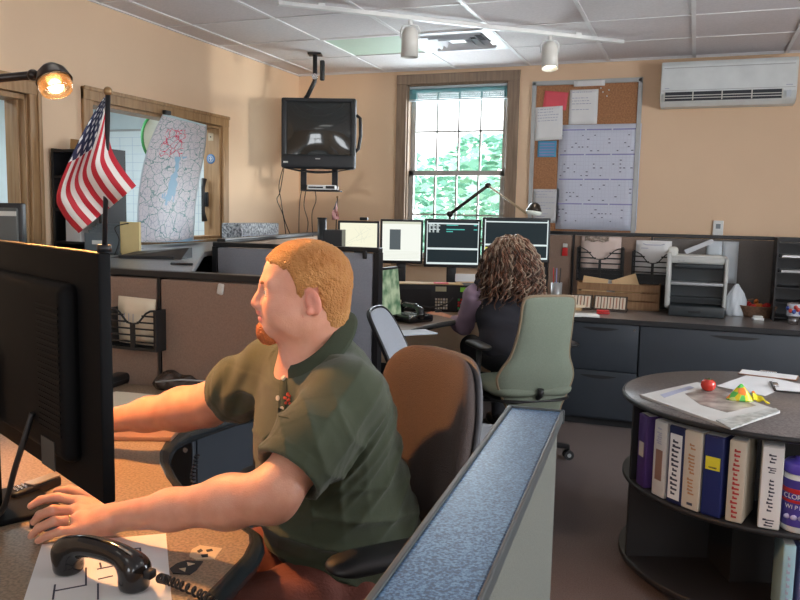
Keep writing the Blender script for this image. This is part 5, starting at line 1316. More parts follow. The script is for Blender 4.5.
MB().rbox((-.04, -.196, .028), (.04, -.188, .045), .003).build('tray_handle', BLACKM, t)
# paper roll / sleeve behind the printer and hanging sheets
a = P(707, 241, Y=6.06); b = P(740, 281, Y=6.06)
for i, (x0, x1, lab) in enumerate(((.0, .105, 'pale sheet pinned to the back partition behind the printer, nearer the crate'), (.11, .215, 'pale sheet pinned to the back partition above the plastic bag'))):
    o = MB().grid(lambda u, v: (x0 + (x1 - x0) * u, -.004 - .004 * math.sin(u * 3), -.30 * (1 - v)), 4, 6, 0, .001).build('hanging_sheet', mat('pale blue sheet', (.55, .60, .64), .6), None, (a.x, 6.09, a.z)); tag(o, lab, 'paper')
q0 = P(684, 250, Y=5.98); q1 = P(712, 240, Y=6.02)
mini('plastic_sleeve', 'clear plastic sleeve slanting up from the printer to the partition', 'sleeve', q0, [('sleeve', MB().add([(0, 0, 0), (.02, 0, -.03), q1 - q0 + Vector((.02, 0, -.015)), q1 - q0 + Vector((0, 0, .008))] + [(0, .004, 0), (.02, .004, -.03), q1 - q0 + Vector((.02, .004, -.015)), q1 - q0 + Vector((0, .004, .008))], [(0, 1, 2, 3), (7, 6, 5, 4), (0, 4, 5, 1), (1, 5, 6, 2), (2, 6, 7, 3), (3, 7, 4, 0)]), mat('clear sleeve', (.55, .57, .6), .2))])
# plastic bag
c = atz(738, 312, CB)
def bagf(u, v):
    a = u * 2 * PI; prof = [(0, .9), (.15, 1.0), (.5, .96), (.7, .75), (.85, .42), (1, .16)]
    for (v0, r0), (v1, r1) in zip(prof, prof[1:]):
        if v <= v1 + 1e-9: r = r0 + (r1 - r0) * (v - v0) / (v1 - v0); break
    r *= 1 + .06 * math.sin(a * 7 + v * 5) + .04 * math.sin(a * 13 - v * 9)
    return (.068 * r * math.cos(a), .045 * r * math.sin(a), .0 + .225 * v)
m = MB().grid(bagf, 48, 20, 0, 0); m.add([bagf(i / 48, 0) for i in range(48)], [list(range(48))]); mini('plastic_bag', 'knotted white plastic bag standing right of the printer', 'bag', Vector((P(736, 300, Y=5.93).x, 5.93, CB)), [('bag', m, mat('bag plastic', (.66, .70, .74), .25, var=.04))])
# basket of red things
c = Vector((P(758, 300, Y=5.93).x, 5.93, CB)); t = thing('wicker_basket', 'low wicker basket on the worktop holding red wrapped sweets', 'basket', c)
m = MB(); WK = mat('wicker', (.22, .12, .07), .7, var=.3, scale=60)
for k in range(8): r = .07 + .004 * k; m.tube([(r * 1.25 * math.cos(a), r * math.sin(a), .006 + k * .010) for a in [2 * PI * i / 24 for i in range(24)]], .0055, 6, closed=True)
m.lathe([(0, 0), (.07, 0), (.07, .006), (0, .006)]); m.build('weave', WK, t)
h = MB(); h.tube([(.12 * math.cos(a), 0, .05 + .075 * math.sin(a)) for a in [PI * i / 14 for i in range(15)]][8:], .006, 6); h.build('handle', WK, t)
rr = random.Random(9)
spots_ = [(.0, .0, .080), (.045, .01, .078), (-.045, .0, .078), (.02, .04, .076), (-.03, -.04, .076), (.06, -.02, .088), (-.01, .015, .104), (-.06, .02, .088)]
for i, (x, y, z) in enumerate(spots_):
    o = MB().ball((0, 0, 0), (.024, .016, .016), 12).build('wrapped_sweet', RED if i % 3 else mat('orange wrap', (.60, .18, .03), .35), None, c + Vector((x, y, z)), (rr.random(), rr.random(), rr.random() * 3)); tag(o, 'red or orange wrapped sweet heaped in the wicker basket', 'sweet', 'sweets in the wicker basket')
c = Vector((P(758, 315, Y=5.74).x, 5.74, CB)); mini('small_box', 'small white block lying on the worktop in front of the wicker basket', 'block', c, [('base', MB().rbox((-.035, -.025, 0), (.035, .025, .016), .005), WHITEP), ('lid', MB().rbox((-.030, -.02, .017), (.030, .02, .030), .006), OFFW)], rz=.2)
# tray tower at the right
x0 = P(778, 250, Y=5.75).x; x1 = x0 + .30; zt_ = P(785, 238, Y=5.75).z
t = thing('letter_tray_tower', 'tall black letter tray tower on the worktop at the edge of the view', 'letter trays', ((x0 + x1) / 2, 5.86, CB)); W = .15; H = zt_ - CB
for s in (-1, 1): MB().box((s * W - .006, -.12, 0), (s * W + .006, .12, H)).build('side_panel', BLACK, t)
MB().box((-W, .11, 0), (W, .12, H)).build('back_panel', BLACK, t)
for k in range(6): MB().box((-W, -.12, .02 + k * (H - .06) / 5), (W, .11, .03 + k * (H - .06) / 5)).build('shelf', BLACK, t)
for k, lab in ((4, 'white papers on the upper shelf of the letter tray tower'), (3, 'greyish papers on the middle shelf of the letter tray tower')):
    z = CB + .032 + k * (H - .06) / 5; o = MB().box((-.13, -.13, 0), (.13, .09, .014)).build('paper_stack', PAPER if k == 4 else mat('grey stack', (.5, .5, .5), .8), None, ((x0 + x1) / 2, 5.86, z), (0, 0, .05)); tag(o, lab, 'papers')
# tumbler
c = atz(794, 325, CB) + Vector((0, .045, 0)); t = thing('travel_mug', 'steel travel mug with blue and red printed band at the worktop edge', 'mug', c)
MB().lathe([(0, 0), (.030, 0), (.033, .03), (.033, .045), (.042, .055), (.043, .14), (.041, .14), (.04, .06), (0, .055)], n=28).build('cup', CHROME, t)
m = MB(); m.lathe([(.0435, .056), (.0445, .060), (.0445, .130), (.0435, .134)], n=28, mi=0)
for a, z, mi in ((-2.2, .09, 1), (-1.7, .085, 2), (-1.2, .10, 1), (-2.7, .105, 2), (-.8, .08, 2), (-1.5, .115, 1)): m.ball((.044 * math.cos(a), .044 * math.sin(a), z), (.013, .013, .015), 10, mi)
m.build('printed_band', [mat('pale band', (.55, .58, .66), .4), mat('band red', (.5, .06, .05), .4), mat('band blue', (.04, .08, .35), .4)], t)
# things at the left of the back partition
c = P(565, 250, Y=6.08); t = thing('hanging_tag', 'red tag hanging on a pale clip from the brown back partition', 'tag', Vector((c.x, 6.088, c.z)))
MB().rbox((-.018, -.012, .02), (.018, 0, .05), .005).build('clip', OFFW, t); MB().rbox((-.022, -.014, -.045), (.022, -.002, .018), .008).build('red_pouch', RED, t)
c = atz(557, 286, CB); t = thing('pen_cup', 'grey mesh pen cup on the desk right of the woman\'s hair', 'pen cup', Vector((P(557, 276, Y=5.85).x, 5.85, DW))); z_ = P(557, 268, Y=5.85).z - DW
MB().lathe([(0, 0), (.038, 0), (.042, z_ * .62), (.040, z_ * .62), (.036, .005), (0, .005)]).build('cup', SILV, t)
for i, (x, y) in enumerate(((.015, 0), (-.018, .01), (0, -.015))):
    o = MB().tube([(0, 0, 0), (x * .7, y * .5, z_ * .98)], .004, 6).build('pen', [BLACK, RED, INKB][i], None, t.location + Vector((x, y, .006))); tag(o, ['black pen', 'red pen', 'violet pen'][i] + ' standing in the grey mesh pen cup', 'pen')
c = Vector((P(570, 282, Y=5.75).x, 5.75, DW)); mini('document_stack', 'uneven stack of tan papers on the desk below the red tag', 'papers', c, [('sheets', MB().box((-.10, -.09, 0), (.10, .09, .02)), MANILA), ('top_sheet', MB().box((-.08, -.10, .021), (.11, .07, .034), rot=Matrix.Rotation(.2, 3, 'Z')), PAPERW)])

# ---------- WOMAN'S DESK
a = P(399, 284, D=5.32); b = P(478, 284, D=5.32); rz = math.atan2((b - a).y, (b - a).x); w = (b - a).length; zt_ = a.z - DW
t = thing('radio_console', 'black dispatch radio console with button pads under the monitors', 'console', ((a.x + b.x) / 2, (a.y + b.y) / 2, DW), rz)
MB().rbox((-w / 2, 0, 0), (w / 2, .20, zt_), .008).build('housing', BLACK, t)
for i, (x, m1, m2) in enumerate(((-.02, mat('keypad cream', (.55, .50, .38), .5), OFFW), (.135, RED, mat('green key', (.05, .4, .1), .4)))):
    m = MB(); 
    for r in range(4):
        for k in range(5): m.box((x + k * .018, -.004, .02 + r * .020), (x + k * .018 + .013, .001, .034 + r * .020), (r + k * 2) % 3 == 0)
    m.build('button_pad', [m1, m2], t)
MB().box((-w / 2 + .02, -.002, .03), (-.05, .001, zt_ - .03)).build('speaker_grille', BLACKM, t)
MB().box((-.02, -.005, zt_ - .045), (.055, .001, zt_ - .012)).build('note_label', mat('pale label', (.62, .60, .42), .7), t)
MB().box((.15, -.006, zt_ - .045), (.225, .001, zt_ - .015)).build('green_label', mat('lime label', (.30, .80, .08), .6), t)
MB().tube(spline([(-.14, -.01, .05), (-.05, -.05, .035), (.05, -.05, .06), (.10, -.02, .10)], 20), .005, 6).build('microphone_stalk', BLACKM, t)
top = t.location.z + zt_
cx = t.location + Vector((math.cos(rz) * -.03, math.sin(rz) * -.03, 0))
o = MB().box((-.24, -.01, 0), (.20, .16, .004)).build('folder', MANILA, None, Vector((cx.x, cx.y, top + .001)), (0, 0, rz)); tag(o, 'wide tan folder lying on top of the radio console', 'folder')
o = MB().box((.0, .0, 0), (.10, .10, .004)).build('red_paper', mat('red paper', (.75, .10, .13), .7), None, Vector((cx.x, cx.y, top + .006)), (0, 0, rz)); tag(o, 'red slip lying on the tan folder over the radio console', 'paper')
c = P(468, 272, D=5.55); mini('note_card', 'white card propped under the dark teal text monitor', 'card', Vector((c.x, c.y, top + .006)), [('card', MB().box((-.09, 0, 0), (.09, .004, .055)), PAPER)], rz=rz)
# keyboard, mouse, mat
a = P(424, 303, D=5.30); b = P(476, 303, D=5.30); a = atz(424, 309, DW); b = atz(476, 306, DW); d = (b - a); rz = math.atan2(d.y, d.x)
t = thing('keyboard', 'black keyboard with a pale wrist bar in front of the radio console', 'keyboard', (a + b) / 2 + Vector((0, -.11, 0)), rz); w = .46
MB().rbox((-w / 2, -.07, 0), (w / 2, .07, .018), .005).build('case', BLACK, t)
def keys(m, w, d, z, rows=5, cols=16, s=.004, mi=0):
    for r in range(rows):
        for c in range(cols): x = -w / 2 + w * c / cols; y = -d / 2 + d * r / rows; m.box((x, y, z), (x + w / cols - s, y + d / rows - s, z + .006), mi)
m = MB(); keys(m, w - .03, .11, .017); m.build('keys', mat('grey green keys', (.09, .11, .10), .5), t)
MB().rbox((-w / 2, .075, .0), (w / 2, .105, .022), .008).build('wrist_bar', OFFW, t)
c = Vector(C(*(orgw + w2 + gw * .07))); c.z = DW; mini('computer_mouse', 'black mouse under the seated woman\'s left hand', 'mouse', c, [('shell', MB().ball((0, 0, .0), (.03, .05, .030), 16), BLACK), ('wheel', MB().cyl((-.003, .02, .026), (.003, .02, .026), .008), SILV)], rz=.2)
# her phone
c = atz(410, 321, DW)
F2 = Field((-.14, -.10, 0), (.14, .10, .14), .003); F2.chain([(-.10, 0, .075), (-.05, 0, .098), (.05, 0, .098), (.10, 0, .075)], [.020, .016, .016, .020], .01); F2.cone((-.10, 0, .075), (-.105, 0, .052), .024, .028, .01); F2.cone((.10, 0, .075), (.105, 0, .052), .024, .028, .01)
t = thing('desk_telephone', 'black desk telephone on the desk wing beside the grey partition', 'telephone', c, YAW - .9)
MB().rbox((-.10, -.09, 0), (.10, .11, .045), .012).build('base', BLACKG, t); F2.mesh('handset', BLACKG, t)
m = MB(); keys(m, .09, .08, .045, 4, 3, .01); m.build('keypad', SILV, t)
c = atz(393, 300, DW); mini('paper_cup', 'cream paper cup between the slanted monitor and the console', 'cup', Vector((P(396, 300, D=5.2).x, P(396, 300, D=5.2).y, DW)), [('cup', MB().lathe([(0, 0), (.028, 0), (.036, .09), (.034, .09), (.026, .004), (0, .004)]), PAPERW)])
o = MB().box((-.11, -.08, 0), (.11, .08, .006)).build('document_sheet', mat('bluish paper', (.55, .60, .68), .7), None, atz(414, 333, DW), (0, 0, .8)); tag(o, 'bluish papers lying at the edge of the desk wing', 'papers')
# clutter at the corner behind the beige partition
def on_ledge(px, py, Y): p = P(px, py, Y=Y); return Vector((p.x, Y, 1.181))
p_ = P(322, 238, D=5.55); mini('black_canister', 'round black canister standing at the back end of the beige partition', 'canister', Vector((p_.x, p_.y, 1.05)), [('body', MB().lathe([(0, 0), (.032, 0), (.032, P(322, 219, D=5.55).z - 1.05), (0, P(322, 219, D=5.55).z - 1.05)]), CUP), ('lid', MB().lathe([(0, 0), (.034, 0), (.034, .01), (0, .01)], (0, 0, P(322, 219, D=5.55).z - 1.05)), BLACKM)])
p_ = P(319, 242, D=5.5); t = thing('storage_box', 'black box shelf unit behind the cream screened monitor', 'box', Vector((p_.x, p_.y + .1, DW)), .3); hz = P(333, 230, D=5.5).z - DW
MB().box((-.16, -.08, 0), (.13, .12, 1.05 - DW)).build('lower_case', BLACKM, t); MB().box((.0, -.08, 1.051 - DW), (.13, .12, hz)).build('upper_case', BLACK, t)
# little flag by the television corner
base = P(336, 231, D=5.55); base.z = t.location.z + hz; top = P(337.5, 197, D=5.55)
t = thing('small_flag', 'tiny faded flag on a stick standing in the room corner below the television', 'flag', base)
tp = top - base; MB().tube([(0, 0, 0), tp], .004, 8).build('stick', BLACK, t); MB().ball(tp, .009, 10).build('finial', mat('brass', (.55, .36, .12)), t)
def f2(u, v):
    p0 = [(337, 200), (336, 210), (337, 219)]; p1 = [(337, 200), (333, 212), (334, 220)]; k = u * 2; i = min(1, int(k)); f = k - i
    A = np.array(p0[i]) * (1 - f) + np.array(p0[i + 1]) * f; B = np.array(p1[i]) * (1 - f) + np.array(p1[i + 1]) * f; A = A + np.array((2.5 * u, 0)); B = B - np.array((2.0 * u, 0)); q = A * (1 - v) + B * v
    return P(q[0], q[1], D=5.54 + .01 * math.sin(u * 8 + v * 6)) - base
flag_cloth(f2, 14, 10).parent = t
# ---------- SERVICE COUNTER
LZ = 1.1805
a = P(246, 237, Y=5.2); b = P(288, 236, Y=5.2)
xx = -3.12; yy = 5.05
pa_ = P(267, 236, X=-3.05); mini('speckled_box', 'long grey speckled box lying on the ledge below the television', 'box', Vector((-3.08, pa_.y - .15, LZ)), [('carton', MB().rbox((-.09, -.28, 0), (.07, .26, P(267, 223, X=-3.05).z - LZ), .006), speck('speckled card', (.10, .10, .11), (.30, .31, .33), (.55, .55, .56), 60, .6)), ('lid_seam', MB().box((.0705, -.27, .05), (.0715, .25, .054)), INKL)])
# map hung from a clip
cl = P(165, 113, X=XL + .05); t = thing('hanging_road_map', 'large laminated road map hanging curled from a clip on the window frame', 'map', cl)
MP = bpy.data.materials.new('printed road map'); MP.use_nodes = True; nt = MP.node_tree; N = nt.nodes; L = nt.links; bs = N['Principled BSDF']; bs.inputs['Roughness'].default_value = .45
uvn = N.new('ShaderNodeUVMap')
def vor(scale, th, off=0.0):
    mp_ = N.new('ShaderNodeMapping'); mp_.inputs['Scale'].default_value = (scale * .9, scale * 2, 1); mp_.inputs['Location'].default_value = (off, off, 0); L.new(uvn.outputs[0], mp_.inputs[0])
    no = N.new('ShaderNodeTexNoise'); no.inputs['Scale'].default_value = 1.7; L.new(mp_.outputs[0], no.inputs[0]); ad = N.new('ShaderNodeMixRGB'); ad.inputs[0].default_value = .35; L.new(mp_.outputs[0], ad.inputs[1]); L.new(no.outputs['Color'], ad.inputs[2])
    v = N.new('ShaderNodeTexVoronoi'); v.feature = 'DISTANCE_TO_EDGE'; v.inputs['Scale'].default_value = 1; L.new(ad.outputs[0], v.inputs['Vector']); return mnode2('LESS_THAN', v.outputs['Distance'], th)
def mnode2(op, a, b=None):
    n = N.new('ShaderNodeMath'); n.operation = op
    for i, x in enumerate((a, b)):
        if x is None: continue
        if isinstance(x, (int, float)): n.inputs[i].default_value = x
        else: L.new(x, n.inputs[i])
    return n.outputs[0]
def mix2(f, a, b):
    n = N.new('ShaderNodeMixRGB'); L.new(f, n.inputs[0])
    for i, x in ((1, a), (2, b)):
        if isinstance(x, tuple): n.inputs[i].default_value = (*x, 1)
        else: L.new(x, n.inputs[i])
    return n.outputs[0]
sp = N.new('ShaderNodeSeparateXYZ'); L.new(uvn.outputs[0], sp.inputs[0]); U, V = sp.outputs[0], sp.outputs[1]
c0 = mix2(vor(26, .03), (.72, .68, .71), (.42, .42, .50)); c0 = mix2(vor(11, .022, 3.3), c0, (.16, .30, .30))
redz = mnode2('MULTIPLY', vor(15, .04, 7.1), mnode2('MULTIPLY', mnode2('GREATER_THAN', V, .62), mnode2('LESS_THAN', V, .86))); redz = mnode2('MULTIPLY', redz, mnode2('MULTIPLY', mnode2('GREATER_THAN', U, .22), mnode2('LESS_THAN', U, .62))); c0 = mix2(redz, c0, (.70, .05, .12))
# lake: narrow blue band
nz = N.new('ShaderNodeTexNoise'); nz.inputs['Scale'].default_value = 9; L.new(uvn.outputs[0], nz.inputs[0]); lk = mnode2('ABSOLUTE', mnode2('SUBTRACT', mnode2('ADD', mnode2('ADD', U, mnode2('MULTIPLY', nz.outputs['Fac'], .35)), mnode2('MULTIPLY', V, -.35)), .56)); lk = mnode2('MULTIPLY', mnode2('LESS_THAN', lk, .055), mnode2('MULTIPLY', mnode2('GREATER_THAN', V, .30), mnode2('LESS_THAN', V, .62))); c0 = mix2(lk, c0, (.30, .50, .66))
c0 = mix2(mnode2('LESS_THAN', V, .10), c0, (.30, .55, .75)); c0 = mix2(mnode2('GREATER_THAN', V, .965), c0, (.55, .72, .76))
brd = mnode2('GREATER_THAN', mnode2('ABSOLUTE', mnode2('SUBTRACT', U, .5)), .475); c0 = mix2(brd, c0, (.60, .66, .72)); L.new(c0, bs.inputs['Base Color'])
def mapf(u, v):
    Lp = [(138, 262), (138, 200), (147, 150), (163, 113)]; Rp = [(193, 250), (197, 195), (205, 150), (207, 125)]
    l = spline(Lp, 30); r = spline(Rp, 30); k = v * (len(l) - 1); i = min(len(l) - 2, int(k)); f = k - i
    A = np.array(l[i]) * (1 - f) + np.array(l[i + 1]) * f; B = np.array(r[i]) * (1 - f) + np.array(r[i + 1]) * f; q = A * (1 - u) + B * u
    q = q + np.array((0, 3.0)) * math.sin(PI * u) * (1 - v)
    off = .05 + .03 * math.sin(PI * u * 1.1) + .03 * (1 - v) + .02 * math.sin(v * 4)
    p = P(q[0], q[1], X=XL + off)
    if p.z < 1.20: p = Vector((p.x + (1.20 - p.z) * 1.6, p.y, 1.20 + (1.20 - p.z) * .05))
    return p - cl
me_o = flag_cloth(mapf, 24, 36); me_o.name = 'printed_sheet'; me_o.data.materials[0] = MP; me_o.parent = t
MB().rbox((.0, -.03, -.012), (.03, .03, .016), .006).build('bulldog_clip', BLACK, t)
# stickers on the frame
c = P(211, 159, X=XL + .026); t = thing('round_sticker', 'round blue sticker with a pale emblem on the wooden window frame', 'sticker', Vector((XL + .0235, c.y, c.z)))
c = P(211, 159, Y=5.05); t.location = Vector((c.x, 5.0485, c.z)); Rx = Matrix.Rotation(PI / 2, 3, 'X')
MB().lathe([(0, 0), (.036, 0), (.036, .002), (0, .002)], n=28, rot=Rx).build('disc', mat('sticker blue', (.08, .22, .48), .5), t)
m = MB(); m.tube([(.022 * math.cos(a), -.0025, .022 * math.sin(a)) for a in [2 * PI * i / 20 for i in range(20)]], .002, 6, closed=True); m.box((-.004, -.003, -.014), (.004, -.002, .016)); m.box((-.012, -.003, -.001), (.012, -.002, .005)); m.build('emblem', OFFW, t)
c = P(211, 137, Y=5.05); t = thing('frame_tag', 'small pale tag with a dark dot near the top of the window frame', 'tag', Vector((c.x, 5.0485, c.z)))
MB().rbox((-.022, -.003, -.028), (.022, 0, .028), .004).build('plate', mat('tag tan', (.50, .40, .27), .6), t); MB().cyl((0, -.005, 0), (0, -.002, 0), .006).build('screw', BLACK, t)
c = P(206, 200, Y=5.04); t = thing('wall_telephone', 'black telephone handset hanging upright on the window jamb', 'telephone', Vector((c.x, 5.049, c.z)))
h_ = (P(206, 180, Y=5.04).z - P(206, 222, Y=5.04).z) / 2
m = MB(); m.tube([(0, -.03, h_), (0, -.045, h_ * .6), (0, -.048, 0), (0, -.045, -h_ * .6), (0, -.03, -h_)], [.02, .014, .012, .014, .022], 10); m.build('handset', BLACK, t); MB().rbox((-.02, -.02, -.05), (.02, 0, .06), .006).build('cradle', BLACK, t)
# black letter stand and folders on the ledge
c = P(150, 258, Z=LZ); t = thing('angled_stand', 'low black angled stand on the counter under the road map', 'stand', Vector((P(150, 258, Z=LZ).x, P(150, 258, Z=LZ).y, LZ)), .3)
m = MB(); m.add([(-.17, -.06, 0), (.17, -.06, 0), (.17, .10, 0), (-.17, .10, 0), (-.10, .06, .025), (.17, .06, .05), (.17, .10, .05), (-.10, .10, .025)], [(3, 2, 1, 0), (0, 1, 5, 4), (1, 2, 6, 5), (2, 3, 7, 6), (3, 0, 4, 7), (4, 5, 6, 7)]); m.build('wedge', BLACK, t); MB().box((-.12, -.075, .0), (.14, -.063, .014)).build('front_lip', BLACKM, t)
def lz(px, py): p = P(px, py, Z=LZ); return Vector((p.x, p.y, LZ))
c = lz(107, 254); t = thing('mesh_file_rack', 'grey mesh rack with document slots on the counter behind the flag', 'rack', c, .25); hz = P(107, 224, D=cf(c).y).z - LZ
for i in range(4): MB().box((-.09, -.05 + i * .04, .0), (.09, -.044 + i * .04, hz * (.7 + .1 * i))).build('divider', mat('mesh grey', (.13, .16, .18), .5, .3), t)
MB().box((-.09, -.05, 0), (.09, .08, .008)).build('base', mat('mesh grey', (.13, .16, .18)), t); MB().box((-.05, -.053, .05), (.02, -.050, .07)).build('label_slot', OFFW, t)
m = MB(); m.tube(spline([(.07, -.06, 0), (.10, -.07, hz * .5), (.07, -.05, hz * .9), (.14, -.05, hz * 1.05)], 16), .003, 6); m.build('wire', BLACK, t)
c = lz(130, 255); mini('manila_folder', 'upright yellow folder between the mesh rack and the road map', 'folder', c, [('folder', MB().box((-.05, 0, 0), (.05, .02, P(130, 222, D=cf(c).y).z - LZ)), mat('yellow folder', (.72, .58, .28), .7))], rz=.2)
c = lz(175, 268); mini('pen', 'short black pen lying on the counter edge left of the grey partition', 'pen', lz(172, 266) + Vector((0, .06, 0)), [('pen', MB().tube([(-.05, 0, .005), (.05, 0.01, .005)], .005, 8), BLACK)])
# grey framed monitor far left
c = P(4, 260, D=3.3); c = Vector((c.x, c.y, LZ)); D_m = cf(c).y; t = thing('boxy_monitor', 'grey backed monitor at the left edge in front of the doorway', 'monitor', c + Vector((0, .05, 0)), YAW); hz = P(10, 203, D=D_m + .05).z - LZ; xr = cf(P(19, 230, D=D_m + .05)).x - cf(c).x
MB().rbox((-.3, .0, .02), (xr, .04, hz), .006).build('housing', BLACK, t); MB().rbox((-.28, -.012, .04), (xr - .016, .004, hz - .02), .01).build('rear_panel', mat('warm grey plastic', (.10, .105, .10), .5), t); MB().box((-.26, -.015, hz - .055), (xr - .02, -.011, hz - .035)).build('light_strip', OFFW, t)
MB().rbox((-.2, -.06, 0), (.0, .1, .022), .006).build('foot', BLACK, t)
# tall black shelf unit by the wall
Yc0 = P(42, 150, X=XL + .02).y; Yc1 = Yc0 + .32
t = thing('tall_shelf_unit', 'tall black shelf unit against the wall between the doorway and the opening', 'shelf unit', (XL + .19, (Yc0 + Yc1) / 2, 0), -PI / 2); YC = (Yc0 + Yc1) / 2; zt_ = P(60, 147, X=XL + .15).z
W = (Yc1 - Yc0) / 2
for s in (-1, 1): MB().box((-.16, s * W - .008, 0), (.16, s * W + .008, zt_)).build('side_panel', BLACK, t)
MB().box((-.165, -W, 0), (-.15, W, zt_)).build('back_panel', BLACK, t)
zs = [zt_ - .02, zt_ - .16, zt_ - .34, zt_ - .52, .9, .6, .3, .03]
for z in zs: MB().box((-.16, -W, z), (.16, W, z + .014)).build('shelf', BLACK, t)
t.scale.x = .62
def shelf_item(name, label, cat, y, z, mb, m): o = mb.build(name, m, None, (XL + .19 + y * W / .17, YC, z), (0, 0, -PI / 2)); o.scale.x = .6; return tag(o, label, cat)
shelf_item('cardboard_box', 'tan cardboard lid leaning on top of the black shelf unit', 'box', -.03, zt_ - .005, MB().box((-.05, -.07, .0), (.05, .05, .055), rot=Matrix.Rotation(-.12, 3, 'X')), mat('cardboard', (.48, .30, .13), .8))
shelf_item('folder', 'blue purple folder lying on the top tier of the black shelf unit', 'folder', .0, zs[1] + .0145, MB().box((-.1, -.08, 0), (.155, .08, .03)), mat('violet folder', (.10, .10, .42), .5))
shelf_item('paper_stack', 'crooked white papers spilling from the second tier of the shelf unit', 'papers', -.02, zs[2] + .016, MB().box((-.1, -.07, .0), (.17, .04, .05), rot=Matrix.Rotation(.18, 3, 'X')), PAPER)
shelf_item('green_folder', 'bright green folder standing in the second tier of the shelf unit', 'folder', .10, zs[2] + .0145, MB().box((-.1, -.015, 0), (.158, .015, .12)), mat('green folder', (.15, .40, .06), .6))
shelf_item('paper_stack', 'white envelopes standing in the third tier of the shelf unit', 'papers', -.03, zs[3] + .0145, MB().box((-.1, -.05, 0), (.165, .05, .15)), PAPER)
shelf_item('label_box', 'black box with white label in the fourth tier of the shelf unit', 'box', -.02, zs[4] + .0145, MB().box((-.1, -.07, 0), (.15, .07, .2)).box((.15, -.06, .1), (.152, .04, .13), 1), [BLACKM, PAPER])

# ---------- MAN'S DESK
c = atz(124, 386, CT)
a = atz(113, 392, CT); b = atz(160, 378, CT); mid = (a + b) / 2 - Rv * .06; rz = math.atan2((b - a).y, (b - a).x)
mini('black_oblong_case', 'long black case lying on the desk below the hanging file holder', 'case', mid + Fh * .06, [('case', MB().rbox((-.20, -.03, 0), (.13, .03, .04), .012), BLACK), ('seam', MB().box((-.198, -.0305, .02), (.128, .0305, .022)), CHAR)], rz=rz + .1)
c = atz(124, 372, CT); t = thing('round_tin', 'orange lit shallow round tin on the desk below the file holder', 'tin', c + Fh * .10)
MB().lathe([(0, 0), (.058, 0), (.060, .06), (.056, .06), (.055, .006), (0, .006)], n=28).build('tin', mat('wicker', (.22, .12, .07)), t); MB().lathe([(.061, .055), (.066, .057), (.066, .066), (0, .068), (0, .06), (.061, .06)], n=28).build('lid', mat('copper lid', (.45, .20, .07), .4, .3), t)
m = MB(); 
for k in range(3): m.tube(spline([(-.06, -.10 + k * .01, .004), (.02, -.11, .03 + .03 * k), (.08, -.09, .02 + .025 * k), (.02, -.06, .05 + .02 * k), (-.06, -.07, .03)], 30), .0028, 6)
mini('coiled_white_cable', 'loop of white cable hanging beside the round tin', 'cable', c + Fh * .08, [('cable', m, OFFW)])
# dark bag / headset heap
c = atz(183, 392, CT); t = thing('crumpled_pouch', 'crumpled dark glossy pouch on the desk beyond the man\'s right arm', 'pouch', c + Fh * .05, YAW)
F3 = Field((-.16, -.09, -.01), (.16, .12, .09), .004); F3.ell((0, .01, .02), (.13, .07, .035), 0); F3.ell((-.06, 0, .035), (.05, .05, .03), .02); F3.ell((.06, .02, .04), (.06, .045, .03), .02)
X_, Y_, Z_ = F3.sub(F3.lo, F3.lo + F3.n * F3.h)[1]; F3.D = (F3.D + .006 * np.sin(X_ * 90 + 3 * np.sin(Y_ * 50)) * np.sin(Y_ * 80 + Z_ * 70)).astype(np.float32); F3.op(lambda x, y, z: -z + 0 * x + 0 * y, (-.2, -.2, -.05), (.2, .2, .1), .0, 'i')
F3.mesh('pouch', mat('dark glossy cloth', (.05, .035, .028), .25, var=.4, scale=30), t); MB().tube([(-.1, -.05, .035), (0, -.07, .05), (.1, -.04, .04)], .003, 6).build('zip', SILV, t)
# his keyboard with cream keys
t = thing('keyboard', 'cream keyboard under the man\'s right hand behind the near monitor', 'keyboard', atz(92, 428, CT) + Vector((0, 0, 0)), YAW + .75)
MB().rbox((-.22, -.075, 0), (.22, .075, .022), .006).build('case', PAPERW, t); m = MB(); keys(m, .41, .12, .021, 5, 15); m.build('keys', mat('ivory keys', (.75, .66, .48), .5), t)
o = MB().box((-.14, -.10, 0), (.12, .10, .010)).build('document_stack', PAPERW, None, atz(128, 408, CT) + Fh * .06, (0, 0, .1)); tag(o, 'lamp lit papers on the desk beyond the man\'s right forearm', 'papers')
a = atz(110, 441, CT); b = atz(172, 441, CT); o = MB().rbox((-.02, -.0, 0), ((b - a).length, .20, .014), .003).build('clipboard', mat('brown board', (.30, .15, .09), .5), None, a, (0, 0, YAW + .02)); tag(o, 'thin brown board lying on the desk under the man\'s right forearm', 'board')
# mouse under his left hand and small device
q = C(*(org + kn[1] * .5 + np.array(fg[1][0]) * .5)) if False else P(56, 519, Z=.765)
mini('computer_mouse', 'black mouse under the man\'s left hand', 'mouse', Vector((q.x, q.y, CT)), [('shell', MB().ball((0, 0, .0), (.055, .030, .030), 18), BLACK)], rz=YAW)
q = atz(36, 492, CT); t = thing('small_device', 'small silver topped device on the desk just beyond the man\'s left hand', 'device', q, YAW + 1.15)
MB().rbox((-.07, -.018, 0), (.06, .018, .022), .005).build('body', BLACK, t); MB().rbox((-.02, -.016, .0222), (.058, .016, .027), .002).build('silver_top', mat('warm silver', (.40, .36, .30), .35, .5), t)
m = MB(); [m.cyl((-.055 + k * .012, -.01, .022), (-.055 + k * .012, .01, .026), .003) for k in range(3)]; m.build('clip_wire', CHROME, t)
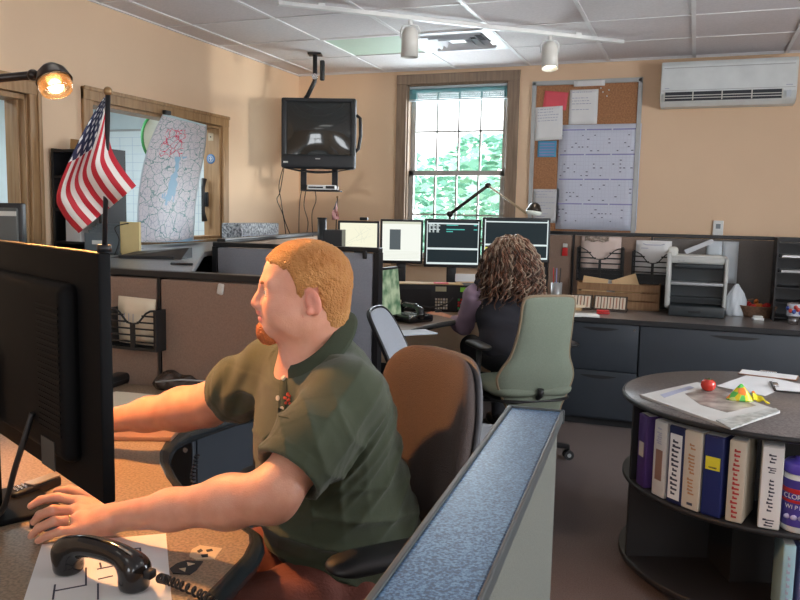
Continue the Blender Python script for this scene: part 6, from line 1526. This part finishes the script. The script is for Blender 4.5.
# papers with floor plan
pp = [atz(x, y, CT) for x, y in ((42, 545), (166, 534), (172, 604), (20, 612))]; c = sum(pp, Vector()) / 4
m = MB(); m.prism([(p.x - c.x, p.y - c.y) for p in pp], 0, .0015, 0)
def onp(x, y): p = atz(x, y, CT); return Vector((p.x - c.x, p.y - c.y, .0015))
def stroke(m, pts, w=.0016, mi=1):
    for (x0, y0), (x1, y1) in zip(pts, pts[1:]):
        a, b = onp(x0, y0), onp(x1, y1); d = (b - a).normalized(); n = Vector((-d.y, d.x, 0)) * w; u = Vector((0, 0, .0008)); a = a - d * w; b = b + d * w
        m.add([a - n, b - n, b + n, a + n, a - n + u, b - n + u, b + n + u, a + n + u], [(3, 2, 1, 0), (4, 5, 6, 7), (0, 1, 5, 4), (1, 2, 6, 5), (2, 3, 7, 6), (3, 0, 4, 7)], mi)
for s_ in [[(122, 551), (140, 549), (142, 562)], [(86, 569), (86, 586)], [(54, 592), (86, 586)], [(55, 586), (53, 600)], [(98, 585), (98, 600)], [(98, 570), (113, 567)], [(99, 580), (112, 577)], [(100, 564), (101, 568)]]: stroke(m, s_)
o = m.build('floor_plan_sheet', [PAPER, INK], None, c); tag(o, 'white sheet with black plan lines under the telephone receiver', 'paper')
pp = [atz(x, y, CT) for x, y in ((33, 580), (50, 572), (60, 612), (-10, 640), (2, 597))]; c = sum(pp, Vector()) / 5; m = MB(); m.prism([(p.x - c.x, p.y - c.y) for p in pp[:1] + pp[1:]], -.0004, -.0001, 0)
# receiver
q0 = atz(67, 572, CT); q1 = atz(136, 590, CT); mid = (q0 + q1) / 2; d = (q1 - q0); Lh = d.length; rz = math.atan2(d.y, d.x)
FR = Field((-.16, -.06, -.005), (.16, .06, .10), .0028); h2 = Lh / 2
arc_ = [(x, 0, .058 - .022 * abs(x / h2) ** 3) for x in [h2 * (-1 + i / 8) for i in range(17)]]; FR.chain(arc_, [.0165 + .006 * abs(p[0] / h2) ** 3 for p in arc_], .008)
for s in (-1, 1): FR.cone((s * (h2 + .0), 0, .036), (s * (h2 - .004), 0, .012), .0225, .027, .018)
FR.op(lambda x, y, z: (.0 - z) + 0 * x + 0 * y, (-.2, -.1, -.02), (.2, .1, .1), .004, 'i')
t = thing('telephone_receiver', 'glossy black telephone receiver lying off the hook on the paper', 'telephone', mid + Vector((0, 0, .0026)), rz)
FR.mesh('handset', BLACKG, t); MB().rbox((h2 + .012, -.009, .026), (h2 + .040, .009, .042), .004).build('cord_plug', BLACK, t)
# coiled cord
pth = [P(160, 578, Z=.785), P(167, 580, Z=.765), P(180, 585, Z=.762), P(200, 594, Z=.762), P(212, 602, Z=.76), P(222, 620, Z=.74)]
sp_ = spline([tuple(p) for p in pth], 60); c = Vector(sp_[0]); pts_ = []; turns = 17
for i in range(turns * 14):
    f = i / (turns * 14 - 1); k = f * (len(sp_) - 1); j = min(len(sp_) - 2, int(k)); q = Vector(sp_[j]).lerp(Vector(sp_[j + 1]), k - j); dd = (Vector(sp_[j + 1]) - Vector(sp_[j])).normalized(); x_ = dd.orthogonal().normalized(); y_ = dd.cross(x_); a = f * turns * 2 * PI
    pts_.append(q - c + (x_ * math.cos(a) + y_ * math.sin(a)) * .0068)
RT_ = bpy.data.objects['telephone_receiver']; o = MB().tube([local(RT_, p + c) for p in pts_], .0023, 6).build('coiled_cord', BLACK, RT_)
# second length of cord hanging over the far desk edge
pth = [P(197, 455, D=2.02), P(195, 466, D=1.98), P(193, 478, D=1.94), P(196, 489, D=1.9)]; sp_ = spline([tuple(p) for p in pth], 30); c = Vector(sp_[0]); pts_ = []
for i in range(10 * 12):
    f = i / 119; k = f * (len(sp_) - 1); j = min(len(sp_) - 2, int(k)); q = Vector(sp_[j]).lerp(Vector(sp_[j + 1]), k - j); a = f * 10 * 2 * PI; pts_.append(q - c + Vector((math.cos(a), math.sin(a), 0)) * .006)
o = MB().tube(pts_, .0022, 6).build('hanging_cable', BLACK, None, c); tag(o, 'black coiled cable hanging in front of the drawer cabinet in the desk recess', 'cable')
# desk plates
def plate(px, label, col, mark, mcol):
    pp = [atz(x, y, CT) for x, y in px]; c = sum(pp, Vector()) / len(pp); m = MB(); m.prism([(p.x - c.x, p.y - c.y) for p in pp], 0, .002, 0)
    for poly in mark:
        q = [atz(x, y, CT) - c for x, y in poly]; m.prism([(p.x, p.y) for p in q], .0018, .0028, 1)
    ob = m.build('desk_plate', [col, mcol], None, c); tag(ob, label, 'desk plate')
plate([(189, 557), (192, 550), (200, 546), (222, 549), (214, 560), (196, 560.5)], 'cream plate with dark socket marks set in the desk corner', mat('cream plate', (.62, .50, .34), .5), [[(197, 552), (201, 550), (203, 552), (199, 554)], [(206, 551), (212, 550), (213, 552), (207, 553)], [(201, 556), (208, 555), (208, 558), (202, 558.5)]], BLACKM)
plate([(170, 569), (177, 564), (187, 561), (203, 562), (197, 570), (190, 575), (173, 574)], 'black plate with two cream triangles beside the cream desk plate', BLACKM, [[(187, 563.5), (195, 565), (188, 567)], [(179, 570), (186, 569), (185, 573)]], mat('cream plate', (.62, .50, .34)))

# ================================================================== ROUND BOOKCASE
BC = C(1.465, 2.99); BR = .558; TOPZ = .72; BKW = mat('bookcase black', (.012, .011, .012), .5)
t = thing('round_bookcase', 'round black revolving bookcase with grey laminate top', 'bookcase', BC, YAW)
MB().lathe([(0, .696), (BR - .004, .696), (BR, .699), (BR, .716), (BR - .003, .72), (0, .72)], n=96).build('round_top', [LAM], t)
MB().tube([(BR * math.cos(a), BR * math.sin(a), .708) for a in [2 * PI * i / 96 for i in range(96)]], .010, 8, closed=True).build('top_edge', BKW, t)
SHB = [(.05, .075), (.372, .39)]
for z0, z1 in SHB: MB().lathe([(0, z0), (BR - .012, z0), (BR - .008, z0 + .004), (BR - .008, z1 - .003), (BR - .012, z1), (0, z1)], n=96).build('shelf_disc', BKW, t)
MB().lathe([(0, 0), (.4, 0), (.4, .05), (0, .05)], n=48).build('plinth', BKW, t)
for k, (za, zb_) in enumerate(((.075, .372), (.39, .696))):
    MB().box((-.22, -.22, za), (.22, .22, zb_)).build('core_box', BKW, t)
    for a in (PI, PI * 1.5 + .3, PI / 2, 0):
        R = Matrix.Rotation(a, 3, 'Z'); MB().box((.0, -.009, za), (BR - .015, .009, zb_), rot=R, org=(0, 0, za)).build('divider_panel', BKW, t)
bcl = lambda phi, r, z: C(1.465 + r * math.cos(phi), 2.99 + r * math.sin(phi), z)
def solve_phi(px, r, z):
    best = min(range(1000), key=lambda i: abs(proj(bcl(PI + i / 1000 * PI * .62, r, z))[0] - px)); return PI + best / 1000 * PI * .62
def binder(px0, px1, label, col, name='ring_binder', hgt=.285, z=.3905, depth=.17, th=None, spine=None, lean=0.0, r=.535):
    ph = solve_phi((px0 + px1) / 2, r, z + hgt / 2); n = Vector((math.cos(ph + YAW), math.sin(ph + YAW), 0)); side = Vector((-n.y, n.x, 0))
    p0 = bcl(ph, r, z)
    if th is None: th = (px1 - px0) / FPX * cf(p0).y / max(.45, abs(side.dot(Rv)))
    th = min(th * .86, .07)
    t = thing(name, label, 'binder', bcl(ph, r, z), ph + YAW)      # local +x is outward
    t.rotation_euler.x = lean
    MB().rbox((-depth, -th / 2, 0), (0, th / 2, hgt), min(.006, th * .2)).build('cover', col, t, bevel=0)
    MB().box((-depth + .01, -th / 2 + .004, hgt - .001), (-.01, th / 2 - .004, hgt + .0008)).build('page_block', PAPER, t)
    if spine:
        for kind, *a in spine:
            if kind == 'label': (z0, z1, w_, m_) = a; MB().box((0, -th * w_ / 2, hgt * z0), (.0018, th * w_ / 2, hgt * z1)).build('spine_label', m_, t)
            if kind == 'text': (body, sz, m_, zc_) = a; o_ = text(body, sz, m_, t, (.0028, 0, hgt * zc_), (0, PI / 2, 0), 'spine_lettering'); o_.rotation_euler = Matrix(((0, 0, 1), (0, 1, 0), (-1, 0, 0))).to_euler() if False else Matrix(((0, 0, 1), (0, 1, 0), (-1, 0, 0))).to_euler()
            if kind == 'ticks':
                (n_, z0, z1, w_, m_) = a; mb = MB(); q = random.Random(int(px0)); hh_ = (z1 - z0) * hgt / n_
                for k in range(n_):
                    if q.random() < .12: continue
                    zz = hgt * z0 + k * hh_; w2 = th * w_ * (.5 + .5 * q.random()) / 2; o2 = (q.random() - .5) * th * .1
                    mb.box((.0015, o2 - w2, zz), (.0030, o2 + w2, zz + hh_ * .38)); mb.box((.0015, o2 - w2, zz), (.0030, o2 - w2 * .4, zz + hh_ * .62))
                mb.build('spine_writing', m_, t)
    return t
PURP = mat('purple binder', (.075, .035, .17), .4); NAVY = mat('navy binder', (.012, .018, .075), .4); WHB = mat('white binder', (.62, .62, .60), .4); CRB = mat('cream binder', (.60, .54, .44), .5)
REDI = mat('red ink', (.5, .05, .05), .7); BRI = mat('brown print', (.25, .17, .12))
binder(634, 649, 'purple binder with cream spine label, at the left end of the bookcase row', PURP, spine=[('label', .42, .62, .5, CRB)], hgt=.28)
binder(652, 666, 'white binder with a brown spine picture beside the purple binder', WHB, spine=[('label', .22, .62, .5, mat('spine picture', (.28, .16, .12), .6)), ('ticks', 8, .70, .92, .4, INKL)])
binder(668, 682, 'navy binder with black and white writing label and red stripe on its spine', NAVY, spine=[('label', .06, .90, .74, PAPER), ('ticks', 12, .12, .85, .5, INK), ('label', .5, .9, .0, RED)])
binder(684, 699, 'cream binder with faint orange spine lettering and a black dot', CRB, spine=[('ticks', 16, .2, .9, .4, mat('orange print', (.5, .25, .12), .7)), ('label', .06, .09, .3, INK)])
binder(701, 723, 'thick royal blue binder with a yellow sticker on its spine', mat('royal blue binder', (.012, .022, .12), .4), spine=[('label', .58, .74, .72, mat('yellow sticker', (.80, .70, .04), .5)), ('label', .60, .62, .4, INK)])
binder(728, 744, 'cream binder with red spine lettering right of the thick blue binder', CRB, spine=[('ticks', 15, .06, .92, .42, REDI)])
binder(755, 787, 'wide white binder with bold black spine writing beside the wipes', WHB, th=.078, spine=[('label', .02, .98, .9, PAPER), ('ticks', 3, .04, .14, .55, INK), ('ticks', 9, .22, .62, .30, INK), ('ticks', 3, .68, .76, .4, INK), ('ticks', 3, .80, .92, .35, INK)])
# low shelf
binder(781, 794, 'pale blue binder standing on the lowest shelf of the round bookcase', mat('pale blue binder', (.36, .58, .66), .4), z=.0755, hgt=.272, spine=[('ticks', 8, .2, .9, .35, INKL)], th=.045)
binder(799, 812, 'violet binder beside the pale blue one on the lowest shelf', mat('violet binder', (.20, .20, .42), .4), z=.0755, hgt=.272, th=.045)
# wipes canister
ph = solve_phi(801, .52, .48); c = bcl(ph, .485, .3905); t = thing('wipes_canister', 'purple and white canister of disinfecting wipes at the right end of the bookcase row', 'canister', c, ph + YAW)
MB().lathe([(0, 0), (.050, 0), (.052, .005), (.052, .19), (.05, .195), (0, .195)], n=40).build('canister', WHITEP, t)
MB().lathe([(.0528, .02), (.0530, .022), (.0530, .175), (.0528, .177)], n=40).build('label_band', mat('label violet', (.07, .05, .32), .35), t)
MB().lathe([(.0532, .132), (.0536, .134), (.0536, .146), (.0532, .148)], n=40).build('red_band', RED, t)
MB().lathe([(.0532, .10), (.0534, .102), (.0534, .108), (.0532, .11)], n=40).build('red_band', RED, t)
MB().lathe([(0, .196), (.052, .196), (.053, .20), (.053, .225), (.045, .235), (.02, .236), (.02, .246), (0, .246)], n=40).build('lid', mat('lid violet', (.10, .07, .50), .35), t)
def curved_text(body, size, z, ang0, r, m):
    n = len(body)
    for i, ch in enumerate(body):
        a = ang0 + (i - (n - 1) / 2) * size * .66 / r
        if ch != ' ': text(ch, size, m, t, (r * math.cos(a), r * math.sin(a), z), (PI / 2, 0, a + PI / 2), 'letter')
curved_text('CLOROX', .023, .121, -.35, .0534, PAPER); curved_text('WIPES', .020, .086, -.35, .0534, PAPER)
m = MB()
for k in range(3): a = -.85 + k * .42; m.ball((.053 * math.cos(a), .053 * math.sin(a), .052), (.006, .012, .009), 12)
m.build('label_pictures', mat('lilac disc', (.45, .42, .65), .5), t)
# things on top
TZ = .7205
def quad(name, label, cat, px, m, th=.002, ms=None, extra=None, z=TZ):
    pp = [atz(x, y, z) for x, y in px]; c = sum(pp, Vector()) / len(pp); mb = MB(); mb.prism([(p.x - c.x, p.y - c.y) for p in pp], 0, th, 0)
    if extra: extra(mb, lambda x, y: atz(x, y, z) - c)
    o = mb.build(name, ms or [m], None, c); return tag(o, label, cat)
MAG = mat('magazine print', (.13, .08, .06), .35, var=.3, scale=14, col2=(.62, .55, .50), detail=5)
def stripes(mb, f):
    for (poly, mi) in (([(685, 396), (712, 388), (756, 408), (727, 415), (700, 407)], 1), ([(660, 397), (690, 388), (694, 390), (664, 400)], 2)):
        q = [f(x, y) for x, y in poly]; mb.prism([(p.x, p.y) for p in q], .009, .0098, mi)
quad('newspaper', 'folded newspaper with a brown photograph on the round bookcase top', 'newspaper', [(640, 397), (697, 384), (780, 413), (731, 430)], PAPER, .009, [mat('newsprint', (.62, .60, .57), .8), MAG, INKL], stripes)
quad('magazine', 'glossy magazine with white page edge under the front of the newspaper', 'magazine', [(716, 421), (776, 409), (779, 412), (731, 429.5)], PAPER, .004, [mat('magazine cover', (.45, .47, .45), .3, var=.4, scale=30, col2=(.7, .72, .7))], z=TZ + .0092)
quad('loose_sheet', 'white sheet lying flat behind the tomato on the bookcase', 'paper', [(716, 386), (752, 373.5), (795, 383), (765, 396)], PAPER, .001)
t = thing('clipboard', 'dark clipboard holding white paper behind the sweet bag', 'clipboard', atz(790, 388, TZ + .0015), YAW - .35)
MB().rbox((-.07, -.10, 0), (.12, .10, .004), .002).build('board', BLACK, t); MB().box((-.06, -.09, .0042), (.11, .09, .006)).build('sheet', PAPER, t); MB().rbox((-.066, -.03, .004), (-.045, .03, .014), .003).build('clip', CHROME, t)
t = thing('clipboard', 'second clipboard leaning out of the frame with dark clip', 'clipboard', atz(775, 378, TZ + .0015) + Fh * .10, YAW - .55)
MB().rbox((-.10, -.10, 0), (.14, .02, .004), .002).build('board', mat('brown board', (.30, .15, .09)), t); MB().box((-.095, -.092, .0042), (.135, .012, .0055)).build('sheet', PAPER, t); MB().rbox((-.02, .0, .004), (.05, .018, .012), .003).build('clip', CHROME, t)
c = P(708, 384.5, D=cf(atz(708, 392, TZ)).y); t = thing('tomato', 'small round red tomato on the newspaper', 'tomato', atz(708, 391, TZ + .0095))
MB().lathe([(0, .004), (.012, .0), (.024, .008), (.0295, .022), (.027, .038), (.016, .048), (.004, .046), (0, .045)], n=28).build('fruit', mat('tomato skin', (.60, .035, .02), .18, coat=.5), t)
m = MB()
for k in range(5): a = k * 1.257; m.add([(0, 0, .048), (.010 * math.cos(a - .35), .010 * math.sin(a - .35), .0485), (.019 * math.cos(a), .019 * math.sin(a), .0475), (.010 * math.cos(a + .35), .010 * math.sin(a + .35), .0485), (0, 0, .050)], [(0, 1, 2, 3), (4, 3, 2, 1)])
m.cyl((0, 0, .046), (.002, 0, .054), .0022); m.build('calyx', mat('calyx green', (.05, .12, .02), .6), t)
# sweet packet (pyramid pack)
c = atz(747, 402, TZ + .0095) + Fh * .03; t = thing('sweet_packet', 'shiny green yellow and orange pointed sweet packet on the newspaper', 'packet', c, YAW - .1)
PKM = bpy.data.materials.new('printed foil'); PKM.use_nodes = True; nt = PKM.node_tree; v_n = nt.nodes.new('ShaderNodeTexVoronoi'); v_n.inputs['Scale'].default_value = 42; tcn = nt.nodes.new('ShaderNodeTexCoord'); nt.links.new(tcn.outputs['Object'], v_n.inputs['Vector'])
sepc = nt.nodes.new('ShaderNodeSeparateColor'); nt.links.new(v_n.outputs['Color'], sepc.inputs[0]); crn = nt.nodes.new('ShaderNodeValToRGB'); crn.color_ramp.interpolation = 'CONSTANT'; ee = crn.color_ramp.elements; ee[0].color = (.75, .62, .03, 1); ee[1].position = .35; ee[1].color = (.12, .55, .10, 1); k_ = ee.new(.62); k_.color = (.75, .20, .03, 1); k_ = ee.new(.8); k_.color = (.60, .72, .20, 1)
nt.links.new(sepc.outputs[0], crn.inputs[0]); nt.links.new(crn.outputs[0], nt.nodes['Principled BSDF'].inputs['Base Color']); nt.nodes['Principled BSDF'].inputs['Roughness'].default_value = .2
def pk(x0, h, w, sg):
    def f(u, v):
        a = u * 2 * PI; r = w * (1 - v * .93); return (x0 + r * math.cos(a) * (1 + .05 * math.sin(a * 5)), .6 * r * math.sin(a) * (1 + .08 * math.sin(a * 4 + v * 6)), h * v ** .9 + .0005)
    return f
m = MB(); m.grid(pk(-.012, .062, .052, 1), 30, 12, 0, 0); m.add([pk(-.012, .062, .052, 1)(i / 30, 0) for i in range(30)], [list(range(30))]); m.build('packet_body', PKM, t, weld=True)
m = MB(); m.grid(lambda u, v: (.03 + .055 * u, -.02 + .02 * v + .01 * math.sin(u * 5), .003 + .034 * (1 - u) * v + .004 * math.sin(u * 12)), 14, 8, 0, .004); m.build('crimped_end', PKM, t)

# ================================================================== LIGHT
def area(name, loc, rot, sx, sy, e, col):
    l = bpy.data.lights.new(name, 'AREA'); l.shape = 'RECTANGLE'; l.size = sx; l.size_y = sy; l.energy = e; l.color = col
    o = bpy.data.objects.new(name, l); COL.objects.link(o); o.location = loc; o.rotation_euler = rot; return o
area('daylight window 3', (-1.4, YR - .05, 1.6), (PI / 2, 0, 0), .95, 1.15, 14, (.86, .93, 1))
area('daylight window 4', (.7, YR - .05, 1.6), (PI / 2, 0, 0), .95, 1.15, 14, (.86, .93, 1))
area('daylight window 5', (XR + .05, .15, 1.6), (PI / 2, 0, PI / 2), 1.4, 1.15, 26, (.86, .93, 1))
area('daylight window 6', (XR + .05, 2.95, 1.6), (PI / 2, 0, PI / 2), 1.4, 1.15, 85, (.86, .93, 1))
area('next room light', (-4.7, 3.6, 2.5), (0, 0, 0), 1.2, 3.0, 90, (.82, .95, 1))  # added lamp under the next room's ceiling, without a fixture
area('back window daylight', (-1.89, YB + .2, 1.75), (-PI / 2, 0, 0), .8, 1.4, 60, (.80, .92, 1))
gl_ = bpy.data.lights.new('sun glint', 'SPOT'); gl_.energy = 9000; gl_.color = (1, .96, .88); gl_.spot_size = math.radians(12); gl_.spot_blend = .2; gl_.shadow_soft_size = .22
go_ = bpy.data.objects.new('sun glint', gl_); COL.objects.link(go_); aim = Vector((2.6, 3.0, 1.7)); tgt = Vector((-3.35, 5.85, 2.38)); dg_ = (tgt - aim).normalized(); go_.location = aim - dg_ * 24
go_.rotation_euler = dg_.to_track_quat('-Z', 'Y').to_euler()      # added spot outside the right hand window, throws the sun pattern on the left wall
w = bpy.data.worlds.new('sky'); scene.world = w; w.use_nodes = True; nt = w.node_tree; bg = nt.nodes['Background']
sky = nt.nodes.new('ShaderNodeTexSky'); sky.sky_type = 'HOSEK_WILKIE'; sky.turbidity = 4; sky.sun_direction = Vector((.5, .6, .5)).normalized()
mx = nt.nodes.new('ShaderNodeMixRGB'); mx.inputs['Fac'].default_value = .75; mx.inputs['Color2'].default_value = (1, 1, 1, 1)
nt.links.new(sky.outputs[0], mx.inputs['Color1']); nt.links.new(mx.outputs[0], bg.inputs[0]); bg.inputs[1].default_value = 5.0
vs = scene.view_settings; vs.view_transform = 'Standard'; vs.look = 'None'; vs.gamma = 1; vs.exposure = 0.0; vs.use_curve_mapping = False
scene.cycles.max_bounces = 8; scene.cycles.use_denoising = True; scene.cycles.sample_clamp_indirect = 6
scene.cycles.caustics_reflective = False; scene.cycles.caustics_refractive = False
